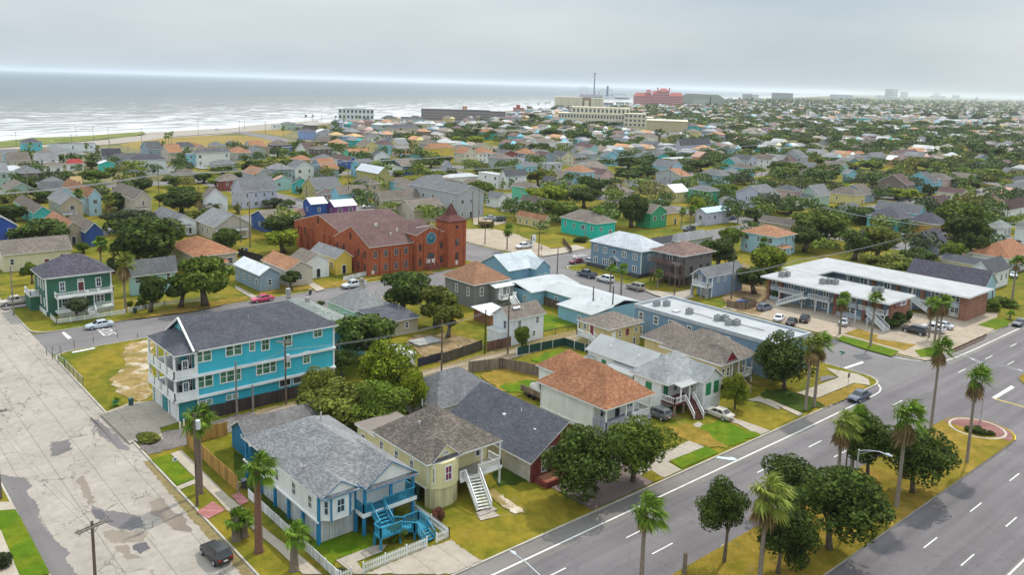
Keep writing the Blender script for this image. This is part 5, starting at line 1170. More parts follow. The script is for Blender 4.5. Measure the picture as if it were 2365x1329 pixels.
# ---- second row of the near block
def near_back():
 W1 = M('siding', (.55, .6, .64))
 # teal weathered roof house behind the turquoise townhouse
 h = House('house', 'light blue house with worn mossy grey hip roof beside the tall turquoise townhouse', 'house', (61.2, 120., 72., 141.)); wm = M('siding', (.2, .5, .6))
 h.walls(0, 5., wm); h.hip(5.1, 2.6, R_PG, .3, axis='v', ridge=9); h.boxes('chimney', [(66, 137, 7, 66.7, 137.7, 8.9), (67.2, 132, 6.6, 67.8, 132.6, 8.2)], M('block', (.3, .28, .26)))
 for u in (63., 66.5, 70): h.win('v', u, 1.8, .9, 1.6)
 dish(h, 66.5, 121.5, 5.4)
 # grey hip with dark lean-to
 h = House('house', 'mint green house with weathered grey hip roof and a dark slate rear lean-to', 'house', (78, 134, 86.4, 144)); h.walls(0, 3.4, M('siding', (.4, .55, .44))); h.hip(3.5, 3.1, M('shingle', (.17, .17, .165), (.27, .27, .26)), .3, ridge=.6)
 h.walls(0, 2.9, M('siding', (.45, .38, .27)), (79, 126, 87, 134), name='lean_to'); h.shed((78.6, 125.4, 87.4, 134.2), 2.95, 3.7, 'v', R_CB, name='lean_to_roof'); h.win('v', 84.5, 1., .9, 1.3, plane=126)
 h.box('chimney', (83.4, 140.5, 5.5, 84.1, 141.2, 7.8), M('block', (.3, .26, .22))); h.vents([(84.9, 137.5, 5.2, 1., .1), (86., 131, 3.3, .9, .06)])
 h.win('u', 137.4, 1.2, .9, 1.3); h.win('u', 140.6, 1.2, .9, 1.3)
 # white flat shed
 h = House('shed', 'white flat-roofed shed with a rooftop dish at the alley gate', 'shed', (70, 109.5, 75.2, 115)); h.walls(0, 2.5, M('siding', (.68, .7, .7))); h.flat(2.6, R_WF, .15); dish(h, 74.2, 110.5, 2.6)
 # grey brown-roofed
 h = House('house', 'dark grey house with brown pyramid roof and rear stairs, beside the light blue cross-gabled house', 'house', (105.4, 132.2, 114.6, 142.4)); gm = M('siding', (.2, .195, .19))
 h.walls(0, 5.2, gm); h.hip(5.3, 3.6, M('shingle', (.22, .11, .06), (.32, .17, .1)), .55, ridge=.4)
 for u in (107.4,): h.win('v', u, 2.5, .95, 1.9)
 for v in (134.2, 138.2): h.win('u', v, 2.4, .9, 1.9)
 h.walls(0, 4.4, gm, (109.6, 130.2, 114.4, 132.2), name='rear_wall'); h.shed((109.3, 129.9, 114.7, 132.3), 4.4, 4.9, 'v', M('flat', (.55, .55, .53)), name='rear_roof'); h.door('v', 111., 2., .9, 2.1, M('plain', (.5, .5, .5)), plane=130.2); h.win('v', 113, 2.6, .8, 1.4, plane=130.2)
 h.box('deck', (110.2, 128.8, 1.8, 114.4, 130.2, 2.), TRIM); h.rail([(110.2, 130.2), (110.2, 128.8), (112., 128.8)], 2., TRIM, .9); h.rail([(113.4, 128.8), (114.4, 128.8), (114.4, 130.2)], 2., TRIM, .9); h.stairs((112.7, 128.7, 1.95), (112.4, 126., .1), 1.2, TRIM)
 # light blue cross gable
 h = House('house', 'light blue single storey house with pale cross gable roof and a small backyard pool', 'house', (123, 141.6, 134, 152)); wm = M('siding', (.2, .36, .46)); rm = M('shingle', (.42, .46, .48), (.54, .58, .6))
 h.walls(0, 4.2, wm, gables=(('u', 2.6),)); h.gable('u', 4.2, 2.7, rm, .35); h.walls(0, 4.2, wm, (129.6, 139.6, 134.2, 141.6), name='side_wing', gables=(('v', 1.7),)); h.gable('v', 4.2, 1.75, rm, .3, (129.6, 139.6, 134.2, 146.), name='wing_roof')
 h.win('v', 130.9, 1.2, .9, 1.6, plane=139.6); h.win('v', 132.8, 1.2, .9, 1.6, plane=139.6); h.win('u', 144.5, 1.2, .9, 1.5); h.vents([(126, 144.6, 5.4, .6, .06), (125.4, 149, 5.2, .5, .06), (131.6, 146, 5.6, .4, .06)])
 MB().box(0, 0, 0, 4.2, 2.4, .7).poly([(.2, .2, .72), (4., .2, .72), (4., 2.2, .72), (.2, 2.2, .72)], 1).build('backyard_pool', [M('plain', (.16, .2, .24)), M('glass', (.02, .32, .6))], None, (0, 0, 0))
 o = bpy.data.objects['backyard_pool']; o.location = (125.6, 137.4, 0); tag(o, 'small backyard pool with bright blue water', 'pool')
 # blue flat-roofed pair
 h = House('bungalow', 'long light blue bungalow with white low-slope roofs between the brown fence and the street', 'house', (114.6, 107.6, 130, 136)); wm = M('siding', (.24, .46, .56))
 h.walls(0, 3.2, wm, (116.4, 126.4, 130, 136.2), gables=()); h.gable('u', 3.2, 1.0, R_WF, .4, (116.4, 126.4, 130, 136.2))
 h.walls(0, 3.2, wm, (120.4, 108.2, 129.6, 126.), name='rear_wall'); h.gable('v', 3.2, 1.0, R_WF, .35, (120.2, 108.2, 129.6, 126.6), name='rear_roof')
 h.walls(0, 2.9, wm, (115.2, 107.8, 120.4, 117.), name='side_wing'); h.shed((114.8, 107.4, 121.2, 117.3), 2.95, 3.6, 'u', R_WF, name='wing_roof')
 for v in (128.5, 132): h.win('u', v, 1., .9, 1.2, plane=116.4)
 for v in (119, 123): h.win('u', v, 1., .9, 1.4, plane=120.4)
 h.win('u', 111, 1., .8, 1., plane=115.2); h.win('v', 117.5, 1., .8, 1., plane=107.8)
 h.vents([(121.5, 113, 3.6, .5, .07), (122.6, 112, 3.7, .6, .07), (123.4, 115.5, 3.8, .5, .07), (124.6, 113.5, 3.9, .5, .07), (126, 118, 3.8, .4, .09), (119, 131, 3.6, .6, .06), (122, 130.3, 3.9, .4, .08), (117.6, 111, 3.1, .5, .06), (118.9, 109.5, 3.2, .5, .06)])
 # white two storey
 h = House('house', 'small white two storey house with brown gable roof and solar water heater by the alley', 'house', (95.2, 108.8, 103.4, 113.6)); wm = M('siding', (.72, .74, .75))
 h.walls(0, 5., wm, gables=(('u', 1.6),)); h.gable('u', 5., 1.65, M('shingle', (.15, .12, .1), (.23, .19, .16)), .35); h.walls(0, 2.8, wm, (93.4, 109.2, 95.2, 113), name='lean_to'); h.flat(2.9, R_WF, .1, (93.4, 109.2, 95.2, 113), name='lean_to_roof')
 h.win('u', 110.2, 2.9, .8, 1.6, fm=M('plain', (.5, .5, .5))); h.win('v', 97.4, 2.9, .9, 1.6); h.win('v', 101.8, 3.1, .9, 1.4); h.win('v', 97, .8, .9, 1.2); h.win('v', 101, .8, .9, 1.2)
 h.vents([(99.3, 110, 5.6, .8, .08), (101.5, 111, 6.2, .5, .06)], TRIM); h.add('water_tank', MB().tube([(97., 110.3, 6.3), (98.6, 110.3, 6.3)], .35, 10), STEEL)
 # yellow two storey
 h = House('house', 'pale yellow two storey house with brown roof and white outside stairs by the alley', 'house', (106.8, 95.4, 115.2, 102.6)); wm = M('siding', (.62, .5, .24))
 h.walls(0, 4.4, wm); h.hip(4.5, 1.7, R_TAN, .5); h.win('v', 109.6, 2.4, .7, 1.4); h.win('v', 111.6, 2.5, .8, 1.2, fm=M('plain', (.4, .05, .1))); h.win('v', 114, 2.6, .8, 1.1); h.win('v', 113.6, .4, .8, 1.4); h.box('shutter', (107.4, 95.3, 2., 108.4, 95.4, 3.8), TRIM)
 h.box('landing', (105.2, 98.6, 2., 106.8, 101.8, 2.2), TRIM); h.rail([(106.8, 101.8), (105.2, 101.8), (105.2, 98.6)], 2.2, TRIM, .95); h.stairs((105.9, 98.6, 2.2), (105.9, 95.4, .1), 1.1, TRIM); h.posts([(105.3, 101.7), (105.3, 98.8)], 0, 4.4, TRIM, .14); h.door('u', 99.6, 2.2, .9, 2., M('plain', (.25, .03, .03)), plane=106.8); h.win('u', 101.4, 2.9, .9, 1.2)
 # blue flat apartment
 h = House('apartment_building', 'long blue two storey apartment block with white flat roof and rooftop air conditioners', 'apartment block', (118.6, 69.8, 129.2, 99.8)); wm = M('siding', (.17, .27, .38))
 h.walls(0, 6., wm); h.flat(5.9, M('flat', (.37, .375, .38), (.22, .225, .23)), .15, trim=M('plain', (.4, .43, .46)), par=.4)
 for v in (98.2, 94.6, 91.2, 87, 83, 79):
  h.win('u', v, 3.5, 1.1, 1.6); h.win('u', v, .8, 1.1, 1.6)
 for u in (121, 125): h.win('v', u, 3.5, 1., 1.5)
 for i, (u, v) in enumerate(((122, 97.4), (123.6, 96.3), (122.6, 90.2), (123.2, 84.4), (124.2, 83.6), (122.6, 81.6), (123.6, 80.7), (124., 72.4), (125.1, 71.2))):
  ac_unit(u, v, 5.95, 'beige air conditioner on the blue apartment block roof', 1.15, 'air conditioners on the blue apartment block')
 h.boxes('roof_hatch', [(121, 92., 5.9, 122.4, 93, 6.15)], M('plain', (.5, .5, .5)))
 mb = MB().tube([(123.4, 90.5, 6.05), (123.2, 85.4, 6.05)], .05, 6); h.add('pipe', mb, DARK); h.add('pipe', MB().tube([(123.9, 80.5, 6.05), (124.2, 75.5, 6.05)], .05, 6), DARK)
near_back()
def motel():
 bk = M('brick', (.26, .12, .08), (.38, .19, .13)); wl = M('plain', (.4, .47, .52)); dk = M('plain', (.2, .28, .36)); rf = M('flat', (.37, .37, .37), (.24, .24, .24)); rl = M('plain', (.66, .67, .66)); bp = M('plain', (.45, .5, .56))
 h = House('motel', 'front wing of the brick and blue-grey motel with white flat roof and outside stairs', 'motel', (164.6, 72.6, 174.2, 101))
 h.walls(0, 5.2, dk, (166.4, 73., 174., 101)); h.flat(5.55, rf, 0, (163.2, 71.9, 175., 101.3), th=.35); h.box('brick_end', (165.6, 72.6, 0, 174.3, 73., 5.2), bk)
 for v in (75, 78.2, 84.6, 97.6, 100.7): h.box('brick_pier', (165.7, v - .35, 0, 166.4, v + .35, 5.2), bk)
 for a, b in ((75.4, 77.8), (78.6, 84.2), (98., 100.3)):
  h.box('panel', (165.9, a, 2.3, 166.4, b, 3.3), bp); h.box('panel', (165.9, a, 0, 166.4, b, .8), bp)
  for z in (3.4, .9): h.win('u', (a + b) / 2, z, min(2.4, b - a - .2), 1.4, 'pair', plane=166.35)
 for v in (87, 89.6, 92.4, 95.4):
  for z in (3.3, .6): h.win('u', v, z, 1.3, 1.5, 'pair', plane=166.38)
 h.box('balcony', (164.3, 85, 2.55, 166.4, 97.3, 2.75), rl); h.rail([(164.35, 90), (164.35, 85.), (166.3, 85)], 2.75, rl, .95); h.rail([(164.35, 91.2), (164.35, 97.2)], 2.75, rl, .95)
 for v in (85.2, 88.2, 91.4, 97): h.posts([(164.4, v)], 0, 2.6, rl, .2)
 h.stairs((163.6, 91., 2.7), (162.2, 96., .1), 1.3, rl); h.box('balcony', (163., 89.9, 2.55, 164.3, 91.4, 2.75), rl)
 h.box('balcony', (164., 72.9, 2.55, 166.4, 76.4, 2.75), rl); h.rail([(166.3, 73), (164.1, 73.), (164.1, 74.6)], 2.75, rl, .95); h.rail([(164.1, 76.2), (164.1, 78.8), (165.7, 78.8)], 2.75, rl, .95)
 h.stairs((163.8, 76.2, 2.7), (162.4, 71.6, .1), 1.4, rl); h.posts([(163.2, 76.), (163.2, 78.6), (164.2, 73.1)], 0, 2.6, rl, .18)
 mb = MB().box(166.9, 72.5, 3.9, 169.6, 72.6, 5.); h.add('sign_board', mb, M('plain', (.17, .02, .05))); h.box('sign_board', (169.6, 72.5, 3.9, 172.4, 72.6, 4.9), M('plain', (.72, .72, .74)))
 text(h, 'VIEW', (171., 72.46, 4.4), .75, M('plain', (.12, .14, .2))); mb = MB(); mb.tube([(167.2 + .19 * k, 72.46, 4.4 + .28 * math.sin(k * 1.7)) for k in range(12)], .05, 5); h.add('lettering', mb, M('plain', (.75, .6, .6)))
 for u, v in ((166.6, 98), (168, 97.6), (168.2, 89), (169.4, 88.4), (170.2, 87.2), (170.6, 78.4), (171.5, 77.8)): ac_unit(u, v, 5.56, 'grey air conditioner on the front motel wing roof', 1.3, 'air conditioners on the motel roof')
 h2 = House('motel', 'rear wing of the brick and blue-grey motel, longer white flat roof with blind brick end', 'motel', (184.4, 65, 195, 103))
 h2.walls(0, 5.2, dk, (185.2, 65.3, 194.6, 103)); h2.flat(5.6, rf, 0, (182.7, 64.2, 196, 103.2), th=.35); h2.flat(5.57, rf, 0, (175.4, 94.4, 182.7, 103.2), th=.33, name='link_roof'); h2.walls(0, 5.2, dk, (176, 96, 185.2, 103), name='link_wall')
 h2.box('brick_end', (183.9, 64.9, 0, 194.8, 65.3, 5.25), bk); h2.box('brick_end', (183.9, 65.3, 0, 185.2, 66.4, 5.25), bk)
 for v in (74.5, 80, 85.5): h2.box('brick_pier', (184.5, v - .4, 0, 185.2, v + .4, 5.2), bk)
 for v in (68.2, 71.6):
  h2.box('panel', (184.7, v - 1.5, 2.3, 185.2, v + 1.5, 3.4), bp); h2.box('panel', (184.7, v - 1.5, .3, 185.2, v + 1.5, .9), M('plain', (.6, .57, .45)))
  for z in (3.5, 1.): h2.win('u', v, z, 2.6, 1.4, 'triple', plane=185.15)
 for v in (77, 82.5, 88, 91.5):
  for z in (3.3, .7): h2.win('u', v, z, 1.8, 1.4, 'pair', plane=185.18)
 h2.box('balcony', (183.2, 73, 2.55, 185.2, 95, 2.75), rl); h2.rail([(183.25, 76), (183.25, 95)], 2.75, rl, .95); h2.stairs((182.6, 75.6, 2.7), (182.4, 70.5, .1), 1.3, rl)
 for v in (76, 81, 86, 91): h2.posts([(183.3, v)], 0, 5.2, rl, .18)
motel()
def cross_street_houses():
 h = House('house', 'blue-grey two storey house with pale hip roof, round centre window and small gabled hood', 'house', (158, 131.8, 168, 149.)); wm = M('siding', (.17, .27, .36))
 h.walls(0, 6.4, wm); h.hip(6.5, 2.9, M('shingle', (.42, .44, .46), (.52, .54, .56)), .5)
 for v in (133.8, 137.4, 144., 147.2):
  h.win('u', v, 4., 1.5, 1.6, 'pair')
  if v != 137.4: h.win('u', v, .9, 1.5, 1.6, 'pair')
 h.win('u', 140.7, 4.3, 1.1, 1.1, 'round'); h.win('u', 142, .9, 1.3, 1.6, 'pair'); h.gablet('u', 138.8, 142., 2.9, 1., 157.2, 158., M('shingle', (.4, .42, .44), (.5, .52, .54)), wm, TRIM, .1, .2, name='hood'); h.door('u', 140.3, .2, 1., 2.2, DARK)
 for u in (161, 165): h.win('v', u, 3.9, .9, 1.5); h.win('v', 165, .9, .9, 1.5)
 h.boxes('corner_board', [(157.94, 131.72, 0, 158.2, 131.9, 6.3)], TRIM); h.boxes('low_wall', [(156.4, 131, 0, 156.7, 149, .9), (156.7, 131, 0, 162, 131.2, .9)], M('stain', (.06, .06, .065)))
 h = House('house', 'weathered dark brown two storey house on stilts with twin balconies, under a rusty hip roof', 'house', (156.8, 118.2, 168.6, 127.6)); wm = M('siding', (.17, .145, .14)); bw = M('boards', (.15, .1, .09))
 h.walls(2.4, 7.8, wm, (158, 118.4, 168.6, 127.6), skip=''); h.walls(0, 2.4, wm, (161, 118.4, 168.6, 127.6), name='base_wall'); h.hip(7.9, 2.2, M('shingle', (.13, .08, .065), (.3, .2, .17), lo=.5), .6, (156.8, 118.2, 168.6, 127.6))
 for z in (2.4, 5.2): h.box('balcony', (156.4, 118.4, z - .2, 158, 127.6, z), bw); h.rail([(158, 118.4), (156.4, 118.4), (156.4, 123), (156.4, 127.5)], z, bw, .95, .12, solid=True)
 for v in (118.6, 121.5, 124.5, 127.4): h.posts([(156.6, v)], 0, 2.4, bw, .25); h.posts([(158.2, v)], 0, 2.4, bw, .25)
 for v, st in ((120., 'arch'), (123., 'pair'), (126., 'arch')): h.win('u', v, 5.3, 1.7 if st == 'pair' else 1.1, 1.9, st, plane=158)
 for v in (119.6, 122, 126.4): h.win('u', v, 2.7, .95, 1.8, 'dh', plane=158, fm=M('plain', (.25, .14, .12)))
 for u in (160.6, 164.2, 167): h.win('v', u, 3., .9, 1.9, 'dh', plane=118.4, fm=DARK); h.win('v', u, 6.5, .7, .8, 'plain', plane=118.4, fm=wm)
 h = House('house', 'small blue-grey house over a garage with white front balcony and grey gable roof', 'house', (155.6, 108.8, 167.8, 112.8)); wm = M('siding', (.22, .3, .42))
 h.walls(0, 5.1, wm, gables=(('u', 1.5),)); h.gable('u', 5.1, 1.55, R_G, .35, rect=(153.6, 108.8, 167.8, 112.8)); h.gablet('u', 108.9, 112.7, 5.15, 1.45, 153.8, 154.2, R_G, wm, TRIM, .1, .05, name='porch_gable')
 h.box('balcony', (153.7, 108.6, 2.35, 155.6, 113, 2.6), TRIM); h.rail([(155.6, 108.6), (153.75, 108.6), (153.75, 113), (155.6, 113)], 2.6, TRIM, .95, .2); h.posts([(153.8, 108.8), (153.8, 110.2), (153.8, 112.8)], 0, 2.4, M('block', (.25, .25, .26)), .45); h.posts([(153.8, 108.8), (153.8, 112.8)], 2.6, 5., TRIM, .18)
 h.box('garage_door', (155.5, 109.4, 0, 155.6, 111.8, 2.1), M('siding', (.6, .6, .6), h=.5)); h.win('u', 110, 3.1, .9, 1.4); h.door('u', 112, 2.6, .9, 2., M('plain', (.6, .6, .6)))
 for u in (158, 160.6, 164.2, 166.6): h.win('v', u, 3.3, .9, 1.1)
 h.boxes('corner_board', [(155.54, 108.72, 0, 155.8, 108.8, 5.)], TRIM)
cross_street_houses()
# ---- houses further off
TA, TB, TC, TD = (0, 140, 3.942), (500, 140, 3.942), (1000, 160, 3.942), (1500, 160, 3.942)
TE, TF, TG, TH_, TI = (0, 400, 3.3217), (500, 360, 3.942), (1000, 380, 3.942), (1600, 380, 4.73), (1950, 380, 5.11)
TJ, TK, TL, TM = (600, 440, 3.3217), (1300, 460, 3.3217), (1765, 480, 3.3217), (1765, 180, 3.942)
def table():
 for t, rows in ((TJ, ((0, 650, -190, 150, 3.8, 'V', 'greyblue', 'white', 1.4), (215, 612, 20, 405, 4., 'V', 'beige', 'orange', 1.7), (365, 555, 240, 530, 4., 'V', 'white', 'tan', 1.7), (585, 520, 400, 705, 4.2, 'V', 'yellow', 'lgrey', 1.6))),
  (TE, ((1500, 640, 1305, 1815, 4.6, 'H', 'beige', 'rust', 2.6), (1000, 760, 985, 1345, 5.2, 'U', 'paleteal', 'lgrey', 2.2), (20, 628, -30, 545, 4.2, 'U', 'cream', 'tan', 2.6), (1325, 385, 1160, 1505, 4, 'V', 'white', 'grey'), (1650, 415, 1500, 1925, 4., 'V', 'beige', 'lgrey'),
    (490, 432, 345, 632, 4.4, 'V', 'tan', 'orange', 1.8), (660, 450, 510, 790, 4.2, 'V', 'navy', 'tan', 2.2), (-110, 420, None, 130, 5.6, 'V', 'blue', 'lgrey', 2.6), (265, 305, 110, 392, 4., 'V', 'teal', 'brown', 1.8), (470, 235, 370, 635, 6, 'V', 'tan', 'lgrey', 2.4), (680, 182, 480, 775, 6.4, 'V', 'ltblue', 'orange', 2.4),
    (1035, 200, 862, 1160, 6., 'V', 'beige', 'tan', 2.6), (1560, 205, 1525, 1745, 5., 'V', 'white', 'tan', 3.6))),
  (TF, ((240, 322, 135, 548, 6.4, 'U', 'lav', 'grey', 4.2), (470, 590, 315, 640, 4., 'U', 'navy', 'tan', 2.2), (620, 545, 590, 800, 3.4, 'U', 'beige', 'salmon', 1.5), (862, 440, 788, 1003, 7., 'U', 'royal', 'white', 1.6), (1076, 462, 1003, 1270, 6., 'U', 'purple', 'white', 1.6),
    (1115, 345, 1045, 1375, 4.2, 'U', 'skyblue', 'tan', 2.4), (905, 300, 782, 1140, 4.6, 'U', 'olive', 'grey', 3.6), (935, 330, 905, 1050, 3.6, 'V', 'pink', 'grey', 1.6), (530, 222, 508, 690, 4.5, 'V', 'paleteal', 'salmon', 1.6), (700, 248, 685, 835, 4.2, 'V', 'teal', 'dgrey', 2.),
    (1385, 255, 1250, 1490, 6.2, 'H', 'tan', 'brown'), (1475, 160, 1275, 1575, 8., 'V', 'olive', 'white', 2.4), (1620, 235, 1565, 1757, 4.6, 'H', 'skyblue', 'brown'), (1505, 400, 1435, 1860, 5.2, 'U', 'beige', 'tan', 2.6), (1800, 500, 1635, 2082, 4.4, 'U', 'beige', 'tan', 2.8))),
  (TG, ((230, 265, -215, 462, 9., 'V', 'grey', 'grey', 2.4), (600, 310, 480, 690, 3.8, 'V', 'white', 'grey', 1.8), (645, 352, 620, 790, 3.2, 'F', 'white', 'charcoal'), (905, 222, 720, 975, 6.4, 'H', 'mint', 'tan', 1.8), (1140, 187, 975, 1247, 5., 'V', 'slate', 'navy', 2.4), (590, 98, 415, 662, 6.2, 'F', 'white', 'flatwhite'), (665, 108, 612, 852, 6., 'U', 'white', 'dgrey', 2.4),
    (150, 120, 75, 415, 4., 'H', 'white', 'flatwhite', 1.2), (60, 150, -80, 150, 3.6, 'H', 'beige', 'salmon', 1.8), (1014, 510, 765, 1062, 3., 'V', 'paleyellow', 'orange', 1.3), (1040, 362, 800, 1090, 3.8, 'V', 'tan', 'brown', 1.6), (1490, 540, 1170, 1660, 5., 'H', 'turquoise', 'tan', 2.8), (1985, 445, 1850, 2130, 5.2, 'V', 'green', 'tan', 2.4), (2100, 450, 2000, 2245, 4.4, 'H', 'yellow', 'tan', 2.),
    (1780, 195, 1710, 1960, 4., 'U', 'paleyellow', 'grey', 2.2), (1990, 190, 1940, 2240, 4., 'U', 'cream', 'grey', 1.8), (2205, 255, 2058, 2330, 4.4, 'U', 'paleyellow', 'white', 2.6), (2260, 108, 2030, 2350, 6.4, 'U', 'grey', 'orange', 2.8), (1960, 345, 1920, 2100, 4., 'H', 'palegreen', 'bluemetal'), (1690, 255, 1600, 1830, 3.6, 'H', 'beige', 'tan'))),
  (TK, ((1098, 105, 1020, 1282, 4.6, 'U', 'lav', 'bluemetal', 1.2), (880, 325, 790, 1150, 3.4, 'H', 'grey', 'lgrey', 1.8), (700, 345, 655, 875, 3.2, 'U', 'grey', 'charcoal', 1.4), (1640, 292, 1372, 1787, 5.8, 'H', 'ltblue', 'orange', 2.2))),
  (TH_, ((1075, 665, 735, 1150, 4., 'V', 'tan', 'brown', 1.6), (790, 342, 475, 952, 6.4, 'U', 'lav', 'grey', 3.2), (1105, 290, 890, 1197, 6.4, 'H', 'pink', 'dgrey', 1.8), (1345, 345, 1190, 1497, 5., 'U', 'palegreen', 'lgrey', 4.), (1245, 392, 1130, 1337, 3.2, 'V', 'white', 'grey', 2.), (385, 395, 290, 472, 3.2, 'U', 'lav', 'grey', 1.2), (600, 42, 400, 672, 6.4, 'H', 'cyan', 'brown', 2.), (435, 97, 262, 572, 5., 'H', 'grey', 'grey', 2.), (1640, 508, 1545, 1837, 4., 'H', 'white', 'grey', 2.2))),
  (TI, ((650, 642, 275, 805, 5.6, 'H', 'cyan', 'navy', 3.), (870, 582, 365, 957, 6.2, 'V', 'skyblue', 'grey', 2.6), (1108, 708, 755, 1222, 5.2, 'H', 'mustard', 'navy', 3.), (1045, 950, 780, 1217, 3.4, 'U', 'greyblue', 'navy', 3.6), (1880, 752, 1680, 1972, 6., 'H', 'white', 'palegreen', 2.), (2140, 745, 2022, 2330, 6.6, 'H', 'white', 'palegreen', 2.2), (1942, 1110, 1508, 2230, 4., 'H', 'white', 'rust', 3.4), (1500, 1045, 1375, 1590, 3.4, 'F', 'white', 'salmon'),
    (1720, 1292, 1480, 1948, 4.4, 'U', 'white', 'dgrey', 2.6), (1680, 1207, 1150, 1760, 3., 'V', 'cream', 'charcoal', 1.3), (1920, 525, 1838, 2250, 4., 'U', 'white', 'maroon', 3.), (1900, 345, 1680, 2082, 3.6, 'H', 'pink', 'salmon', 1.8), (1960, 305, 1840, 2240, 4., 'U', 'grey', 'grey', 2.4), (2010, 190, 1990, 2240, 6.2, 'H', 'white', 'grey', 2.), (1040, 472, 915, 1242, 4.2, 'U', 'greyblue', 'maroon', 2.6), (1390, 352, 1100, 1457, 4., 'V', 'cream', 'maroon', 2.))),
  (TL, ((1690, 605, 1100, 1782, 3.6, 'V', 'ltblue', 'navy', 3.),)),
  (TA, ((205, 748, 178, 383, 5, 'H', 'cyan', 'navy', 2.2), (450, 765, 430, 868, 4.6, 'F', 'white', 'charcoal'), (520, 838, 412, 680, 4., 'V', 'white', 'lgrey', 2.), (330, 900, 302, 530, 5.4, 'U', 'white', 'lgrey', 2.6), (395, 962, 370, 572, 3.5, 'H', 'white', 'tan'), (612, 938, 600, 760, 3.5, 'H', 'white', 'red', 2.), (912, 940, 888, 1042, 4., 'V', 'turquoise', 'white', 1.2), (935, 862, 920, 1100, 6., 'U', 'grey', 'charcoal', 3.), (1060, 905, 1040, 1292, 4.5, 'U', 'grey', 'grey', 2.8),
    (1220, 908, 1182, 1508, 6.8, 'H', 'white', 'navy', 2.4), (1590, 792, 1562, 1778, 6., 'H', 'cream', 'dgrey', 2.8), (1790, 840, 1775, 2092, 7., 'H', 'white', 'grey', 2.), (1700, 850, 1690, 1778, 6.4, 'F', 'skyblue', 'lgrey'), (1960, 942, 1908, 2165, 3.6, 'H', 'lav', 'grey', 1.8), (2120, 810, 2105, 2200, 5., 'V', 'cream', 'grey', 1.4), (2210, 800, 2203, 2455, 5., 'V', 'tan', 'brown', 1.6), (10, 850, -25, 160, 4., 'U', 'ltblue', 'grey', 1.8), (20, 1010, -70, 240, 4., 'F', 'white', 'flatwhite'),
    (370, 1178, 350, 700, 3.8, 'U', 'grey', 'grey', 2.6), (655, 1108, 640, 738, 4.4, 'U', 'tan', 'gold', 2.), (1600, 1045, 1575, 1775, 4., 'H', 'beige', 'tan', 2.4), (1180, 1020, 1160, 1290, 4., 'H', 'grey', 'dgrey'), (2000, 1095, 1960, 2190, 4.2, 'H', 'maroon', 'tan', 2.4))),
  (TB, ((640, 572, 585, 722, 6., 'H', 'palegreen', 'grey', 1.4), (510, 580, 495, 582, 4., 'F', 'white', 'flatwhite'), (730, 590, 712, 930, 4., 'H', 'white', 'dgrey'), (790, 642, 740, 905, 6.4, 'H', 'periwinkle', 'navy', 1.8), (905, 657, 868, 1068, 5., 'V', 'grey', 'white', 2.6), (1060, 678, 1020, 1162, 5.6, 'H', 'tan', 'gold', 2.), (1220, 692, 1162, 1340, 6., 'H', 'tan', 'gold', 2.), (1150, 692, 1105, 1250, 6.6, 'F', 'periwinkle', 'lgrey'), (900, 735, 860, 1108, 4., 'H', 'brown', 'brown', 2.6), (1600, 612, 1535, 1838, 7.6, 'H', 'beige', 'dgrey', 2.8),
    (1355, 528, 1312, 1428, 7., 'H', 'palegreen', 'grey'), (1540, 530, 1488, 1655, 6.4, 'H', 'cream', 'dgrey'), (1770, 535, 1728, 1895, 5., 'H', 'ltblue', 'dgrey'), (1110, 625, 1070, 1248, 5., 'V', 'white', 'lgrey', 1.6), (1310, 625, 1272, 1412, 5., 'H', 'grey', 'grey'), (1440, 620, 1408, 1535, 5., 'H', 'paleteal', 'grey'), (1375, 700, 1335, 1502, 5., 'H', 'white', 'grey', 2.2), (1560, 748, 1490, 1692, 6.4, 'H', 'paleteal', 'dgrey'), (1380, 770, 1338, 1502, 4., 'U', 'greyblue', 'grey'), (520, 768, 465, 672, 5.2, 'H', 'darkbrown', 'brown'),
    (620, 790, 604, 688, 4.6, 'F', 'blue', 'grey'), (910, 805, 845, 1048, 6., 'H', 'darkbrown', 'brown', 1.8), (1225, 842, 1150, 1402, 6., 'U', 'mint', 'orange', 1.8), (745, 905, 675, 872, 4.6, 'H', 'mustard', 'orange', 2.2), (1200, 912, 1050, 1292, 4.4, 'V', 'blue', 'maroon', 1.8), (1430, 872, 1385, 1582, 4., 'V', 'white', 'dgrey', 2.8), (1640, 800, 1600, 1757, 5.6, 'U', 'pink', 'lgrey', 1.4), (1720, 852, 1668, 1902, 4., 'H', 'skyblue', 'orange', 2.), (1935, 798, 1882, 2162, 7.6, 'H', 'yellow', 'orange', 2.6), (2190, 800, 2140, 2312, 6., 'H', 'cream', 'tan', 2.2),
    (1690, 962, 1545, 1848, 4.6, 'U', 'navy', 'tan', 3.), (1530, 985, 1490, 1695, 4., 'V', 'white', 'flatwhite', 1.6), (2070, 950, 2050, 2145, 5., 'V', 'lav', 'lgrey', 2.), (60, 1085, 5, 210, 4.6, 'H', 'maroon', 'tan', 2.2))),
  (TC, ((450, 570, 410, 568, 6.6, 'H', 'turquoise', 'orange', 2.2), (420, 705, 360, 547, 6.2, 'V', 'cream', 'tan', 1.8), (640, 768, 562, 767, 4.6, 'V', 'maroon', 'dgrey', 1.8), (960, 665, 888, 1122, 6., 'U', 'white', 'tan', 2.), (1165, 668, 1125, 1272, 6.2, 'F', 'white', 'flatwhite'), (1320, 695, 1265, 1462, 4.6, 'H', 'pink', 'dgrey', 2.4), (935, 805, 870, 1062, 4., 'H', 'salmon' if 0 else 'beige', 'orange', 2.), (1040, 862, 1000, 1172, 5., 'F', 'lav', 'lgrey'), (820, 885, 758, 947, 4.6, 'U', 'skyblue', 'grey', 1.6), (1440, 905, 1250, 1585, 4.6, 'U', 'white', 'tan', 2.8), (1500, 585, 1438, 1582, 4.6, 'V', 'turquoise', 'white', 1.8),
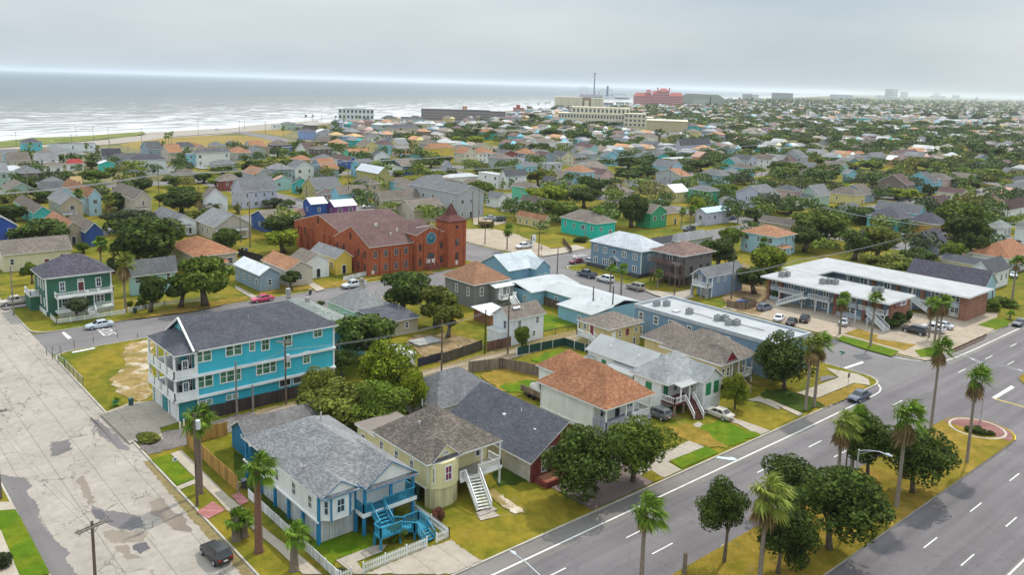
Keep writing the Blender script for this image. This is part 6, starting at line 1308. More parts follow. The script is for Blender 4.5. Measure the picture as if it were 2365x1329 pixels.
    (680, 580, 598, 880, 5.4, 'H', 'beige', 'tan', 2.4), (800, 690, 745, 925, 4.6, 'U', 'grey', 'tan', 2.), (2100, 620, 2078, 2216, 5.6, 'V', 'paleyellow', 'grey', 1.6), (2060, 690, 1985, 2210, 5., 'F', 'white', 'flatwhite'), (1850, 620, 1798, 2050, 5., 'H', 'white', 'tan', 2.2), (1960, 690, 1905, 2030, 5., 'V', 'ltblue', 'grey', 2.), (1560, 790, 1515, 1690, 6., 'V', 'skyblue', 'grey', 2.6), (1880, 780, 1838, 2010, 4.6, 'V', 'ltblue', 'grey', 2.2), (2030, 800, 1990, 2150, 4.4, 'V', 'teal', 'dgrey', 2.), (1300, 555, 1272, 1360, 4.6, 'V', 'turquoise', 'grey', 1.8), (1150, 535, 1095, 1200, 5., 'H', 'beige', 'orange', 1.8))),
  (TD, ((280, 690, 240, 555, 6., 'U', 'lav', 'dgrey', 4.2), (105, 690, 55, 240, 5.6, 'F', 'white', 'flatwhite'), (450, 800, 380, 565, 4., 'V', 'orange', 'salmon', 3.), (200, 820, 110, 392, 4.6, 'F', 'pink', 'flatwhite'), (590, 765, 535, 690, 4.6, 'H', 'beige', 'tan'), (1290, 742, 1190, 1365, 5., 'V', 'cyan', 'grey', 2.2), (1090, 725, 1030, 1205, 5.4, 'F', 'white', 'flatwhite'), (1575, 770, 1422, 1642, 5.6, 'V', 'yellow', 'lgrey', 2.4), (1700, 770, 1640, 1775, 4.6, 'V', 'palegreen', 'grey', 2.2), (1770, 755, 1735, 1850, 4., 'H', 'white', 'red'), (1850, 775, 1798, 1962, 3.8, 'H', 'beige', 'orange', 1.8),
    (1880, 715, 1820, 1992, 4.6, 'H', 'brown', 'tan', 2.4), (2000, 665, 1935, 2092, 6.4, 'H', 'tan', 'brown', 3.), (1790, 850, 1685, 1922, 4.4, 'V', 'slate', 'grey', 2.4), (2020, 795, 1952, 2157, 5.6, 'H', 'lav', 'grey', 2.4), (2240, 770, 2192, 2370, 4.4, 'U', 'pink', 'maroon', 2.), (2200, 825, 2158, 2272, 4., 'V', 'orange', 'white', 1.8), (840, 640, 765, 945, 4.6, 'V', 'maroon', 'salmon', 2.), (880, 835, 800, 1002, 4., 'H', 'grey', 'grey', 2.), (1070, 815, 985, 1245, 4., 'V', 'mint', 'orange', 2.4), (545, 1112, 355, 642, 5.8, 'H', 'green', 'grey', 1.8), (1330, 1030, 1300, 1400, 3.4, 'H', 'royal', 'brown', 1.6), (1800, 955, 1760, 1890, 4.6, 'V', 'skyblue', 'grey', 2.),
    (1130, 520, 1110, 1260, 4.8, 'H', 'grey', 'tan'), (430, 435, 400, 515, 4.6, 'H', 'white', 'white', 2.), (440, 520, 400, 498, 4.8, 'H', 'orange', 'salmon'), (560, 520, 485, 700, 5., 'H', 'slate', 'grey'), (330, 570, 275, 445, 4.6, 'H', 'grey', 'dgrey'), (160, 610, 105, 245, 5.6, 'V', 'paleyellow', 'lgrey', 2.))),
  (TM, ((1950, 735, 1915, 2035, 7., 'V', 'slate', 'grey', 2.4), (2200, 790, 2040, 2290, 4.4, 'U', 'pink', 'maroon', 2.), (980, 580, 890, 1060, 6., 'H', 'mustard', 'tan', 2.8), (850, 640, 775, 930, 4.8, 'H', 'tan', 'brown', 2.4), (1220, 690, 1145, 1405, 4.6, 'U', 'pink', 'maroon', 2.), (1190, 740, 1110, 1235, 4., 'V', 'beige', 'white', 2.), (1440, 560, 1390, 1485, 5., 'V', 'lav', 'grey', 2.4), (2210, 600, 2165, 2280, 5., 'V', 'lav', 'grey', 2.4), (1310, 630, 1265, 1400, 4., 'H', 'white', 'lgrey'))),
  ):
  for r in rows:
   try: MH(t, r)
   except Exception as e: print('row', r, e)
table()
# extra pieces on the best seen of them
def extras():
 for o in MID:
  wall, roof, form, h, ar, _ = o.desc
  u0, v0, u1, v1 = o.u0, o.v0, o.u1, o.v1
  d = cdist(u0, v0)
  if d < 330 and wall not in ('royal', 'purple') and h > 3.4 and (form in 'VH') and WRN.random() < .55 and u1 - u0 > 5 and (u0, v0) != (0, 0):
   w = (u1 - u0) * WRN.uniform(.5, .95); pz = min(h - .4, 3.) if h < 5.2 else h * .5
   o.box('porch_deck', (u0 + .1, v0 - 1.9, .3, u0 + w, v0, .6), M('boards', (.35, .34, .32)))
   o.shed((u0 - .1, v0 - 2.2, u0 + w + .2, v0 + .1), pz - .2, pz + .35, 'v', RC[roof])
   o.posts([(u0 + .25, v0 - 1.8), (u0 + w / 2, v0 - 1.8), (u0 + w - .15, v0 - 1.8)], .6, pz - .2, TRIM, .16)
   if d < 260: o.rail([(u0 + .2, v0 - 1.85), (u0 + w * .6, v0 - 1.85)], .6, TRIM, .8, .3)
  if d < 300 and WRN.random() < .5: o.vents([(u0 + (u1 - u0) * .4, v0 + (v1 - v0) * .4, h + .5, 1.2, .08)])
  if d < 420 and WRN.random() < .18: o.box('chimney', (u0 + (u1 - u0) * .55, v0 + (v1 - v0) * .6, h, u0 + (u1 - u0) * .55 + .6, v0 + (v1 - v0) * .6 + .6, h + o.rh + .5), M('brick', (.3, .16, .12)))
extras()
# ================================================================ trees and palms
LEAF = dict(d=M('leaf', (.042, .07, .012), (.125, .18, .03)), m=M('leaf', (.085, .145, .016), (.22, .29, .036)), b=M('leaf', (.14, .21, .012), (.38, .43, .03)), o=M('leaf', (.105, .125, .016), (.24, .26, .04)), x=M('leaf', (.05, .07, .03), (.12, .145, .06)), y=M('leaf', (.16, .12, .03), (.3, .22, .06)), r=M('leaf', (.18, .06, .04), (.3, .13, .07)))
LN = dict(d='dark green', m='green', b='bright yellow-green', o='olive green', x='dull grey-green', y='golden', r='reddish')
BARK = M('bark', (.14, .11, .085)); PBARK = M('bark', (.24, .2, .16), vz=5.); PBARKR = M('bark', (.2, .1, .07), vz=5.)
def crown_mesh(seed, n, nl=16, size=.085, flat=.75, fill=.25, name='crown'):
 r = np.random.default_rng(seed)
 lc = r.normal(size=(nl, 3)); lc /= np.linalg.norm(lc, axis=1)[:, None]; lc *= r.uniform(.34, .78, (nl, 1)); lc[:, 2] = lc[:, 2] * flat + .05
 lr = r.uniform(.2, .42, nl); w = lr ** 2; w /= w.sum()
 k = r.choice(nl, n, p=w); d = r.normal(size=(n, 3)); d[:, 2] += .25; d /= np.linalg.norm(d, axis=1)[:, None]
 rad = lr[k] * np.where(r.random(n) < fill, r.uniform(.2, .9, n), r.uniform(.86, 1.1, n))
 p = lc[k] + d * rad[:, None] * np.array([1, 1, .82])
 nn = d + r.normal(size=(n, 3)) * .55; nn /= np.linalg.norm(nn, axis=1)[:, None]
 t = np.cross(nn, r.normal(size=(n, 3))); t /= np.linalg.norm(t, axis=1)[:, None]; b = np.cross(nn, t)
 s = size * r.uniform(.6, 1.3, n)[:, None]; a = s * r.uniform(.5, .9, n)[:, None]
 V = np.stack([p - t * s, p - b * a * .8 + nn * s * .15, p + t * s, p + b * a], 1).reshape(-1, 3)
 Fq = np.arange(4 * n).reshape(n, 4)
 return npmesh(name, V, Fq, [LEAF['m']])
CROWN_HI = [crown_mesh(s, 9000, 30, .046, .9, .18) for s in (1, 2, 3, 4)]
CROWN_MD = [crown_mesh(s, 5200, 20, .075) for s in (11, 12, 13, 14, 15)]
CROWN_LO = [crown_mesh(s, 1300, 14, .13, fill=.1) for s in (21, 22, 23, 24)]
CROWN_FLAT = [crown_mesh(s, 5200, 22, .075, flat=.6) for s in (31, 32)]
def trunk_mesh(seed, limbs=5, r0=.05):
 rr = random.Random(seed); mb = MB(); bend = (rr.uniform(-.05, .05), rr.uniform(-.05, .05))
 mb.tube([(0, 0, -.02), (bend[0] * .5, bend[1] * .5, .25), (bend[0], bend[1], .55)], [r0 * 1.35, r0, r0 * .8], 9)
 for k in range(limbs):
  a = 2 * math.pi * (k + rr.random() * .6) / limbs; L = rr.uniform(.22, .36)
  m_ = (bend[0] + math.cos(a) * L * .45, bend[1] + math.sin(a) * L * .45, .55 + rr.uniform(.12, .2)); e = (bend[0] + math.cos(a) * L, bend[1] + math.sin(a) * L, .55 + rr.uniform(.28, .42))
  mb.tube([(bend[0], bend[1], .5), m_, e], [r0 * .62, r0 * .4, r0 * .15], 6, cap=False)
 return mb.mesh('trunk', BARK, smooth=True)
TRUNKS = [trunk_mesh(s) for s in (1, 2, 3)]; TRUNK_LO = [trunk_mesh(7, 3)]
TREES = []
TRN = random.Random(5)
def tree(u, v, rx, ry, rz, zc, tone, lod, label=None, group=None, flat=False, cat='tree', name='tree', off=(0, 0), trunk=True):
 pool = CROWN_FLAT if flat and lod > 0 else [CROWN_LO, CROWN_MD, CROWN_HI][lod]; me = TRN.choice(pool)
 t = empty(name, (u, v, 0), label or '', cat, group)
 c = child('crown', me, t, (off[0], off[1], zc), TRN.uniform(0, 6.28)); c.scale = (rx, ry, rz)
 c.material_slots[0].link = 'OBJECT'; c.material_slots[0].material = LEAF[tone]
 if trunk:
  k = child('trunk', TRN.choice(TRUNKS if lod else TRUNK_LO), t, (0, 0, 0), TRN.uniform(0, 6.28)); hgt = zc + rz * .1; tr = max(.13, min(.42, (rx + ry) * .042)) / .05 / 1.0
  k.scale = (tr * 1.0 if False else max(rx, 1.2) * 1.15 if lod > 1 else tr * 1.6, max(rx, 1.2) * 1.15 if lod > 1 else tr * 1.6, hgt)
 TREES.append((u, v, max(rx, ry), t, tone, rz)); return t
def tree_px(x, y, rx, ry, tone, base=None, lod=None, label=None, flat=False, trunk0=1.3, **kw):
 """crown centre pixel, half width and half height in photo pixels"""
 u, v = P(x, y, 4.); d = math.hypot(cdist(u, v), CAMZ - 4)
 for _ in range(4):
  r = rx * d / F; rz = max(.5, ry * d / F / .93); zc = trunk0 + rz * .85
  if base: break
  u, v = P(x, y, zc); d = math.hypot(cdist(u, v), CAMZ - zc)
 off = (0, 0)
 if base:
  u, v = P(*base); d = math.hypot(cdist(u, v), CAMZ - 4); r = rx * d / F; rz = ry * d / F / .93
  zc = zat(u, v, y); off = (0, 0)
  X = PJ(u, v, zc)[0]; sh = (x - X) * d / F * .9; off = (sh * math.sin(YAW), -sh * math.cos(YAW))
 lod = lod if lod is not None else (2 if d < 140 else 1 if d < 420 else 0)
 return tree(u, v, r * .98, r * .98, rz * 1.0, zc, tone, lod, label, flat=flat, off=off, **kw)
TS = 'oaks on the boulevard median'
for row in ((1355, 1066, 103, 82, 'd', (1351, 1158), 'large dark oak in the paved yard before the dark red brick hall'), (1470, 1030, 88, 62, 'm', (1461, 1114), 'spreading oak at the kerb between the brick hall and the brown-roofed house'),
   (1672, 1172, 62, 62, 'd', (1672, 1301), 'dark median oak nearest the kerb, left of the shaggy near palm'), (1826, 1243, 68, 68, 'd', (1796, 1328), 'dark median oak right behind the shaggy palm at the lower edge'),
   (1935, 1158, 108, 72, 'd', (1915, 1272), 'widest dark oak in the median, its bare trunk standing in dry grass'), (1835, 1120, 85, 55, 'd', None, 'dark oak on the median with crown reaching over the left carriageway'),
   (2005, 1018, 62, 55, 'd', (2004, 1105), 'dark oak on the median beside the single-armed street lamp'), (2122, 1052, 82, 66, 'd', (2108, 1141), 'dark oak on the median behind the tall thick-trunked palm'),
   (1812, 838, 72, 62, 'd', (1812, 902), 'dense dark oak in front of the yellow house with the red gable'), (1695, 903, 36, 38, 'b', (1697, 945), 'small bright green tree between the white green-shuttered house and the yellow house')):
 tree_px(*row[:5], base=row[5], lod=2, label=row[6])
NEAR_T = (
 (900, 865, 80, 76, 'b', 'large bright yellow-green tree behind the white and blue raised house'), (800, 925, 105, 55, 'o', 'broad olive green tree over the dark fence by the alley'), (880, 940, 78, 60, 'm', 'green tree behind the pale yellow raised house'), (735, 890, 48, 50, 'o', 'olive thicket tree at the end of the dark fence beside the turquoise townhouse'), (955, 905, 40, 50, 'b', 'bright green tree beside the slate hip roof'),
 (855, 775, 78, 58, 'd', 'round dark tree beside the light blue house with the mossy roof'), (790, 830, 40, 26, 'd', 'low dark shrub tree at the rear corner of the turquoise townhouse'), (925, 668, 68, 52, 'd', 'big dark tree by the street opposite the brick church'), (1010, 702, 60, 44, 'o', 'olive tree with bare pale branches in the back yard'), (1035, 735, 36, 34, 'o', 'thin olive tree by the back yard sheds'),
 (472, 638, 68, 58, 'm', 'large green street tree before the teal dormer house'), (415, 665, 38, 32, 'd', 'dark tree hiding the teal dormer house'), (345, 668, 32, 40, 'd', 'dark small tree at the side of the teal dormer house'), (312, 552, 92, 62, 'd', 'huge dark tree crown behind the dark green house'), (300, 502, 62, 24, 'x', 'flat grey-green crown rising behind the huge dark tree'), (385, 540, 36, 34, 'm', 'green tree at the right edge of the huge dark crown'),
 (178, 704, 26, 20, 'x', 'small shrubby tree in front of the white double porch'), (72, 622, 16, 20, 'm', 'round clipped little tree at the cream house'), (655, 548, 46, 28, 'b', 'bright green tree left of the brick church'), (652, 516, 48, 28, 'd', 'dark tree behind the bright green one left of the church'), (525, 552, 34, 30, 'd', 'dark tree in the yard behind the reddish brown hip roof'), (90, 530, 60, 28, 'd', 'dark tree behind the cream house with blue shutters'), (672, 640, 24, 18, 'd', 'small dark tree before the orange-roofed cottage'), (640, 600, 18, 14, 'x', 'small tree by the weathered cottages'),
 (1740, 835, 6, 5, 'd', 'small shrub near the red gable'), (1205, 775, 22, 28, 'm', 'vine-green shrub tree beside the small white two storey house'), (1660, 582, 52, 36, 'd', 'dark tree right of the weathered stilt house'), (1690, 545, 30, 26, 'm', 'green tree rising behind the weathered stilt house'), (1770, 600, 48, 38, 'b', 'bright green tree left of the motel'), (1745, 640, 40, 28, 'd', 'dark thicket tree at the motel back lot'), (1905, 515, 72, 42, 'm', 'giant spreading oak behind the motel'), (1860, 545, 45, 28, 'd', 'dark oak under the giant spreading oak'), (1975, 560, 40, 32, 'd', 'dark tree behind the motel lot'), (2025, 555, 48, 38, 'o', 'olive round tree right of the giant oak'),
 (2045, 605, 62, 26, 'o', 'olive hedge tree directly behind the rear motel wing'), (2120, 590, 40, 22, 'd', 'dark clipped mass in front of the grey gabled cottage'), (2205, 580, 30, 26, 'm', 'green tree beside the white house with reddish roof'), (2235, 545, 58, 48, 'd', 'big dark tree right of the mustard house'), (2210, 500, 50, 36, 'm', 'green tree behind the mustard house'), (1460, 480, 42, 40, 'd', 'tall dark tree left of the bright green house'), (1610, 478, 24, 26, 'b', 'bright round tree left of the lavender house with blue roof'),
 (1262, 445, 55, 26, 'b', 'yellow-green tree beyond the turquoise house'), (1350, 450, 40, 24, 'd', 'dark tree beyond the turquoise house'), (1290, 480, 50, 26, 'm', 'green tree beside the turquoise house'), (1365, 425, 44, 26, 'd', 'dark rounded tree behind the blue house with navy roof'), (1245, 405, 44, 20, 'o', 'olive tree beside the blue house with navy roof'), (1110, 430, 36, 20, 'm', 'green tree behind the long grey house'), (1400, 495, 40, 18, 'm', 'low green tree left of the tall dark one'))
for r in NEAR_T: tree_px(*r[:5], label=r[5], flat=r[2] > r[3] * 1.6)
MIDT = [(TA, ((1190, 950, 60, 45, 'm'), (540, 1060, 130, 60, 'd'), (880, 1050, 130, 70, 'm'), (1240, 1060, 110, 55, 'd'), (1290, 1130, 110, 60, 'd'), (1680, 1190, 150, 60, 'd'), (1600, 1100, 120, 50, 'm'), (250, 1110, 130, 70, 'd'), (60, 1240, 70, 40, 'o'), (340, 1220, 110, 50, 'm'), (1980, 1100, 100, 50, 'b'), (1850, 1060, 90, 50, 'd'), (2030, 990, 110, 40, 'm'), (2290, 960, 110, 60, 'd'), (720, 1150, 70, 40, 'm'), (1030, 1000, 60, 40, 'm'), (590, 880, 60, 40, 'm'), (2200, 1040, 60, 30, 'd'), (830, 940, 60, 40, 'd'))),
 (TE, ((1390, 210, 160, 100, 'd'), (920, 210, 120, 80, 'd'), (100, 300, 110, 70, 'd'), (300, 170, 90, 55, 'd'), (1680, 75, 80, 40, 'b'), (1490, 310, 50, 30, 'o'), (1580, 300, 50, 22, 'm'), (1820, 265, 24, 30, 'o'), (1740, 500, 110, 75, 'd'), (40, 180, 60, 40, 'o'), (640, 560, 60, 40, 'm'), (330, 630, 70, 20, 'm'), (870, 700, 50, 60, 'x'), (1210, 800, 70, 60, 'x'), (1090, 990, 50, 30, 'm'))),
 (TF, ((380, 95, 170, 60, 'd'), (700, 90, 130, 60, 'd'), (1080, 130, 110, 60, 'd'), (60, 250, 60, 40, 'm'), (1950, 60, 130, 45, 'd'), (1640, 150, 70, 28, 'b'), (520, 420, 85, 48, 'x'), (200, 480, 40, 36, 'o'), (680, 430, 50, 24, 'm'), (1410, 60, 70, 25, 'b'), (1900, 160, 60, 24, 'o'), (760, 315, 34, 24, 'd'), (1310, 40, 40, 30, 'o'))),
 (TG, ((1780, 90, 180, 65, 'd'), (1950, 60, 130, 60, 'd'), (2270, 30, 90, 40, 'd'), (1740, 250, 110, 50, 'm'), (2140, 240, 70, 40, 'm'), (430, 50, 90, 30, 'o'), (170, 60, 60, 30, 'o'), (1210, 100, 70, 30, 'm'), (2290, 160, 60, 26, 'd'), (1830, 190, 60, 28, 'd'), (540, 560, 12, 12, 'm'))),
 (TH_, ((290, 130, 140, 70, 'd'), (560, 160, 90, 60, 'd'), (400, 270, 130, 70, 'm'), (210, 360, 80, 50, 'd'), (1000, 90, 180, 80, 'm'), (1430, 120, 200, 70, 'd'), (1630, 260, 160, 70, 'b'), (1950, 170, 210, 80, 'd'), (1960, 300, 200, 60, 'x'), (2230, 320, 130, 60, 'b'), (690, 540, 130, 80, 'd'), (1060, 470, 200, 60, 'd'), (1380, 460, 110, 40, 'd'), (1930, 570, 200, 90, 'd'), (1500, 560, 130, 50, 'm'), (1180, 660, 30, 50, 'd'), (840, 440, 120, 50, 'd'), (1320, 350, 60, 30, 'm'))),
 (TI, ((760, 340, 140, 55, 'b'), (1010, 300, 90, 60, 'd'), (1060, 170, 170, 70, 'm'), (1500, 130, 220, 80, 'm'), (1440, 230, 160, 80, 'd'), (1800, 120, 160, 80, 'm'), (1200, 520, 200, 80, 'b'), (1560, 460, 220, 80, 'd'), (1430, 640, 190, 90, 'm'), (1530, 800, 210, 110, 'd'), (420, 830, 190, 110, 'o'), (300, 590, 190, 90, 'd'), (1980, 650, 90, 40, 'm'), (2040, 400, 90, 40, 'd'), (1300, 950, 90, 60, 'm'), (460, 170, 200, 70, 'd'), (330, 320, 210, 70, 'x'), (1650, 400, 120, 50, 'o'))),
 (TB, ((560, 830, 70, 50, 'd'), (760, 860, 110, 40, 'm'), (880, 770, 60, 40, 'm'), (700, 780, 50, 40, 'd'), (1800, 700, 120, 50, 'm'), (1950, 720, 120, 50, 'd'), (2050, 900, 110, 45, 'd'), (2140, 600, 80, 35, 'd'), (2200, 660, 110, 40, 'd'), (2290, 640, 80, 40, 'm'), (1400, 640, 110, 30, 'd'), (1050, 790, 50, 50, 'o'), (2180, 760, 60, 30, 'o'), (2000, 1040, 140, 40, 'o'), (1930, 660, 60, 28, 'b'))),
 (TC, ((300, 590, 170, 50, 'd'), (450, 590, 110, 50, 'd'), (880, 440, 80, 45, 'x'), (980, 470, 70, 50, 'm'), (1080, 580, 180, 50, 'd'), (760, 610, 150, 50, 'd'), (1360, 620, 130, 60, 'd'), (1510, 500, 110, 40, 'd'), (980, 710, 130, 40, 'd'), (1360, 790, 110, 50, 'b'), (1130, 760, 110, 50, 'm'), (1780, 850, 140, 60, 'd'), (1910, 880, 120, 60, 'd'), (390, 640, 80, 40, 'b'), (220, 640, 80, 30, 'b'), (560, 520, 60, 30, 'd'), (680, 660, 90, 35, 'm'), (1650, 500, 60, 26, 'd'), (1980, 630, 70, 24, 'd'), (1880, 720, 60, 26, 'o'), (1760, 680, 60, 26, 'm'), (1680, 800, 80, 36, 'd'), (560, 790, 40, 26, 'm'), (30, 650, 80, 40, 'd'), (170, 510, 70, 30, 'd'), (830, 510, 60, 18, 'x'), (460, 890, 110, 35, 'o'), (1920, 850, 60, 40, 'b'))),
 (TD, ((720, 680, 130, 45, 'd'), (880, 710, 120, 60, 'd'), (470, 870, 130, 60, 'd'), (700, 830, 130, 60, 'd'), (1230, 910, 180, 70, 'm'), (1570, 960, 190, 65, 'd'), (1590, 840, 90, 40, 'm'), (1050, 640, 80, 40, 'd'), (1350, 520, 110, 40, 'd'), (1010, 550, 120, 40, 'd'), (620, 385, 100, 30, 'x'), (1450, 660, 110, 50, 'o'), (1760, 670, 90, 40, 'd'), (2050, 560, 150, 50, 'm'), (1890, 560, 110, 50, 'd'), (1800, 480, 110, 40, 'd'), (2180, 500, 110, 45, 'm'), (1640, 540, 100, 30, 'o'), (1470, 470, 90, 30, 'm'), (1230, 450, 90, 30, 'd'), (950, 400, 110, 35, 'd'), (1100, 360, 120, 35, 'x'), (300, 440, 80, 26, 'd'), (400, 590, 90, 28, 'm'), (620, 530, 90, 26, 'd'), (2190, 680, 130, 60, 'm'), (1880, 870, 110, 40, 'b'), (2020, 870, 150, 50, 'm'), (160, 850, 100, 40, 'm'), (60, 870, 40, 40, 'd'), (1330, 750, 50, 40, 'd'), (1010, 770, 50, 26, 'm'), (680, 440, 60, 20, 'd'), (900, 480, 60, 26, 'd'), (1720, 600, 60, 30, 'd'), (1560, 390, 100, 26, 'x'))),
 (TM, ((1250, 560, 130, 50, 'm'), (1520, 560, 140, 50, 'd'), (1650, 600, 160, 50, 'm'), (1730, 680, 130, 60, 'd'), (1900, 620, 150, 60, 'd'), (2050, 680, 140, 70, 'd'), (1380, 780, 150, 60, 'o'), (1560, 800, 160, 60, 'd'), (1800, 860, 160, 60, 'm'), (2050, 830, 160, 60, 'd'), (2250, 720, 110, 50, 'm'), (2330, 820, 80, 50, 'd'), (1700, 480, 130, 40, 'd'), (1900, 480, 130, 40, 'd'), (2050, 560, 90, 45, 'd'), (2230, 540, 90, 40, 'd'), (1450, 420, 90, 36, 'd'), (1330, 490, 100, 36, 'd'), (1640, 420, 90, 40, 'd'), (1180, 420, 110, 40, 'm'), (1000, 510, 110, 40, 'd'), (760, 410, 90, 30, 'd'), (560, 500, 110, 40, 'm'), (1200, 330, 130, 36, 'm'), (1480, 340, 100, 34, 'x'), (1700, 360, 120, 34, 'd'), (1950, 360, 130, 34, 'd'), (2200, 400, 120, 34, 'm'), (900, 300, 110, 26, 'x'), (700, 290, 100, 24, 'd'), (2250, 330, 100, 26, 'x'), (2080, 430, 100, 34, 'd'), (1990, 600, 60, 40, 'd'), (1480, 700, 80, 40, 'd'), (1380, 640, 80, 30, 'm'), (2330, 640, 60, 50, 'd')))]
for t, rows in MIDT:
 for x, y, rx, ry, tone in rows:
  x, y, rx, ry = t[0] + x / t[2], t[1] + y / t[2], rx / t[2], ry / t[2]
  u, v = P(x, y + ry * .75, .8); d = math.hypot(cdist(u, v), CAMZ); zt = min(13., max(3., zat(u, v, y - ry))); r = min(rx * d / F, zt * 1.15)
  tree(u, v, r * 1.12, r * TRN.uniform(.95, 1.2), zt * .54, zt * .54, tone, 2 if d < 140 else 1 if d < 420 else 0)
# ---- shrubs
def shrub(x, y, rx, ry, tone, label, z=0., name='shrub', cat='shrub'):
 u, v = P(x, y, .6); d = math.hypot(cdist(u, v), CAMZ); r = rx * d / F; rz = ry * d / F
 t = empty(name, (u, v, 0), label, cat); c = child('foliage', TRN.choice(CROWN_MD), t, (0, 0, rz * .75), TRN.uniform(0, 6)); c.scale = (r * 1.15, r * 1.15, rz * 1.2); c.material_slots[0].link = 'OBJECT'; c.material_slots[0].material = LEAF[tone]
 s = child('stem', TRUNK_LO[0], t); s.scale = (.8, .8, rz); return t
for a in ((913, 1240, 22, 24, 'm', 'green shrub in front of the bright blue stairs'), (1010, 1195, 16, 20, 'r', 'reddish shrub between the blue stairs and the yellow house'), (786, 1312, 12, 8, 'x', 'small grey shrub by the white front walk'), (2060, 748, 28, 20, 'd', 'dark round shrub at the blind brick end of the front motel wing'), (2092, 735, 14, 16, 'd', 'dark shrub beside the black off-roader'), (2287, 712, 20, 15, 'm', 'clipped round bush at the brick end of the rear motel wing'), (2325, 702, 22, 10, 'm', 'low bush beyond the clipped round bush'), (1790, 685, 12, 15, 'd', 'dark shrub at the motel stairs'), (340, 1009, 24, 8, 'o', 'low olive ground shrub beside the concrete driveway'), (5, 1300, 16, 22, 'x', 'leafless grey shrub at the lower left corner'), (2240, 990, 10, 7, 'd', 'low dark plant in the round planting bed, left one'), (2262, 995, 16, 9, 'd', 'low dark plant in the round planting bed, largest one'), (2290, 998, 9, 6, 'd', 'low dark plant in the round planting bed, right one'), (1125, 520, 20, 8, 'y', 'dry tawny bush along the church parking lot'), (1800, 458, 16, 6, 'b', 'bright low bush by the lavender house'), (1340, 555, 16, 9, 'd', 'dark bush beside the turquoise house lawn'), (300, 700, 8, 6, 'm', 'small bush at the picket fence of the teal house'), (330, 705, 14, 9, 'd', 'dark bush at the fence of the teal house'), (740, 700, 10, 6, 'd', 'small bush before the yellow cottage'), (55, 630, 8, 10, 'd', 'narrow dark bush by the cream house wall'), (498, 493, 10, 14, 'd', 'slim dark bush before the white gabled house'), (120, 598, 46, 12, 'm', 'long green hedge behind the dark green house'), (1765, 640, 16, 16, 'm', 'banana-leaf shrub left of the motel')):
 shrub(*a)
# ---- palms
WIND = Vector((.45, -.9, 0))
GREEN_P = M('leaf', (.09, .18, .014), (.24, .37, .04)); DRY_P = M('leaf', (.24, .16, .07), (.42, .29, .13)); MIX_P = M('leaf', (.12, .18, .02), (.3, .32, .06))
def frond(mb, root, d, Lp, Lf, wind, droop, rr, mi=0, nb=11):
 d = d.normalized(); side = d.cross(Vector((0, 0, 1)));
 if side.length < .05: side = Vector((1, 0, 0))
 side.normalize(); up = side.cross(d).normalized()
 e = root + d * Lp + wind * Lp * .35 + Vector((0, 0, -droop * Lp * .3)); mb.bar(root, e, .045, mi)
 for k in range(nb):
  t = (k / (nb - 1) - .5) * 2; a = t * 1.75
  bd = (d * math.cos(a) + side * math.sin(a)).normalized() + wind * .75 + Vector((0, 0, -droop * .55)); bd.normalize()
  L = Lf * (1 - .25 * abs(t)) * rr.uniform(.85, 1.1); w = L * .085
  m = e + bd * L * .55; tip = e + bd * L + Vector((0, 0, -L * .28)) + wind * L * .3; s2 = bd.cross(up); s2 = s2.normalized() * w if s2.length > .01 else side * w
  mb.poly([tuple(e), tuple(m + s2), tuple(tip), tuple(m - s2)], mi)
def palm_crown(seed, n=26, wind=.55, size=1.):
 rr = random.Random(seed); mb = MB(); W_ = WIND * wind
 for k in range(n):
  el = math.radians(rr.uniform(-25, 85)); az = 2.4 * k + rr.uniform(-.3, .3)
  d = Vector((math.cos(az) * math.cos(el), math.sin(az) * math.cos(el), math.sin(el)))
  frond(mb, Vector((0, 0, 0)), d, rr.uniform(.55, .95) * size, rr.uniform(.85, 1.15) * size, W_, rr.uniform(.25, .6) + (.4 if el < 0 else 0), rr)
 return mb.mesh('fronds', GREEN_P)
def palm_skirt(seed, n=16, size=1., ln=1.):
 rr = random.Random(seed); mb = MB()
 for k in range(n):
  az = 2.4 * k + rr.uniform(-.4, .4); el = math.radians(rr.uniform(-75, -35))
  d = Vector((math.cos(az) * math.cos(el), math.sin(az) * math.cos(el), math.sin(el)))
  frond(mb, Vector((0, 0, -.1 - rr.random() * .5 * ln)), d, rr.uniform(.4, .7) * size, rr.uniform(.7, 1.) * size * ln, WIND * .15, 1., rr, nb=8)
 return mb.mesh('dead_fronds', DRY_P)
PC = [palm_crown(s, 30, .38) for s in (1, 2, 3, 4)]; PCW = [palm_crown(s, 30, .62) for s in (5, 6, 7)]; PCS = [palm_crown(s, 16, .5) for s in (8, 9)]
PS = [palm_skirt(s) for s in (1, 2)]; PSL = [palm_skirt(s, 22, 1.05, 1.7) for s in (3, 4)]
def ptrunk(r0=.2, r1=.15, bend=.03, n=10, m=PBARK):
 mb = MB(); mb.tube([(0, 0, -.01), (0, 0, .03), (bend * .3, 0, .3), (bend, 0, .65), (bend * .8, 0, 1.)], [r0 * 1.5, r0 * 1.12, r0, (r0 + r1) / 2, r1], n); return mb.mesh('trunk', m, smooth=True)
PT = [ptrunk(), ptrunk(bend=-.03), ptrunk(.17, .13, .05)]; PTR = ptrunk(.34, .26, .02, 12, PBARKR); PTB = ptrunk(.36, .34, .02, 12, M('bark', (.2, .16, .12), vz=6.))
PALMS = []
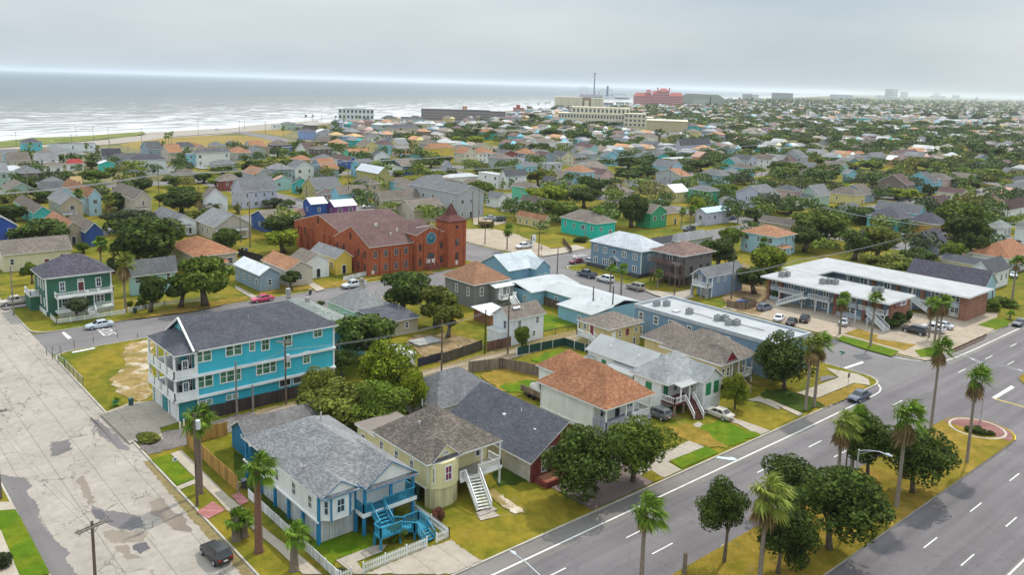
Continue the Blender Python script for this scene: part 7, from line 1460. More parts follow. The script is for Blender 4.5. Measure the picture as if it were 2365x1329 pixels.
def palm(u, v, hgt, size=1.7, label=None, skirt=1, wind=False, trunk=None, tone=None, group=None, lo=False):
 t = empty('palm_tree', (u, v, 0), label or '', 'palm', group); k = TRN
 tr = child('trunk', trunk or k.choice(PT), t, rz=k.uniform(0, 6.28)); tr.scale = (1.1 if not lo else .8, 1.1 if not lo else .8, hgt)
 c = child('fronds', k.choice(PCS if lo else PCW if wind else PC), t, (0, 0, hgt), k.uniform(-.5, .5)); size *= .7; c.scale = (size,) * 3
 if tone: c.material_slots[0].link = 'OBJECT'; c.material_slots[0].material = tone
 if skirt:
  s = child('dead_fronds', k.choice(PSL if skirt > 1 else PS), t, (0, 0, hgt - .1), k.uniform(0, 6)); s.scale = (size * .8,) * 3
 PALMS.append((u, v, hgt, t)); return t
def palm_px(top, base, size=1.7, label=None, h0=0, **kw):
 u, v = P(*base); h = zat(u, v, top[1]); return palm(u, v, h - h0, size, label, **kw)
palm_px((606, 1080), (598, 1276), 1.75, 'tall palm with rough red-brown trunk by the corner of the white and blue house', wind=True, trunk=PTR, skirt=0)
palm_px((690, 1232), (680, 1318), 1.35, 'short thick palm at the white board fence before the white and blue house', trunk=PTB, skirt=0, wind=True)
palm_px((472, 965), (462, 1140), 1.85, 'palm leaning by the utility pole at the gravel alley', wind=True, skirt=1, trunk=ptrunk(.3, .26, .02, 12, M('bark', (.19, .14, .11), vz=4.)))
palm_px((540, 1198), (545, 1248), 1.3, 'low clustered palm near the red brick pad, front stem', skirt=0, trunk=PTB); palm_px((562, 1205), (563, 1240), 1.2, 'low clustered palm near the red brick pad, rear stem', skirt=0, trunk=PTB)
palm_px((690, 968), (672, 990), 1.6, 'green palm crown peeking over the grey garage roof', skirt=0, wind=True)
u, v = 55.5, 44.2
palm(u, v, zat(u, v, 1178), 1.75, 'palm on the median at the lower edge with loose brown fronds on its left', 1, True)
palm(67.2, 39.2, 9.3, 2.1, 'shaggy large palm on the median between two dark oaks', 2, True, tone=MIX_P)
palm(92.4, 37.5, 11.2, 2.0, 'tall thick-trunked palm on the median near the lower right', 2, True)
palm(111.6, 37.2, 11.7, 1.75, 'tall slim palm at the median tip before the round planting bed', 2, True)
palm(92.2, 44.6, 8.0, 1.8, 'shaggy palm with long brown skirt in front of the left carriageway', 2, True, tone=MIX_P)
palm(95.4, 44.5, 8.2, 1.45, 'slim palm left of the median oaks with a brown skirt', 2, True)
palm(117.6, 44.3, 12.6, 1.65, 'tall slim median palm just left of the intersection', 2, True)
palm_px((1882, 795), (1860, 948), 1.8, 'left one of the two leaning palms on the kerb by the parked blue coupe', skirt=2, wind=True, tone=MIX_P); palm_px((1900, 792), (1880, 941), 1.8, 'right one of the two leaning palms on the kerb by the parked blue coupe', skirt=2, wind=True)
palm_px((1946, 690), (1939, 773), 1.6, 'palm before the front motel wing, beside the red-hooded car', skirt=2); palm_px((2020, 690), (2010, 801), 1.6, 'palm at the foot of the motel front stairs', skirt=1)
palm_px((2153, 700), (2145, 781), 1.7, 'left palm of the cluster in the motel parking lot', skirt=2); palm_px((2165, 708), (2158, 792), 1.5, 'middle palm of the cluster in the motel parking lot', skirt=1); palm_px((2191, 698), (2167, 803), 1.6, 'right palm of the cluster in the motel parking lot', skirt=2)
palm_px((1409, 622), (1409, 677), 1.4, 'left street palm before the blue-grey house', skirt=0); palm_px((1437, 622), (1434, 686), 1.5, 'right street palm before the blue-grey house', skirt=0)
palm_px((1515, 632), (1518, 665), 1.3, 'bushy palm before the weathered stilt house', skirt=0)
palm_px((1383, 487), (1378, 545), 1.8, 'palm beside the turquoise house porch', skirt=1); palm_px((1173, 530), (1171, 578), 1.9, 'palm standing at the church parking lot', skirt=1)
palm_px((288, 606), (290, 722), 2.1, 'tall windswept palm at the picket fence beside the dark green house', skirt=2, wind=True, tone=MIX_P); palm_px((232, 562), (235, 640), 2., 'palm behind the dark green house', skirt=1); palm_px((180, 447), (182, 500), 1.9, 'palm in front of the light blue house with orange roof', skirt=1); palm_px((255, 462), (252, 500), 2., 'shaggy palm beside the dark oak, left of the beige gable house', skirt=2, tone=MIX_P); palm_px((462, 458), (460, 500), 1.8, 'yellowed palm beside the white gable house', skirt=2, tone=MIX_P)
palm_px((1575, 488), (1573, 528), 1.6, 'left palm before the yellow porch house', skirt=1); palm_px((1596, 486), (1594, 528), 1.6, 'right palm before the yellow porch house', skirt=1); palm_px((1705, 488), (1704, 515), 1.5, 'palm at the street corner near the lavender house', skirt=1); palm_px((1760, 560), (1757, 620), 1.6, 'ragged palm by the bright tree left of the motel', skirt=2); palm_px((2343, 605), (2338, 690), 1.9, 'palm at the right edge before the white gable house', skirt=1); palm_px((2334, 725), (2332, 738), 1., 'young palm in the verge at the right edge', skirt=0)
palm_px((2205, 455), (2203, 490), 1.7, 'palm between the houses at right, before a yellow gable', skirt=1); palm_px((2080, 415), (2078, 450), 1.7, 'pale palm left of the dark trees at right', skirt=2); palm_px((2095, 418), (2093, 450), 1.7, 'second pale palm left of the dark trees at right', skirt=2); palm_px((2240, 410), (2238, 450), 1.8, 'tall palm with bare trunk among trees at right', skirt=1)
FARP = ((201, 335, 368), (225, 340, 370), (384, 312, 358), (391, 312, 360), (397, 308, 332), (376, 330, 352), (396, 345, 362), (70, 335, 365), (374, 345, 362), (340, 333, 345), (432, 345, 380), (706, 268, 285), (722, 268, 280), (775, 270, 285), (794, 272, 292), (828, 270, 290), (815, 278, 292), (654, 295, 316), (775, 292, 305), (868, 280, 298), (888, 275, 290), (925, 300, 318), (870, 320, 345), (910, 308, 325), (953, 305, 320), (630, 368, 392), (700, 365, 380), (740, 372, 392), (755, 368, 385), (1020, 372, 395), (1070, 345, 362), (1055, 345, 360), (1106, 336, 352), (1317, 312, 350), (1355, 303, 320), (1335, 303, 320), (1243, 240, 252), (1260, 238, 250), (1268, 236, 248), (1245, 382, 400), (1275, 388, 410), (1320, 390, 410), (1337, 388, 408), (1350, 390, 408), (1400, 440, 470), (1180, 420, 440), (1160, 425, 442), (990, 402, 420), (1008, 400, 418), (1240, 480, 495), (645, 345, 365), (1540, 310, 330), (1700, 300, 318), (1710, 290, 306), (1830, 292, 310), (1980, 300, 318), (2110, 420, 440), (1690, 450, 470), (1665, 215, 224), (1680, 214, 223), (1700, 222, 230), (2330, 250, 262), (2120, 405, 425), (1870, 330, 348))
for x, y0, y1 in FARP: palm_px((x, y0), (x, y1), 1.9 if y1 < 330 else 1.7, None, lo=True, skirt=0 if y1 < 300 else 1)
# ================================================================ fences, poles, wires, lamps, signs
def wpt(p): return P(*p)
def fence(pts, hgt, m, label, name='wooden_fence', kind='board', postm=None, closed=False, step=2.4):
 pts = [Vector(p) for p in pts]; c = pts[0]; r = empty(name, (c.x, c.y, 0), label, 'fence'); mb = MB(); pm = postm or m
 for a, b in zip(pts, pts[1:]):
  d = b - a; L = d.length; t = d / L; n = Vector((-t.y, t.x)) * .025
  q = lambda s, z, sd=0: (a.x + t.x * s + n.x * sd - c.x, a.y + t.y * s + n.y * sd - c.y, z)
  if kind == 'picket':
   k = int(L / .2)
   for i in range(k):
    s = (i + .5) * L / k
    for e in (-1, 1): mb.poly([q(s - .05, .06, e), q(s + .05, .06, e), q(s + .05, hgt - .1, e), q(s, hgt, e), q(s - .05, hgt - .1, e)][::-e])
   for z in (.3, hgt - .3): mb.bar(q(0, z, 2), q(L, z, 2), .06)
  elif kind == 'mesh':
   k = int(L / .35)
   for i in range(k): mb.bar(q(i * L / k, .05), q((i + 1) * L / k, hgt), .012); mb.bar(q(i * L / k, hgt), q((i + 1) * L / k, .05), .012)
   mb.bar(q(0, hgt), q(L, hgt), .05)
  else:
   k = max(1, int(L / 1.2)); rr = random.Random(int(L * 100))
   for i in range(k):
    s0, s1 = i * L / k, (i + 1) * L / k; hh = hgt * rr.uniform(.97, 1.02)
    for e in (-1, 1): mb.poly([q(s0, .04, e), q(s1, .04, e), q(s1, hh, e), q(s0, hh, e)][::-e])
    mb.poly([q(s0, hh, -1), q(s1, hh, -1), q(s1, hh, 1), q(s0, hh, 1)])
  kp = max(1, int(L / step))
  for i in range(kp + 1):
   s = i * L / kp; w = .05; MB().box(q(s, 0)[0] - w, q(s, 0)[1] - w, 0, q(s, 0)[0] + w, q(s, 0)[1] + w, hgt + .08).build('post', pm, r)
 mb.build('panel', m, r); return r
BD = lambda c: M('boards', c)
DK, GOLD, TANF, RED_, BRN, WHF = BD((.06, .045, .042)), BD((.42, .24, .07)), BD((.22, .17, .13)), BD((.17, .085, .06)), BD((.13, .085, .06)), BD((.7, .7, .68))
fence([(39.2, 108.7), (61.5, 108.7)], 1.9, DK, 'dark brown board fence along the foot of the turquoise townhouse'); fence([(35.2, 86.6), (35.2, 102.2), (40.4, 102.2)], 1.9, GOLD, 'golden new timber fence beside the small blue garage')
fence([(35.6, 84.4), (35.6, 64.2)], 1.1, WHF, 'solid white board fence along the side of the white and blue house', 'board_fence'); fence([(38.1, 63.9), (45.5, 63.9)], 1.15, TRIM, 'white picket fence between the front walk and the concrete driveway', 'picket_fence', 'picket'); fence([(46.7, 63.9), (48.3, 63.9), (48.5, 70.5)], 1.15, TRIM, 'short white picket fence right of the bright blue stairs', 'picket_fence', 'picket')
fence([(35.7, 64.), (36.8, 63.9)], 1.1, TRIM, 'short white picket stub left of the front walk', 'picket_fence', 'picket')
fence([(80.7, 102.2), (86., 100.6), (86.4, 100.4), (89.1, 93.1)], 1.9, TANF, 'greyish tan board fence around the back yard of the brown-roofed house'); fence([(79.9, 108.2), (89.6, 109.9)], 1.9, BD((.09, .075, .055)), 'old dark board fence of the dirt back yard'); fence([(90., 108.8), (95.4, 108.8)], 1.8, RED_, 'reddish board fence left of the small white two storey house')
fence([(75.6, 109.3), (80.8, 109.6)], 1.5, M('plain', (.035, .035, .05)), 'black mesh gate across the dirt yard entrance', 'gate'); fence([(92.8, 104.1), (103.4, 103.2), (104.2, 96.)], 1.5, M('plain', (.015, .055, .045)), 'dark green screened fence around the grass yard', 'screen_fence', postm=TRIM); fence([(121.7, 140.), (120.0, 127), (119.2, 106.9)], 1.8, BRN, 'long brown horizontal board fence beside the light blue bungalow')
fence([(104., 109.5), (113.5, 109.)], 1.1, M('plain', (.12, .08, .05)), 'low rusty wire fence along the alley yard', 'wire_fence', 'mesh'); gp = [P(117.5, 737), P(130.4, 749), P(288.8, 726)]; fence(gp, 1.05, TRIM, 'white picket fence in front of the dark green house', 'picket_fence', 'picket'); fence([P(298, 722), P(380, 706), P(462, 697)], 1., TRIM, 'white picket fence in front of the teal dormer house', 'picket_fence', 'picket')
fence([P(1574, 531), P(1626, 519)], 1.2, WHF, 'white board fence beside the lavender house', 'board_fence'); fence([P(793, 650), P(851, 636)], 1.1, WHF, 'white low fence between the yellow cottage and the brick church', 'board_fence'); fence([P(550, 590), P(607, 606)], 1.8, BD((.04, .035, .035)), 'dark board fence behind the orange cottages'); fence([P(108, 822), P(150, 850), P(192, 893)], 1.4, STEEL, 'thin sagging chain-link fence along the vacant lot', 'chain_link_fence', 'mesh', M('plain', (.2, .16, .12))); fence([P(1320, 475 + 110), P(1300, 560)], 1.5, BRN, 'brown board fence beside the turquoise house')
fence([(151.4, 101.6), (153., 98.), (157, 98.), (157, 101.4)], 1.6, BD((.2, .14, .09)), 'brown timber enclosure around the blue dumpster'); fence([(35.2, 86.4), (37., 86.4)], 1.2, STEEL, 'grey wire gate beside the two black bins', 'wire_gate', 'mesh'); fence([P(1170, 905 - 240), P(1120, 640)], 1.4, DK, 'dark board fence by the cross gabled house')
WOOD = M('bark', (.15, .11, .085), vz=.3); WOODG = M('bark', (.24, .21, .18), vz=.3)
def pole(u, v, h, label, arms=1, arm_dir=(0, 1), m=None, trans=False, lo=False, group=None, name='utility_pole', tz=0):
 r = empty(name, (u, v, 0), label, 'utility pole', group)
 MB().cyl(0, 0, -.1, h, .16, 6 if lo else 9, r2=.11).build('shaft', m or WOOD, r); d = Vector((*arm_dir, 0)).normalized()
 for k in range(arms):
  z = h - .45 - 1.2 * k; mb = MB(); s = d.cross(Vector((0, 0, 1))) * .14; a, b = d * -1.25 + Vector((0, 0, z)), d * 1.25 + Vector((0, 0, z)); mb.bar(a + s, b + s, .1, h=.13)
  o = mb.build('crossarm', WOODG if not lo else m or WOOD, r)
  if not lo:
   MB().bar(a - s, b - s, .1, h=.13).build('crossarm', WOODG, r); MB().bar(d * -.6 + Vector((0, 0, z)), Vector((0, 0, z - .7)), .05).bar(d * .6 + Vector((0, 0, z)), Vector((0, 0, z - .7)), .05).build('brace', STEEL, r)
   for t in (-1.1, .6, 1.1): q = d * t; MB().cyl(q.x, q.y, z + .06, z + .24, .06, 6).build('insulator', M('plain', (.3, .28, .26)), r)
 if trans: MB().cyl(.35, -.1, h - tz - 1.9, h - tz - .9, .26, 10).build('transformer', M('plain', (.5, .52, .53)), r)
 return r
pole(15.1, 65.4, 12.7, 'wooden power pole with double crossarm at the lower left, beside the cracked concrete street', 1, (1, .25)); pole(14.3, 100.8, 10.5, 'dark wooden pole at the left picture edge on its round grass island', 1, (1, 0), BARK)
pole(30.5, 86.2, 10.8, 'dark pole next to the leaning palm, with a pale meter box near the top', 0, trans=True); pole(44., 107.6, 7.9, 'bare grey pole before the left half of the turquoise townhouse', 0, m=WOODG); pole(51.2, 107.3, 9.8, 'pole with crossarm and transformers before the turquoise townhouse', 1, (.6, -.8), trans=True, tz=1.4); pole(46.3, 107.5, 4., 'short grey stub pole by the dark fence', 0, m=WOODG)
pole(92., 105.6, 10.8, 'weathered pole in the alley beside the small white two storey house', 0); pole(77.2, 104.9, 8.8, 'pole in the alley behind the slate hip roof', 0); pole(88.8, 108., 8., 'ivy-wrapped stub pole beside the dark fence', 0, m=M('leaf', (.07, .09, .02))); pole(150.2, 115., 7.9, 'pole with small crossarm before the weathered stilt house', 1, (0, 1)); pole(158.2, 105.2, 11.7, 'tall dark pole beside the small blue-grey garage house', 0, m=BARK)
pl = lambda t, b, *a, **k: (lambda q: pole(*q, zat(*q, t[1]), *a, **k))(P(*b))
pl((1366, 662), (1368, 735), 'vine-covered pole behind the light blue bungalow roof', 0, m=M('leaf', (.07, .08, .03))); pl((1416, 662), (1413, 745), 'thin black pole behind the light blue bungalow roof', 0, m=DARK); pl((1289, 573), (1286, 650), 'dark street pole right of the light blue cross-gabled house', 0)
pl((1243, 515), (1244, 592), 'tall pole at the church lot corner', 0, m=BARK); pl((1121, 505), (1120, 565), 'thin pole in the church parking lot', 0); pl((30, 615), (32, 728), 'pole in the corner lawn beside the dark green house', 0, m=WOODG)
FARPOLE = ((578, 450, 572), (556, 480, 560), (805, 365, 470), (875, 400, 440), (590, 400, 440), (1053, 455, 505), (1091, 440, 510), (1105, 435, 520), (1012, 470, 520), (708, 430, 462), (760, 410, 450), (1000, 450, 500), (368, 395, 480), (67, 345, 480), (460, 430, 490), (745, 385, 410), (651, 380, 425), (1351, 505, 560), (1187, 470, 505), (1316, 420, 480), (1070, 390, 420), (1433, 420, 470), (1475, 430, 470), (1845, 420, 470), (1985, 530, 605), (2012, 535, 590), (2088, 540, 600), (1955, 560, 590), (1800, 560, 650), (2200, 490, 555), (2325, 458, 510), (1545, 380, 450), (1572, 390, 440), (2025, 320, 360), (1757, 390, 430), (1716, 400, 440), (1804, 395, 425), (1512, 335, 370), (1550, 335, 370), (1317, 350, 380), (38, 303, 335), (166, 310, 345), (176, 292, 315), (216, 290, 325), (251, 296, 330), (328, 283, 345), (458, 274, 310), (553, 278, 310), (565, 274, 300), (540, 322, 365), (704, 276, 330), (613, 280, 308), (945, 258, 285), (743, 258, 280), (890, 310, 350), (1260, 370, 410), (296, 335, 350), (255, 325, 372), (1015, 385, 420))
for x, t, b in FARPOLE:
 q = P(x, b); pole(*q, min(13., zat(*q, t)), '', 1, (.6, .8), lo=True, m=WOODG if WRN.random() < .5 else WOOD)
def wires(pts, label, n=4, sag=1.2, r=.018, gap=.5):
 root = empty('power_line', (*pts[0][:2], 0), label, 'power line'); o = Vector((*pts[0][:2], 0))
 for k in range(n):
  for a, b in zip(pts, pts[1:]):
   A, B = Vector(a) - o, Vector(b) - o; d = Vector((B.y - A.y, A.x - B.x, 0)).normalized() * (k - (n - 1) / 2) * gap; mb = MB()
   mb.tube([tuple(A.lerp(B, t / 12) + d - Vector((0, 0, 4 * sag * (t / 12) * (1 - t / 12)))) for t in range(13)], r, 4, cap=False); mb.build('wire', M('plain', (.28, .29, .3)), root)
def wp(x, y, z): return (*P(x, y, z), z)
wires([wp(-60, 452, 10), wp(368, 402, 10.5), wp(805, 372, 10.5), wp(1130, 352, 10.5)], 'bundle of grey overhead wires crossing above the trees at left', 4, 1., .05, .9); wires([wp(1010, 392, 10.5), wp(1260, 375, 10.5), wp(1560, 348, 10.5), wp(1830, 325, 10.5)], 'overhead wires above the roofs in the middle distance', 3, 1., .05, .9)
wires([wp(1640, 640, 9), wp(1845, 600, 9), wp(2088, 548, 9.5)], 'overhead wires behind the motel', 2, .6, .03); wires([(92, 105.6, 9.6), (77.2, 104.9, 8.), (51.2, 107.3, 8.3), (44, 107.6, 7.2)], 'slack alley wires past the small white house', 2, .5, .02); wires([wp(1900, 478, 9), wp(2130, 520, 9), wp(2365, 512, 9)], 'overhead wires above the trees at right', 3, .6, .04); wires([(15.1, 65.4, 12.3), (14.3, 100.8, 9.6), (14.5, 150, 9.6)], 'wires leaving the wooden power pole at the lower left', 2, .8, .02)
def street_lamp(u, v, h, arms, label, g='street lamps on the boulevard median'):
 r = empty('street_lamp', (u, v, 0), label, 'street lamp', g); MB().cyl(0, 0, 0, h, .12, 10, r2=.08).build('pole', STEEL, r); MB().cyl(0, 0, 0, .4, .2, 10).build('base', STEEL, r)
 for dx, dy in arms:
  MB().tube([(0, 0, h - .15), (dx * .35, dy * .35, h + .22), (dx * .75, dy * .75, h + .42), (dx, dy, h + .36)], .045, 6).tube([(0, 0, h - .55), (dx * .35, dy * .35, h + .05), (dx * .6, dy * .6, h + .34)], .025, 5).build('arm', STEEL, r)
  n = Vector((dx, dy)).normalized(); MB().tube([(dx - n.x * .1, dy - n.y * .1, h + .38), (dx + n.x * .25, dy + n.y * .25, h + .38), (dx + n.x * .7, dy + n.y * .7, h + .33)], [.06, .16, .08], 8).build('lamp_head', M('plain', (.6, .65, .68), rough=.3), r)
street_lamp(84.6, 38.9, 8.8, [(.4, -2.7)], 'street lamp with one arm standing among the median oaks'); street_lamp(128.2, 41.6, 8.7, [(.3, 5.2), (-.4, -4.)], 'double-armed street lamp at the intersection behind the tall palm'); street_lamp(41.2, 40.6, 8.7, [(.5, 5.6), (0, -4.5)], 'double-armed street lamp cut off by the lower picture edge')
q = P(1697, 1000);
def post_thing(name, label, cat, u, v, parts):
 r = empty(name, (u, v, 0), label, cat)
 for n, mb, m in parts: mb.build(n, m, r)
 return r
post_thing('bare_pole', 'slim dark bare pole on the median between two palms', 'pole', 93.4, 44.3, [('shaft', MB().cyl(0, 0, 0, 7.6, .1, 8), WOOD)])
post_thing('stump', 'broken grey wooden stump on the median kerb at the lower edge', 'stump', 62.4, 44.5, [('trunk', MB().cyl(0, 0, 0, 2.3, .24, 9, r2=.19), M('bark', (.2, .15, .11)))])
post_thing('street_sign', 'green street name sign on a grey post at the side street corner', 'sign', 133.4, 65.9, [('post', MB().cyl(0, 0, 0, 2.9, .05, 8), STEEL), ('blade', MB().box(-.5, -.02, 2.55, .5, .02, 2.8), M('plain', (.02, .2, .12))), ('blade', MB().box(-.02, -.5, 2.85, .02, .5, 3.1), M('plain', (.02, .2, .12)))])
post_thing('traffic_sign', 'brown-backed square sign on a thin post in the dry verge', 'sign', 124.4, 60., [('post', MB().cyl(0, 0, 0, 2.8, .04, 8), STEEL), ('plate', MB().box(-.35, -.02, 2.1, .35, .02, 2.85), M('plain', (.16, .13, .1)))])
su, sv = P(1250, 591); oc = [(.38 * math.cos(math.radians(22.5 + 45 * k)), 2.1 + .38 * math.sin(math.radians(22.5 + 45 * k))) for k in range(8)]
post_thing('stop_sign', 'octagonal sign seen from behind, on a post at the church lot corner', 'sign', su, sv, [('post', MB().cyl(0, 0, 0, 2.8, .045, 8), STEEL), ('plate', MB().poly([(x, -.02, z) for x, z in oc]).poly([(x, .02, z) for x, z in oc][::-1]), M('plain', (.22, .22, .22))), ('blade', MB().box(-.4, -.02, 2.6, .4, .02, 2.8), M('plain', (.05, .12, .09)))])
su, sv = P(1231, 583); r = post_thing('lot_sign', 'white board sign on a post behind the white camper pickup', 'sign', su, sv, [('post', MB().cyl(0, 0, 0, 3.2, .07, 8), TRIM), ('board', MB().box(-.9, -.08, 3.1, .9, .08, 5.), TRIM), ('marking', MB().box(-.95, -.1, 3.1, -.6, -.085, 5.).box(-.1, -.1, 3.4, .15, -.085, 4.).box(.35, -.1, 3.4, .6, -.085, 3.7), DARK)])
su, sv = P(405, 1072); post_thing('yard_sign', 'small blue and white yard sign in the green verge', 'sign', su, sv, [('stake', MB().box(-.02, -.02, 0, .02, .02, .7), STEEL), ('board', MB().box(-.3, -.015, .35, .3, .015, .8), TRIM), ('marking', MB().box(-.15, -.02, .45, .1, -.016, .7), M('plain', (.03, .12, .4)))])
su, sv = P(607, 667); post_thing('wayside_sign', 'white sandwich board sign before the metal-roofed cottage', 'sign', su, sv, [('board', MB().box(-.5, -.1, 0, .5, .1, 1.1), TRIM)])
def bin_(x, y, label, c=(.04, .05, .05), lid=(.2, .21, .22), s=1.):
 u, v = P(x, y); post_thing('wheelie_bin', label, 'bin', u, v, [('body', MB().tube([(0, 0, 0), (0, 0, 1.0 * s)], [.3 * s, .38 * s], 4), M('plain', c)), ('lid', MB().box(-.32 * s, -.32 * s, 1.0 * s, .32 * s, .32 * s, 1.08 * s), M('plain', lid)), ('wheel', MB().tube([(-.3 * s, .28, .1), (.3 * s, .28, .1)], .1, 8), DARK)])
bin_(564, 1128, 'left black wheelie bin with pale lid behind the wire gate'); bin_(590, 1118, 'right black wheelie bin with grey lid behind the wire gate'); bin_(303, 937, 'teal-grey bin at the edge of the concrete driveway', (.04, .09, .1), (.06, .12, .13)); bin_(312, 724, 'dark green bin on the verge by the tall windswept palm', (.03, .05, .04), (.05, .07, .06)); bin_(717, 680, 'dark bin on the verge by the white cottage'); bin_(560, 580, 'black bin at the dark board fence', DARK and (.03, .03, .03)); bin_(569, 583, 'blue bin at the dark board fence', (.02, .06, .3), (.02, .07, .34))
u, v = P(267, 938); r = post_thing('plant_pot', 'green pot with a spiky plant at the driveway edge', 'plant pot', u, v, [('pot', MB().tube([(0, 0, 0), (0, 0, .7)], [.28, .4], 10), M('plain', (.02, .14, .1)))]); c = child('fronds', PCS[0], r, (0, 0, .7)); c.scale = (.5,) * 3
u, v = 154.6, 100.; post_thing('dumpster', 'blue steel dumpster inside the timber enclosure', 'dumpster', u, v, [('body', MB().box(-1.1, -.8, .15, 1.1, .8, 1.35), M('plain', (.02, .09, .3))), ('lid', MB().box(-1.15, -.85, 1.35, 1.15, .1, 1.45), M('plain', (.02, .03, .06))), ('ribs', MB().box(-1.14, -.84, .7, 1.14, .84, .8), M('plain', (.02, .08, .26)))])
for x, y, w in ((1690, 1272, 1.1), (1975, 1238, .5), (2128, 1118, .6), (2070, 1068, .5), (1975, 1242, .1)):
 u, v = P(x, y); mb = MB(); mb.tube([(w * math.cos(a * .52), w * math.sin(a * .52), .06) for a in range(13)], .07, 5, cap=False); mb.disc(0, 0, .05, w * .95)
 o = mb.build('valve_ring', CONC, None); o.location = (u, v, .02 + .004); tag(o, 'round %s valve ring in the dry median grass' % ('wide' if w > 1 else 'concrete' if x > 2100 else 'sunken' if x == 1975 and w > .2 else 'tiny' if w < .2 else 'pale'), 'valve ring')
u, v = P(325, 1018); mb = MB(); mb.tube([(.55 * math.cos(a * .52), .55 * math.sin(a * .52), .15) for a in range(13)], .12, 6, cap=False); mb.disc(0, 0, .1, .5); o = mb.build('manhole_ring', M('plain', (.5, .48, .44))); o.location = (u, v, 0.05); tag(o, 'pale round manhole ring beside the concrete driveway', 'manhole')
for x, y, n in ((416, 992, 'left'), (425, 985, 'right')): u, v = P(x, y); post_thing('bollard', n + ' of two white pipe bollards at the gravel alley', 'bollard', u, v, [('pipe', MB().cyl(0, 0, 0, 1., .1, 8), TRIM)])
for k, (x, y, L) in enumerate(((142, 822, 1.7), (172, 806, 1.6), (215, 795, 1.2), (272, 780, 1.3), (318, 780, .8), (120, 815, 1.))): u, v = P(x, y); post_thing('fence_post', 'old leaning post at the edge of the vacant lot', 'post', u, v, [('shaft', MB().bar((0, 0, 0), (.15 * (k % 3 - 1), .1, L), .09), WOOD)])['group'] = 'old posts along the vacant lot'
u, v = P(193, 811); o = MB().box(-1.8, -.25, 0, 1.8, .25, .12).build('white_panel', TRIM); o.location = (u, v, .02); o.rotation_euler[2] = .1; tag(o, 'white board lying in the vacant lot grass', 'board')
mb = MB(); u, v = P(1672, 1059, -.1)
mb.poly([(-.9, .8, .02), (-.2, -.5, .05), (.5, -1.3, .04), (1.1, -1.2, .03), (.9, -.6, .1), (.4, -.2, .06), (-.5, 1., .03)]); mb.box(-.1, -.9, .0, .4, -.6, .07); o = mb.build('discarded_cloth', M('plain', (.5, .7, .74))); o.location = (u, v, -.1); tag(o, 'pale blue cloth lying on the boulevard by the kerb', 'cloth')
sheet('worn_apron', rough_poly(PP([(1048, 775), (1100, 742), (1500, 582), (1768, 477), (1735, 530), (1690, 608), (1300, 785), (1130, 852), (1060, 815)], 2045, 700, 7.384), .06, 1.), .03, M('stain', (.085, .045, .03), (.14, .09, .06)))
# fallen branches and rubbish in the dirt yard
for k in range(7):
 u, v = P(1040 + 22 * (k % 4) + k * 4, 792 + 6 * (k // 3)); o = MB().bar((0, 0, .1), (1.2, .5 * (k % 3 - 1), .35), .08).bar((.3, 0, .15), (.9, .6, .5), .05).build('fallen_branch', M('bark', (.35, .3, .25))); o.location = (u, v, 0); o.rotation_euler[2] = k * 1.1; tag(o, 'pale broken branch in the rubbish heap of the dirt yard', 'branch', 'broken branches in the dirt yard')
h = House('lean_shed', 'small backyard shed with white tin roof behind the olive tree', 'shed', (100.5, 121, 105, 126)); h.walls(0, 2.2, BD((.3, .14, .08))); h.shed((100, 120.6, 105.4, 126.4), 2.2, 2.7, 'v', R_W)
h = House('wooden_deck', 'worn grey timber platform in the dirt yard', 'deck', (81.5, 117.5, 86.5, 121)); h.box('platform', (81.5, 117.5, .2, 86.5, 121, .45), BD((.3, .29, .27)))
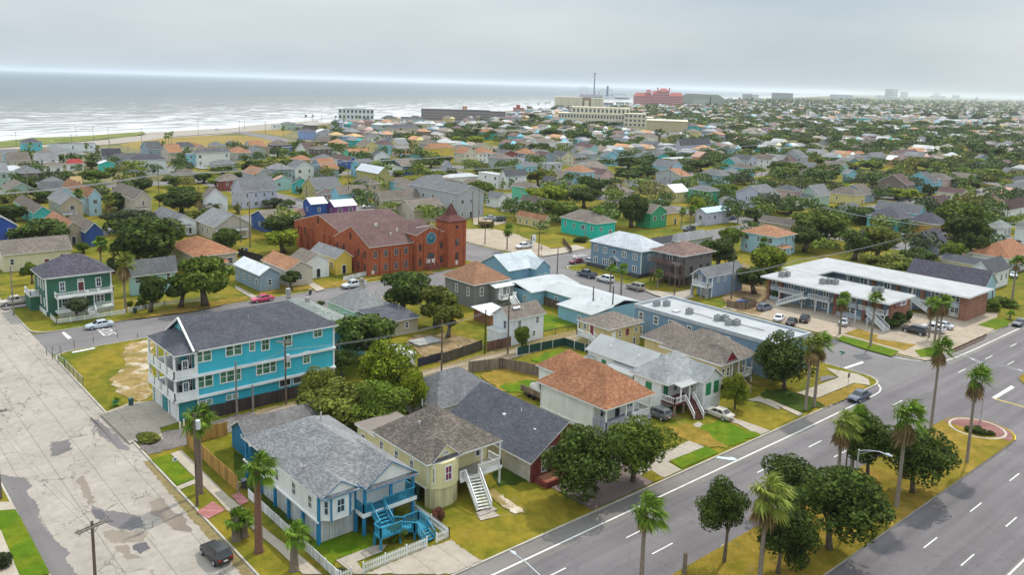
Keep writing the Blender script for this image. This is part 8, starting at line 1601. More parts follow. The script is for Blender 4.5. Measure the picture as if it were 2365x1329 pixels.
# ================================================================ vehicles
TYRE = M('plain', (.018, .018, .02)); RIM = M('plain', (.45, .46, .47), rough=.35); CG = M('glass', (.025, .03, .037)); LAMPW = M('plain', (.75, .75, .72), rough=.2); LAMPR = M('plain', (.35, .015, .02), rough=.3)
_CAR = {}
def car_parts(kind):
 if kind in _CAR: return _CAR[kind]
 S = dict(sedan=([(-2.4, .5, .78, .74), (-2.3, .3, .92, .84), (-1.5, .22, .98, .9), (0, .2, .95, .91), (1.2, .22, .92, .9), (2.1, .26, .8, .86), (2.38, .4, .62, .7)], (-1.75, 1.15, -1.0, .3, 1.43)),
    hatch=([(-2.05, .45, .9, .76), (-1.95, .3, 1.05, .86), (-1.3, .22, 1.05, .89), (0, .2, 1., .9), (1.1, .22, .97, .89), (1.85, .26, .85, .84), (2.1, .4, .64, .68)], (-2.0, 1.2, -1.6, .35, 1.58)),
    suv=([(-2.35, .5, 1., .82), (-2.28, .4, 1.14, .92), (-1.5, .32, 1.14, .95), (0, .3, 1.1, .95), (1.3, .32, 1.08, .94), (2.2, .38, .98, .9), (2.4, .5, .76, .8)], (-2.3, 1.2, -2.05, .45, 1.78)),
    pickup=([(-2.9, .55, 1.08, .88), (-2.85, .45, 1.16, .94), (-1.6, .38, 1.16, .96), (0, .35, 1.14, .97), (1.5, .38, 1.12, .95), (2.6, .42, 1.02, .92), (2.85, .55, .8, .82)], (-.9, 1.5, -.6, .75, 1.85)))[kind]
 st, (c0, c1, r0, r1, rz) = S; mb = MB(); ring = []
 for x, zl, zt, w in st:
  ring.append([(x, -w * .9, zl), (x, -w, zl + .18), (x, -w * .985, zt * .86), (x, -w * .88, zt), (x, w * .88, zt), (x, w * .985, zt * .86), (x, w, zl + .18), (x, w * .9, zl)])
 for A, B in zip(ring, ring[1:]):
  for k in range(8): j = (k + 1) % 8; mb.poly([A[k], B[k], B[j], A[j]])
 mb.poly(ring[0]); mb.poly(ring[-1][::-1])
 zb = max(s[2] for s in st) - .06; w0 = .8 if kind in ('sedan', 'hatch') else .86; w1 = w0 * .8
 lo = [(c0, -w0, zb), (c1, -w0, zb - .04), (c1, w0, zb - .04), (c0, w0, zb)]; hi = [(r0, -w1, rz), (r1, -w1, rz - .03), (r1, w1, rz - .03), (r0, w1, rz)]
 mb.poly(hi)
 for k in range(4): j = (k + 1) % 4; mb.poly([lo[k], lo[j], hi[j], hi[k]])
 if kind == 'pickup': mb.box(-2.75, -.8, 1.1, -1.0, .8, 1.17, 1); mb.box(-2.8, -.95, 1.1, -1., -.84, 1.36).box(-2.8, .84, 1.1, -1., .95, 1.36).box(-2.86, -.95, 1.1, -2.76, .95, 1.36)
 body = mb.mesh('body', [TRIM, DARK]); gm = MB()
 def pane(a, b, c, d, i0, i1, o):
  L = lambda p, q, t: Vector(p).lerp(Vector(q), t); a, b, c, d = map(Vector, (a, b, c, d)); n = (b - a).cross(d - a).normalized() * o
  bl, br, tr, tl = L(a, b, i0), L(a, b, i1), L(d, c, i1), L(d, c, i0); gm.poly([tuple(L(bl, tl, .12) + n), tuple(L(br, tr, .12) + n), tuple(L(br, tr, .86) + n), tuple(L(bl, tl, .86) + n)])
 for i0, i1 in ((.1, .47), (.52, .9)): pane(lo[0], lo[1], hi[1], hi[0], i0, i1, .012); pane(lo[2], lo[3], hi[3], hi[2], 1 - i1, 1 - i0, .012)
 pane(lo[1], lo[2], hi[2], hi[1], .06, .94, .012); pane(lo[3], lo[0], hi[0], hi[3], .08, .92, .012); glass = gm.mesh('window', CG)
 R = .33 if kind in ('sedan', 'hatch') else .39; ty = MB().tube([(0, -.11, 0), (0, .11, 0)], R, 16).mesh('wheel', TYRE); rm = MB().tube([(0, -.125, 0), (0, .125, 0)], R * .62, 12).mesh('rim', RIM)
 xe, xb = st[-1], st[0]; hl = MB().box(-.06, -.16, -.08, .06, .16, .08).mesh('headlight', LAMPW); tl = MB().box(-.05, -.15, -.1, .05, .15, .1).mesh('taillight', LAMPR); npl = MB().box(-.02, -.22, -.07, .02, .22, .07).mesh('number_plate', LAMPW)
 _CAR[kind] = (body, glass, ty, rm, hl, tl, npl, st, R); return _CAR[kind]
def car(kind, u, v, hd, col, label, extra=None, z=-.1):
 body, glass, ty, rm, hl, tl, npl, st, R = car_parts(kind); r = empty('parked_' + ('car' if kind != 'pickup' else 'pickup'), (u, v, z), label, 'pickup' if kind == 'pickup' else 'car', rz=math.radians(hd))
 b = child('body', body, r); b.material_slots[0].link = 'OBJECT'; b.material_slots[0].material = M('paint', col); child('window', glass, r)
 L = st[-1][0]; wx = L * .63; w = st[3][3] - .1
 for x in (wx, -wx * .98):
  for y in (-w, w): t = child('wheel', ty, r, (x, y, R)); child('rim', rm, t)
 for y in (-.55, .55): child('headlight', hl, r, (L - .06, y, st[-1][2] - .05)); child('taillight', tl, r, (st[0][0] - .01, y * 1.1, st[0][2] - .12))
 child('number_plate', npl, r, (st[0][0] - .02, 0, .6))
 if extra: extra(r, col)
 return r
BLK, WHT, SIL, BEI = (.012, .012, .014), (.7, .7, .7), (.42, .44, .46), (.5, .46, .38)
cap = lambda r, c: (MB().box(-2.85, -.86, 1.2, -.85, .86, 1.85).build('canopy', M('paint', c), r), MB().box(-2.3, -.88, 1.4, -1.2, .88, 1.7).build('canopy_window', CG, r), MB().box(-2.5, -.6, 1.86, -1, .6, 1.95).build('roof_rack', DARK, r))
car('hatch', 28.3, 75.3, 94, BLK, 'black hatchback parked at the kerb of the cracked concrete street'); car('sedan', 40.7, 162.3, 180, (.5, .55, .58), 'silver sedan parked in front of the dark green house'); car('pickup', 31.8, 188, 180, (.45, .4, .33), 'tan pickup parked behind the dark green house at the left edge', z=0); car('sedan', 72.8, 163, 180, (.5, .03, .1), 'bright red-pink car half hidden by the charcoal roof'); car('pickup', 94.6, 162.6, 180, (.6, .62, .64), 'silver-white pickup parked by the yellow cottage')
car('pickup', 157.6, 175, 180, WHT, 'white pickup with camper top in the church parking lot', cap, 0); car('sedan', 156.4, 152.6, 180, (.16, .01, .04), 'dark maroon sedan on the corner by the blue-grey house'); car('pickup', 147.2, 139.9, 90, (.06, .08, .12), 'slate blue pickup parked before the blue-grey house'); car('suv', 147.2, 133.6, 90, WHT, 'white SUV parked behind the two street palms'); car('suv', 147.2, 124, 90, (.3, .27, .22), 'gold-beige SUV parked before the weathered stilt house'); car('hatch', 136.4, 139.5, 90, WHT, 'white hatchback mostly hidden by the light blue bungalow'); car('hatch', 159., 150.6, 90, (.4, .42, .44), 'silver car at the left wall of the blue-grey house')
car('hatch', 156.3, 95.4, 0, (.1, .13, .18), 'blue-grey coupe by the motel stairs and dumpster', z=0); car('sedan', 152, 89.2, 20, WHT, 'white sedan parked before the motel'); bl = car('sedan', 151.4, 86, 20, BLK, 'black car right beside the white sedan at the motel', z=0); car('hatch', 155.4, 85.4, 20, (.015, .016, .022), 'black car nearest the motel stairs', z=0); car('sedan', 160.2, 79.4, 20, (.5, .5, .5), 'grey car with red hood parked behind the palm at the motel', lambda r, c: MB().box(.9, -.7, .93, 2.1, .7, .96).build('bonnet', M('paint', (.5, .01, .01)), r), 0)
car('suv', 166., 67.6, 90, BLK, 'black off-roader parked beside the motel bush', z=0); car('suv', 170.4, 66, 90, WHT, 'white SUV between the black off-roader and the silver sedan', z=0); car('sedan', 174.8, 66.2, 90, (.55, .57, .6), 'silver-white sedan nearest the blind brick end', z=0); car('sedan', 122.2, 57., 180, (.025, .04, .075), 'dark blue coupe parked at the boulevard corner'); car('sedan', 191.2, 57., 180, (.03, .035, .045), 'dark sedan at the right picture edge on the boulevard')
car('hatch', 91.2, 71.4, 90, (.12, .125, .13), 'dark grey hatchback under the white house beside the dark red stairs', z=0); car('sedan', 98.4, 66.2, 90, BEI, 'beige sedan parked on the grass before the white green-shuttered house', z=0)
u, v = 82.4, 87.6; r = empty('utility_trailer', (u, v, 0), 'brown trailer with a white wrapped load behind the brown-roofed house', 'trailer'); MB().box(-1.2, -2.4, .6, 1.2, 2.4, .8).build('bed', BRN, r)
for b in ((-1.2, -2.4, .8, -1.1, 2.4, 1.6), (1.1, -2.4, .8, 1.2, 2.4, 1.6), (-1.1, -2.4, .8, 1.1, -2.3, 1.6)): MB().box(*b).build('side_board', M('boards', (.2, .15, .11)), r)
MB().tube([(-.4, -.6, .8), (-.2, .2, 1.7), (.3, 1.2, 1.3), (.4, 1.5, .8)], [.5, .7, .6, .3], 8).build('wrapped_load', M('plain', (.6, .57, .5)), r)
for y in (-1, 1.): child('wheel', car_parts('suv')[2], r, (1.1, y * .5, .39)); child('wheel', car_parts('suv')[2], r, (-1.1, y * .5, .39))
for k, (x, y, kd, hd, c, l) in enumerate(((1131, 507, 'sedan', 160, (.35, .36, .38), 'grey sedan behind the church parking lot'), (1152, 512, 'suv', 160, BLK, 'black SUV behind the church parking lot, beside a grey sedan'), (850, 480, 'pickup', 180, WHT, 'white pickup behind the purple house'), (466, 382, 'sedan', 20, WHT, 'white car by the white modern house, front one of the row'), (470, 391, 'sedan', 20, WHT, 'white car by the white modern house, nearest the grey house'), (462, 389, 'sedan', 20, (.6, .6, .6), 'pale car by the white modern house, leftmost'), (503, 301, 'suv', 30, WHT, 'white vehicle driving on the beach road'), (1690, 507, 'sedan', 0, (.03, .04, .12), 'dark blue car near the lavender house'), (1592, 535, 'suv', 180, BLK, 'black SUV behind the white board fence'), (1422, 420, 'pickup', 0, WHT, 'white pickup under the dark trees in the middle distance'), (1905, 552, 'hatch', 0, (.6, .6, .62), 'white car under the giant spreading oak'), (1880, 556, 'suv', 0, BLK, 'black SUV under the giant spreading oak'), (1672, 303 + 95, 'sedan', 0, (.3, .3, .3), 'grey car on the far cross street'), (2080, 552, 'suv', 90, (.5, .5, .5), 'grey SUV by the mustard house'), (2340, 640, 'sedan', 20, (.4, .5, .6), 'pale blue car at the right edge near the porch'))): car(kd, *P(x, y), hd, c, l, z=0)
# ================================================================ the far shore
FARB = []
def far_root(name, xc, yb, label, cat, vmax=None):
 u, v = P(xc, yb); d = cdist(u, v); a = math.atan2(v, u); r = empty(name, (u, v, 0), label, cat, rz=a - math.pi / 2); FARB.append((u, v)); return r, math.hypot(d, CAMZ) / F
def far_block(r, k, xc, yb, x0, x1, yt, dep, m, name='wall', y0=0., yb2=None, roof=None, winm=None, nx=0, nz=0):
 """block between photo columns x0..x1, from row yt down to the base row; local y = away"""
 a, b, h = (x0 - xc) * k, (x1 - xc) * k, (yb - yt) * k; z0 = 0 if yb2 is None else (yb - yb2) * k
 o = MB().box(a, y0, z0, b, y0 + dep, h).build(name, m, r)
 if roof: MB().box(a - .5, y0 - .5, h, b + .5, y0 + dep + .5, h + .6).build('roof', roof, o)
 if nx:
  mb = MB(); w = (b - a) / nx
  for i in range(nx):
   for j in range(nz): zz = z0 + (h - z0) * (j + .3) / nz; mb.box(a + w * (i + .25), y0 - .15, zz, a + w * (i + .75), y0 + .1, zz + (h - z0) / nz * .5)
  w_ = mb.build('window', winm or GLASSB, o); w_['kind'] = 'stuff'
 return o
FW, FC, FP, FG = M('plain', (.7, .71, .7)), M('plain', (.66, .6, .46)), M('plain', (.62, .26, .27)), M('plain', (.45, .46, .48))
RED = M('plain', (.42, .12, .1)); FGR = M('plain', (.3, .33, .3))
r, k = far_root('beach_house', 820, 289, 'white three storey flat-roofed building with round arches facing the beach', 'building'); far_block(r, k, 820, 289, 783, 862, 253, 20, FW, roof=FW, nx=9, nz=3); far_block(r, k, 820, 289, 795, 845, 250.5, 14, FG, 'roof_terrace', 3, 253)
r, k = far_root('resort', 1070, 279, 'long mauve-grey balconied beach hotel with a small red roof sign', 'hotel'); far_block(r, k, 1070, 279, 974, 1130, 254, 18, M('plain', (.33, .28, .29)), roof=FG, nx=34, nz=4, winm=DARK); far_block(r, k, 1070, 279, 1130, 1166, 256, 18, M('plain', (.36, .3, .3)), roof=FG, nx=8, nz=4, winm=DARK); far_block(r, k, 1070, 279, 1068, 1078, 246, 3, M('plain', (.55, .12, .1)), 'roof_sign', 2, 254); far_block(r, k, 1070, 279, 1071, 1075, 248, .3, M('plain', (.7, .55, .2)), 'sign_face', 1.6, 252)
r, k = far_root('red_kiosk', 1196, 262, 'small red-roofed tower building beside the long beach hotel', 'building'); far_block(r, k, 1196, 262, 1185, 1210, 250, 15, M('plain', (.5, .25, .25)), roof=RED); far_block(r, k, 1196, 262, 1192, 1201, 242, 6, RED, 'tower', 3, 250)
r, k = far_root('convention_hall', 1336, 252, 'cream windowless hall with a brown central panel and a tall bright doorway', 'building'); far_block(r, k, 1336, 252, 1281, 1344, 226, 40, FC, roof=FC); far_block(r, k, 1336, 252, 1344, 1364, 226, 40, M('plain', (.3, .21, .14)), 'panel', 3); far_block(r, k, 1336, 252, 1364, 1392, 227, 40, FC, roof=FC); far_block(r, k, 1336, 252, 1349, 1359, 232, 3, M('plain', (.72, .66, .52)), 'doorway', 0)
for x in (1295, 1312, 1330, 1374, 1383): far_block(r, k, 1336, 252, x, x + 1, 228, 1, M('plain', (.5, .45, .35)), 'pilaster', -1)
r, k = far_root('school', 1400, 291, 'stepped beige three storey school block with window bands', 'school'); far_block(r, k, 1400, 291, 1290, 1440, 265, 30, FC, roof=FC, nx=22, nz=2); far_block(r, k, 1400, 291, 1320, 1452, 251, 26, FC, 'upper_wall', 10, 266, roof=FC, nx=14, nz=1); far_block(r, k, 1400, 291, 1440, 1488, 262, 28, FC, 'wing', -6, roof=FC, nx=5, nz=3); far_block(r, k, 1400, 291, 1488, 1505, 269, 28, FC, 'wing', -6, roof=FC)
r, k = far_root('gymnasium', 1540, 308, 'low tan flat-roofed windowless hall right of the stepped beige school', 'building'); far_block(r, k, 1540, 308, 1494, 1585, 281, 40, M('plain', (.5, .42, .28)), roof=FC)
r, k = far_root('grand_hotel', 1518, 247, 'pink grand hotel with red tiled roofs and a towered centre', 'hotel'); X = 1518; Y = 247
for x0, x1, yt, y0 in ((1464, 1506, 224, 0), (1506, 1517, 218, -3), (1543, 1573, 222, 0)): far_block(r, k, X, Y, x0, x1, yt, 24, FP, y0=y0, nx=int((x1 - x0) / 4), nz=5)
far_block(r, k, X, Y, 1517, 1543, 212, 26, FP, 'tower', -4, nx=6, nz=6)
def hiproof(x0, x1, yl, yt, y0, dep, ins):
 a, b, z0, z1 = (x0 - X) * k - 1, (x1 - X) * k + 1, (Y - yl) * k, (Y - yt) * k; mb = MB(); i = ins * k
 e = [(a, y0 - 1, z0), (b, y0 - 1, z0), (b, y0 + dep + 1, z0), (a, y0 + dep + 1, z0)]; t = [(a + i, y0 + dep * .4, z1), (b - i, y0 + dep * .4, z1), (b - i, y0 + dep * .6, z1), (a + i, y0 + dep * .6, z1)]
 for q in range(4): mb.poly([e[q], e[(q + 1) % 4], t[(q + 1) % 4], t[q]])
 mb.poly(t); mb.build('roof', RED, r)
hiproof(1464, 1506, 224, 216, 0, 24, 6); hiproof(1543, 1573, 222, 214, 0, 24, 5); hiproof(1505, 1518, 218, 211, -3, 20, 3); hiproof(1518, 1542, 212, 205, -4, 24, 7); hiproof(1491, 1503, 215, 209, 4, 14, 3)
for x in (1517, 1543): far_block(r, k, X, Y, x - 1.2, x + 1.2, 206, 3, FP, 'turret', -4, 213); MB().tube([((x - X) * k, -2.5, (Y - 206.5) * k), ((x - X) * k, -2.5, (Y - 203) * k)], [3.4, .2], 8).build('turret_roof', RED, r)
r, k = far_root('arena', 1620, 246, 'wide grey-green vaulted arena right of the pink grand hotel', 'arena'); mb = MB(); pr = [(-47, 0), (-47, 20), (-34, 28), (36, 27), (48, 19), (48, 0)]
for a, b in zip(pr, pr[1:]): mb.poly([(a[0] * k, 0, a[1] * k), (a[0] * k, 70, a[1] * k), (b[0] * k, 70, b[1] * k), (b[0] * k, 0, b[1] * k)][::-1])
mb.poly([(a * k, 0, z * k) for a, z in pr][::-1]); mb.build('hall', FGR, r); far_block(r, k, 1620, 246, 1600, 1634, 230, 4, M('plain', (.42, .42, .38)), 'entrance', -3); far_block(r, k, 1620, 246, 1638, 1640, 224, 1, DARK, 'slot', -1)
for x0, x1, yt, yb, c, l, nx in ((1715, 1735, 218, 231, FG, 'grey domed low block on the far shore, right of the arena', 5), (1735, 1751, 220, 231, FW, 'pale low wing beside the grey domed block', 4), (1784, 1828, 216, 232, M('plain', (.36, .36, .37)), 'dark grey slab hotel on the far shore', 12), (1920, 1966, 219.5, 227.5, FG, 'long faint slab on the far shore left of the towers', 10), (2044, 2058, 208, 228, FG, 'darkest and tallest of the faint towers on the horizon', 4), (2060, 2071, 208, 228, M('plain', (.6, .6, .6)), 'slim pale tower right beside the tallest horizon tower', 3), (2080, 2094, 214, 228, FW, 'pale shorter tower right of the horizon pair', 3), (2024, 2042, 221, 228, FW, 'low pale block left of the tallest horizon tower', 4), (2156, 2168, 215, 226, FW, 'faint lone block on the hazy horizon at right', 3), (2150, 2180, 222, 227, FG, 'low faint block under the lone block at right', 3), (2200, 2214, 221, 228, FG, 'faintest small block at far right on the horizon', 3)):
 xc = (x0 + x1) / 2; r, k = far_root('distant_building', xc, yb, l, 'building'); far_block(r, k, xc, yb, x0, x1, yt, 30 if k < 3 else 90, c, roof=FG, nx=nx, nz=4)
u, v = P(2255, 233); sp, k = far_root('church_spire', 2255, 235, 'tiny dark spire on the horizon at far right', 'spire'); MB().tube([(0, 0, 0), (0, 0, 8 * k)], [3 * k, 3 * k], 8).build('base', FG, sp); MB().tube([(0, 0, 8 * k), (0, 0, 14 * k)], [1. * k, .1], 6).build('spire', FG, sp)
SHORE = []
for i, (x, w, yt, yb) in enumerate(((880, 16, 277, 290), (905, 22, 272, 285), (935, 18, 270, 283), (958, 14, 268, 281), (1180, 20, 262, 276), (1215, 26, 262, 273), (1240, 18, 258, 270), (1262, 22, 255, 267), (1290, 18, 256, 266), (1405, 22, 238, 250), (1432, 20, 236, 248), (1452, 16, 237, 246), (1680, 20, 229, 238), (1710, 26, 230, 238), (1750, 18, 230, 237), (1850, 30, 227, 233), (1885, 22, 226, 232), (1990, 26, 227, 232))):
 r, k = far_root('beachfront_building', x, yb, '', 'building'); far_block(r, k, x, yb, x - w / 2, x + w / 2, yt, 14, (FW, FC, FG, M('plain', (.6, .45, .42)), M('plain', (.4, .5, .55)))[i % 5], roof=(FG, RED, FW, FG)[i % 4], nx=4, nz=2); SHORE.append((r, ('white', 'cream', 'grey', 'pinkish', 'pale blue')[i % 5]))
# pleasure pier
r, k = far_root('pier', 1395, 227, 'amusement pier deck on piles over the sea', 'pier'); X, Y = 1395, 227; BLU = M('plain', (.12, .17, .24))
MB().box(-60 * k, -20, 4, 60 * k, 60, 7).build('deck', FG, r); mb = MB()
for i in range(30): mb.box((-60 + 4 * i) * k - .6, -18, -2, (-60 + 4 * i) * k + .6, -16, 4)
mb.build('piles', FG, r)['kind'] = 'stuff'; far_block(r, k, X, Y, 1340, 1392, 219, 30, M('plain', (.4, .36, .38)), 'pavilion'); far_block(r, k, X, Y, 1420, 1452, 221, 30, FW, 'pavilion')
L = lambda x, y: ((x - X) * k, 10, (Y - y) * k)
def at_pier(name, lab, cat): q = empty(name, r.location, lab, cat, rz=r.rotation_euler[2]); return q
q = at_pier('drop_tower', 'tall slim drop tower rising from the amusement pier', 'ride'); MB().tube([L(1372, 223), L(1372, 172)], [2.6, 2.2], 8).build('tower', BLU, q); MB().tube([L(1372, 173), L(1372, 171)], [4.5, 4.5], 8).build('cap', DARK, q)
q = at_pier('lift_tower', 'short thick tower between the coaster loops', 'ride'); MB().tube([L(1402, 222), L(1402, 199)], [4, 4], 8).build('tower', BLU, q)
q = at_pier('ferris_wheel', 'pale pink ferris wheel on the amusement pier', 'ride'); cx, cy = 1348, 210; PK = M('plain', (.6, .38, .4))
MB().tube([L(cx + 9 * math.cos(a * .314), cy + 9 * math.sin(a * .314)) for a in range(21)], .7, 5, cap=False).build('rim', PK, q); mb = MB()
for a in range(10): mb.bar(L(cx, cy), L(cx + 9 * math.cos(a * .628), cy + 9 * math.sin(a * .628)), .5)
mb.build('spoke', PK, q); MB().bar(L(cx, cy), L(cx - 4, 222), 1.).bar(L(cx, cy), L(cx + 4, 222), 1.).build('support', FW, q)
q = at_pier('roller_coaster', 'blue roller coaster loops on the amusement pier', 'ride')
for pts in ([(1374, 222), (1376, 212), (1380, 209), (1384, 215), (1383, 222)], [(1383, 220), (1386, 208), (1392, 206), (1399, 211), (1402, 209)], [(1384, 214), (1389, 210), (1392, 216), (1388, 222)], [(1402, 210), (1410, 206), (1414, 210), (1411, 220)], [(1395, 222), (1402, 217), (1410, 221), (1418, 217), (1434, 216), (1446, 221), (1455, 225)]):
 MB().tube([L(*p) for p in pts], .8, 5, cap=False).build('track', BLU, q)
mb = MB()
for i in range(22): mb.bar(L(1396 + 2.6 * i, 224), L(1397 + 2.6 * i, 218.5), .5).bar(L(1396 + 2.6 * i, 224), L(1399 + 2.6 * i, 219.5), .4)
mb.build('lattice', BLU, q)
# ================================================================ more houses in the gaps, then the far town as one mass
FR = random.Random(21); PAL = ['white', 'cream', 'beige', 'grey', 'ltblue', 'paleteal', 'palegreen', 'tan', 'lav', 'greyblue', 'paleyellow', 'pink', 'skyblue', 'white', 'brown', 'teal', 'grey', 'beige']; RPAL = ['grey', 'tan', 'brown', 'dgrey', 'lgrey', 'grey', 'tan', 'orange', 'maroon', 'lgrey', 'brown']
def hits(u0, v0, u1, v1, g=1.2):
 for (a, b, c, d), _ in HOUSES:
  if u0 < c + g and u1 > a - g and v0 < d + g and v1 > b - g: return True
 for tu, tv, tr, *_ in TREES:
  if u0 - tr * .6 < tu < u1 + tr * .6 and v0 - tr * .6 < tv < v1 + tr * .6: return True
 for tu, tv in FARB:
  d = cdist(tu, tv); w = 90 if d > 1500 else 45
  if abs(u0 - tu) < w and abs(v0 - tv) < w: return True
 return False
lots = []
for u in [15.1 + 119 * k for k in range(-3, 34)]:
 for v in [151 + 106 * k for k in range(-14, 14)]:
  b0, b1, c0, c1 = u + 15, u + 119, v + 13.2, v + 106
  if v + 13 < 60 and v + 106 > 30: c0, c1 = (c0, 18.) if False else (c0, 18.)
  for row in (0, 1):
   x = b0 + 3
   while x < b1 - 8:
    w = FR.uniform(6.5, 9.5); dp = FR.uniform(9, 14); y0 = c0 + 4 + FR.uniform(0, 3) if row == 0 else c1 - 4 - dp - FR.uniform(0, 3)
    X_, Y_ = PJ(x, y0, 0); d = cdist(x, y0); f = (x * math.cos(YAW) + y0 * math.sin(YAW))
    if f > 150 and -60 < X_ < 2430 and d < 3600 and y0 + dp < coast_v(x) - 50 and d > 330 and not (x < 330 and y0 > 470 + x * .15): lots.append((d, x, y0, w, dp))
    x += w + FR.uniform(2.2, 5)
lots.sort(); NH = len(HOUSES); quota = 297 - NH; farV, farF, farC = [], [], []
def far_house(x, y, w, d, h, wc, rc, rh, ax):
 k = len(farV); u1, v1 = x + w, y + d; farV.extend([(x, y, 0), (u1, y, 0), (u1, v1, 0), (x, v1, 0), (x, y, h), (u1, y, h), (u1, v1, h), (x, v1, h)])
 for f in ((0, 1, 5, 4), (1, 2, 6, 5), (2, 3, 7, 6), (3, 0, 4, 7)): farF.append([k + i for i in f]); farC.append(wc)
 o = .5; k = len(farV); e = [(x - o, y - o, h), (u1 + o, y - o, h), (u1 + o, v1 + o, h), (x - o, v1 + o, h)]
 i = FR.choice([0, w * .5]) if ax else FR.choice([0, d * .5])
 if ax: a, b = (x + w / 2, y + min(i, d * .4) - (o if i == 0 else 0), h + rh), (x + w / 2, v1 - min(i, d * .4) + (o if i == 0 else 0), h + rh); fs = ((1, 2, 5, 4), (3, 0, 4, 5), (0, 1, 4, 4), (2, 3, 5, 5))
 else: a, b = (x + min(i, w * .4) - (o if i == 0 else 0), y + d / 2, h + rh), (u1 - min(i, w * .4) + (o if i == 0 else 0), y + d / 2, h + rh); fs = ((0, 1, 5, 4), (2, 3, 4, 5), (1, 2, 5, 5), (3, 0, 4, 4))
 farV.extend(e + [a, b])
 for n_, f in enumerate(fs): farF.append([k + j for j in f]); farC.append(rc if n_ < 2 or i else wc)
 if cdist(x, y) < 1100:
  for q in (.25, .7):
   k = len(farV); zz = h * .45; farV.extend([(x + w * q - .4, y - .06, zz), (x + w * q + .4, y - .06, zz), (x + w * q + .4, y - .06, zz + 1.3), (x + w * q - .4, y - .06, zz + 1.3)]); farF.append([k, k + 1, k + 2, k + 3]); farC.append((.06, .07, .09))
   k = len(farV); farV.extend([(x - .06, y + d * q + .4, zz), (x - .06, y + d * q - .4, zz), (x - .06, y + d * q - .4, zz + 1.3), (x - .06, y + d * q + .4, zz + 1.3)]); farF.append([k, k + 1, k + 2, k + 3]); farC.append((.06, .07, .09))
 if cdist(x, y) < 900: HOUSES.append(((x, y, u1, v1), None))
RAV = dict(grey=(.15, .15, .155), tan=(.19, .16, .135), brown=(.15, .12, .1), dgrey=(.07, .07, .08), lgrey=(.3, .295, .29), orange=(.32, .17, .09), maroon=(.11, .065, .06))
for d, x, y, w, dp in lots:
 if d < 1000 and hits(x, y, x + w, y + dp): continue
 if FR.random() < (.16 if d > 1000 else .05) + .16 * (x > y * 1.35): continue
 h = FR.choice([3.6, 4.2, 4.6, 5.6, 6.2]); form = FR.choice('HVVUH'); wc, rc = FR.choice(PAL), FR.choice(RPAL)
 if quota > 0 and d < 620:
  quota -= 1; MID.append(auto_house((x, y, x + w, y + dp), h, form, wc, rc, rnd=FR)); continue
 kq = FR.uniform(.85, 1.1); far_house(x, y, w, dp, h, mul(WC[wc], kq), mul(RAV[rc], FR.uniform(.95, 1.6)), min(w, dp) * .3, form != 'U')
 if d < 1100 and FR.random() < .3: far_house(x + 1, y + dp + 1.5, 4, 5, 2.6, mul(WC[FR.choice(PAL)], .9), RAV[FR.choice(RPAL)], 1., False)
def vcol(name, rough=.8):
 t = NT(name); a = t.t.nodes.new('ShaderNodeVertexColor'); a.layer_name = 'Col'; return t, a.outputs[0]
t, c = vcol('far_paint'); m = t.done(t.scale(c, t.rng(t.noise(.5, 4), .3, .7, .85, 1.12)), .8, .25)
o = bpy.data.objects.new('distant_houses', npmesh('distant_houses', farV, farF, [m], col=farC)); C.objects.link(o); tag(o, 'mass of small far houses of the town fading to the horizon', 'houses', kind='stuff')
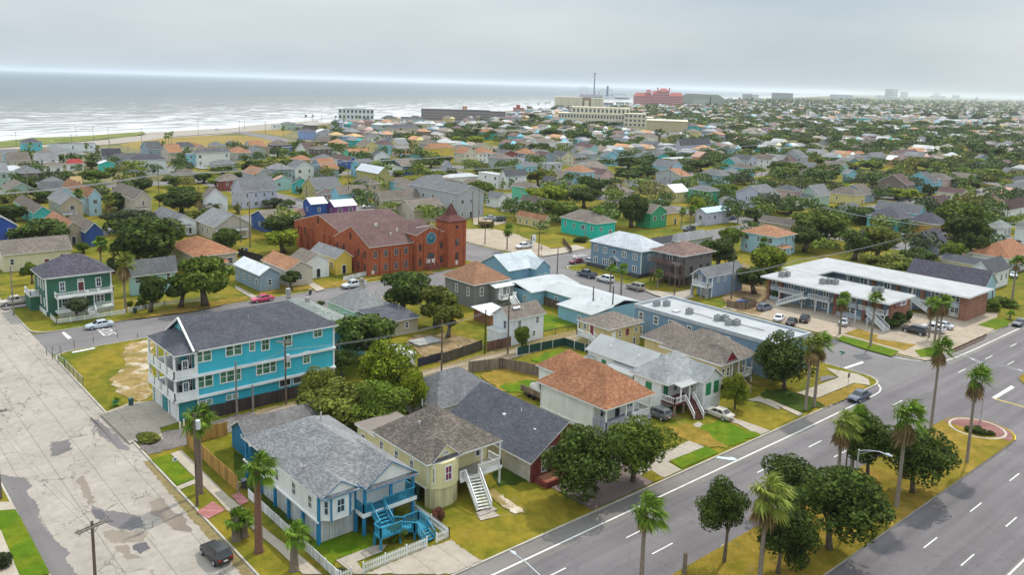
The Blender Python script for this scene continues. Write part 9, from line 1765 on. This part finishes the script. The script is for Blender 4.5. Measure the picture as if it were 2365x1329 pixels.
def far_trees():
 r = np.random.default_rng(9); pts = []
 def ok(u, v, X_, Y_, inner):
  if not (-80 < X_ < 2450): return False
  if v > coast_v(u) - 45 or (u < 330 and v > 470 + u * .15): return False
  if 18 < v < 64: return False
  for tu, tv in FARB:
   if cdist(tu, tv) < 2500 and (u - tu) ** 2 + (v - tv) ** 2 < 70 ** 2: return False
  if inner:
   for (a, b, c_, d_), _ in HOUSES:
    if a - 1.5 < u < c_ + 1.5 and b - 1.5 < v < d_ + 1.5: return False
   for tu, tv, tr, *_ in TREES:
    if (u - tu) ** 2 + (v - tv) ** 2 < (tr * .7) ** 2: return False
   fu, fv = (u - 15.1) % 119, (v - 151) % 106
   if (fu < 16 and r.random() < .8) or fv < 14: return False
  return True
 n = 0
 while n < 6000:
  dd = math.sqrt(r.uniform(250 ** 2, 1350 ** 2)); a = YAW + r.uniform(-.58, .56); u, v = dd * math.cos(a), dd * math.sin(a); X_, Y_ = PJ(u, v, 0); n += 1
  if r.random() > .42 + .58 * min(1, max(0, (X_ - 500) / 1300)): continue
  if ok(u, v, X_, Y_, dd < 900): pts.append((u, v, r.uniform(2.8, 6.2) * (1.1 if dd > 700 else 1), dd))
 n = 0
 while n < 4200:
  X_, Y_ = r.uniform(1000, 2440), 227 + 45 * r.random() ** 1.6 + (10 * (r.random()) if r.random() < .3 else 0); n += 1
  if Y_ < 214 + X_ * .0079 + 2: continue
  u, v = P(X_, Y_); dd = cdist(u, v)
  if dd < 1200 or dd > 14000 or r.random() > .3 + .7 * min(1, (X_ - 900) / 900): continue
  if ok(u, v, X_, Y_, False): pts.append((u, v, r.uniform(3.5, 6.5) * (1 + dd / 9000), dd))
 Vs, Cs = [], []
 base = np.array([(.075, .115, .03), (.105, .15, .034), (.17, .215, .035), (.085, .105, .048), (.18, .17, .04)])
 for u, v, R, dd in pts:
  q = int(420 if dd < 450 else 200 if dd < 800 else 90 if dd < 1400 else 34 if dd < 3000 else 14); nl = 9; lc = r.normal(size=(nl, 3)); lc /= np.linalg.norm(lc, axis=1)[:, None]; lc *= .6; lc[:, 2] *= .8
  kk = r.integers(0, nl, q); d3 = r.normal(size=(q, 3)); d3[:, 2] = np.abs(d3[:, 2]) * .8 + d3[:, 2] * .2; d3 /= np.linalg.norm(d3, axis=1)[:, None]; p = (lc[kk] + d3 * .45) * np.array([R, R, R * .72]) + np.array([u, v, R * .8])
  nn = d3 + r.normal(size=(q, 3)) * .5; nn /= np.linalg.norm(nn, axis=1)[:, None]; t_ = np.cross(nn, r.normal(size=(q, 3))); t_ /= np.linalg.norm(t_, axis=1)[:, None]; b_ = np.cross(nn, t_); s = (R * 1.5 / math.sqrt(q)) * r.uniform(.8, 1.5, (q, 1))
  Vs.append(np.stack([p - t_ * s, p - b_ * s * .7, p + t_ * s, p + b_ * s * .7], 1).reshape(-1, 3)); c0 = base[r.choice(5, p=[.4, .28, .12, .12, .08])]; Cs.append(c0 * r.uniform(.6, 1.45, (q, 1)))
 V = np.concatenate(Vs); t, c = vcol('far_leaf'); m = t.done(c, .75, .1); o = bpy.data.objects.new('distant_trees', npmesh('distant_trees', V, np.arange(len(V)).reshape(-1, 4), [m], col=np.concatenate(Cs))); C.objects.link(o); tag(o, 'mass of far tree crowns between the town roofs', 'trees', kind='stuff')
far_trees()
# ================================================================ labels for what was placed row by row
LMK = [('the brick church', P(1000, 560)), ('the dark green house', P(165, 650)), ('the motel', P(2000, 640)), ('the turquoise house', P(1400, 560)), ('the royal-blue house', P(740, 490)), ('the long house', P(1040, 490)), ('the beige school', P(1400, 291)), ('the golden house', P(1010, 365)), ('the beach field', P(440, 325)), ('the modern house', P(480, 375)), ('the lemon house', P(1890, 365)), ('the mustard house', P(2140, 540)), ('the lavender house', P(1650, 510)), ('the giant oak', P(1905, 555)), ('the mint house', P(1210, 450)), ('the slate tower', P(2270, 385)), ('the beach hotel', P(1070, 280)), ('the dormered house', P(585, 480)), ('the victorian house', P(1600, 345)), ('the maroon house', P(1170, 360))]
def relation(u, v, used=None):
 x, y = PJ(u, v, 0); best = min(LMK, key=lambda q: (lambda a: (a[0] - x) ** 2 + ((a[1] - y) * 2.2) ** 2)(PJ(*q[1], 0))); bx, by = PJ(*best[1], 0); dx, dy = x - bx, (y - by) * 2.2
 if math.hypot(dx, dy) < 25: w = 'right by'
 elif abs(dx) > abs(dy): w = 'left of' if dx < 0 else 'right of'
 else: w = 'behind' if dy < 0 else 'before'
 return w + ' ' + best[0]
ORD = ['leftmost', 'second from left', 'third from left', 'fourth from left', 'fifth from left', 'sixth from left', 'seventh from left', 'eighth from left', 'ninth from left', 'tenth from left']
def settle(items, cat):
 """items: (object, text, u, v); those whose text repeats are told apart by their order from the left"""
 by = {}
 for it in items: by.setdefault(it[1], []).append(it)
 for txt, L in by.items():
  L.sort(key=lambda it: PJ(it[2], it[3], 0)[0])
  for i, it in enumerate(L):
   it[0]['label'] = txt if len(L) == 1 else txt + ', ' + (ORD[i] if i < len(L) - 1 or len(L) == 2 and i == 0 else 'rightmost')
its = []
for h in MID:
 wall, roof, form, hh, ar, _ = h.desc; u, v = h.o[:2]; n = CN.get(wall, wall); rn = RN.get(roof, roof)
 sz = 'two storey' if hh > 5.2 else 'small' if ar < 65 else 'long' if ar > 190 else 'low'
 tx = [f"{a}{n} house with {rn} {'' if 'flat' in rn else FORM[form] + ' '}roof, {relation(u, v)}" for a in (sz + ' ', '')]; its.append((h.root, tx[0] if len(tx[0].split()) < 14 else tx[1], u, v))
settle(its, 'house')
HB = [(h.o[0], h.o[1], f"{CN.get(h.desc[0], h.desc[0])} house") for h in MID]
its = []
for u, v, r, t, tone, rz in TREES:
 if t.get('label'): continue
 n = min(HB, key=lambda q: (q[0] - u) ** 2 + (q[1] - v) ** 2); sz = 'large' if r > 6 else 'small' if r < 3.2 else 'mid-sized'
 its.append((t, f"{sz} {LN[tone]} tree by {n[2]}, {relation(u, v)}", u, v)); t['group'] = 'trees among the houses'
settle(its, 'tree')
its = []
for u, v, hgt, t in PALMS:
 if t.get('label'): continue
 n = min(HB, key=lambda q: (q[0] - u) ** 2 + (q[1] - v) ** 2); its.append((t, f"{'tall' if hgt > 8 else 'small'} far palm by {n[2]}, {relation(u, v)}", u, v)); t['group'] = 'palms among the far houses'
settle(its, 'palm')
settle([(r, c + ' low building by the shore, ' + relation(*r.location[:2]), *r.location[:2]) for r, c in SHORE], 'b')
its = [(o, 'thin far utility pole ' + relation(*o.location[:2]), *o.location[:2]) for o in SC.objects if o.get('category') == 'utility pole' and not o.get('label')]
for it in its: it[0]['group'] = 'utility poles among the houses'
settle(its, 'pole')
its = [(o, o['label'], *o.location[:2]) for o in SC.objects if o.get('category') == 'air conditioner' and o.get('group')]
settle(its, 'air conditioner')
# ================================================================ haze
def haze():
 t = bpy.data.materials.new('haze'); t.use_nodes = True; nt = t.node_tree; nt.nodes.clear(); o = nt.nodes.new('ShaderNodeOutputMaterial'); p = nt.nodes.new('ShaderNodeVolumePrincipled')
 p.inputs['Color'].default_value = (.84, .9, .96, 1); p.inputs['Density'].default_value = HAZE; p.inputs['Anisotropy'].default_value = .2; nt.links.new(p.outputs[0], o.inputs['Volume'])
 b = MB().box(-14000, -22000, -4.5, 46000, 60000, 112).build('haze', t); b['kind'] = 'stuff'
HAZE = .00006
if HAZE: haze()
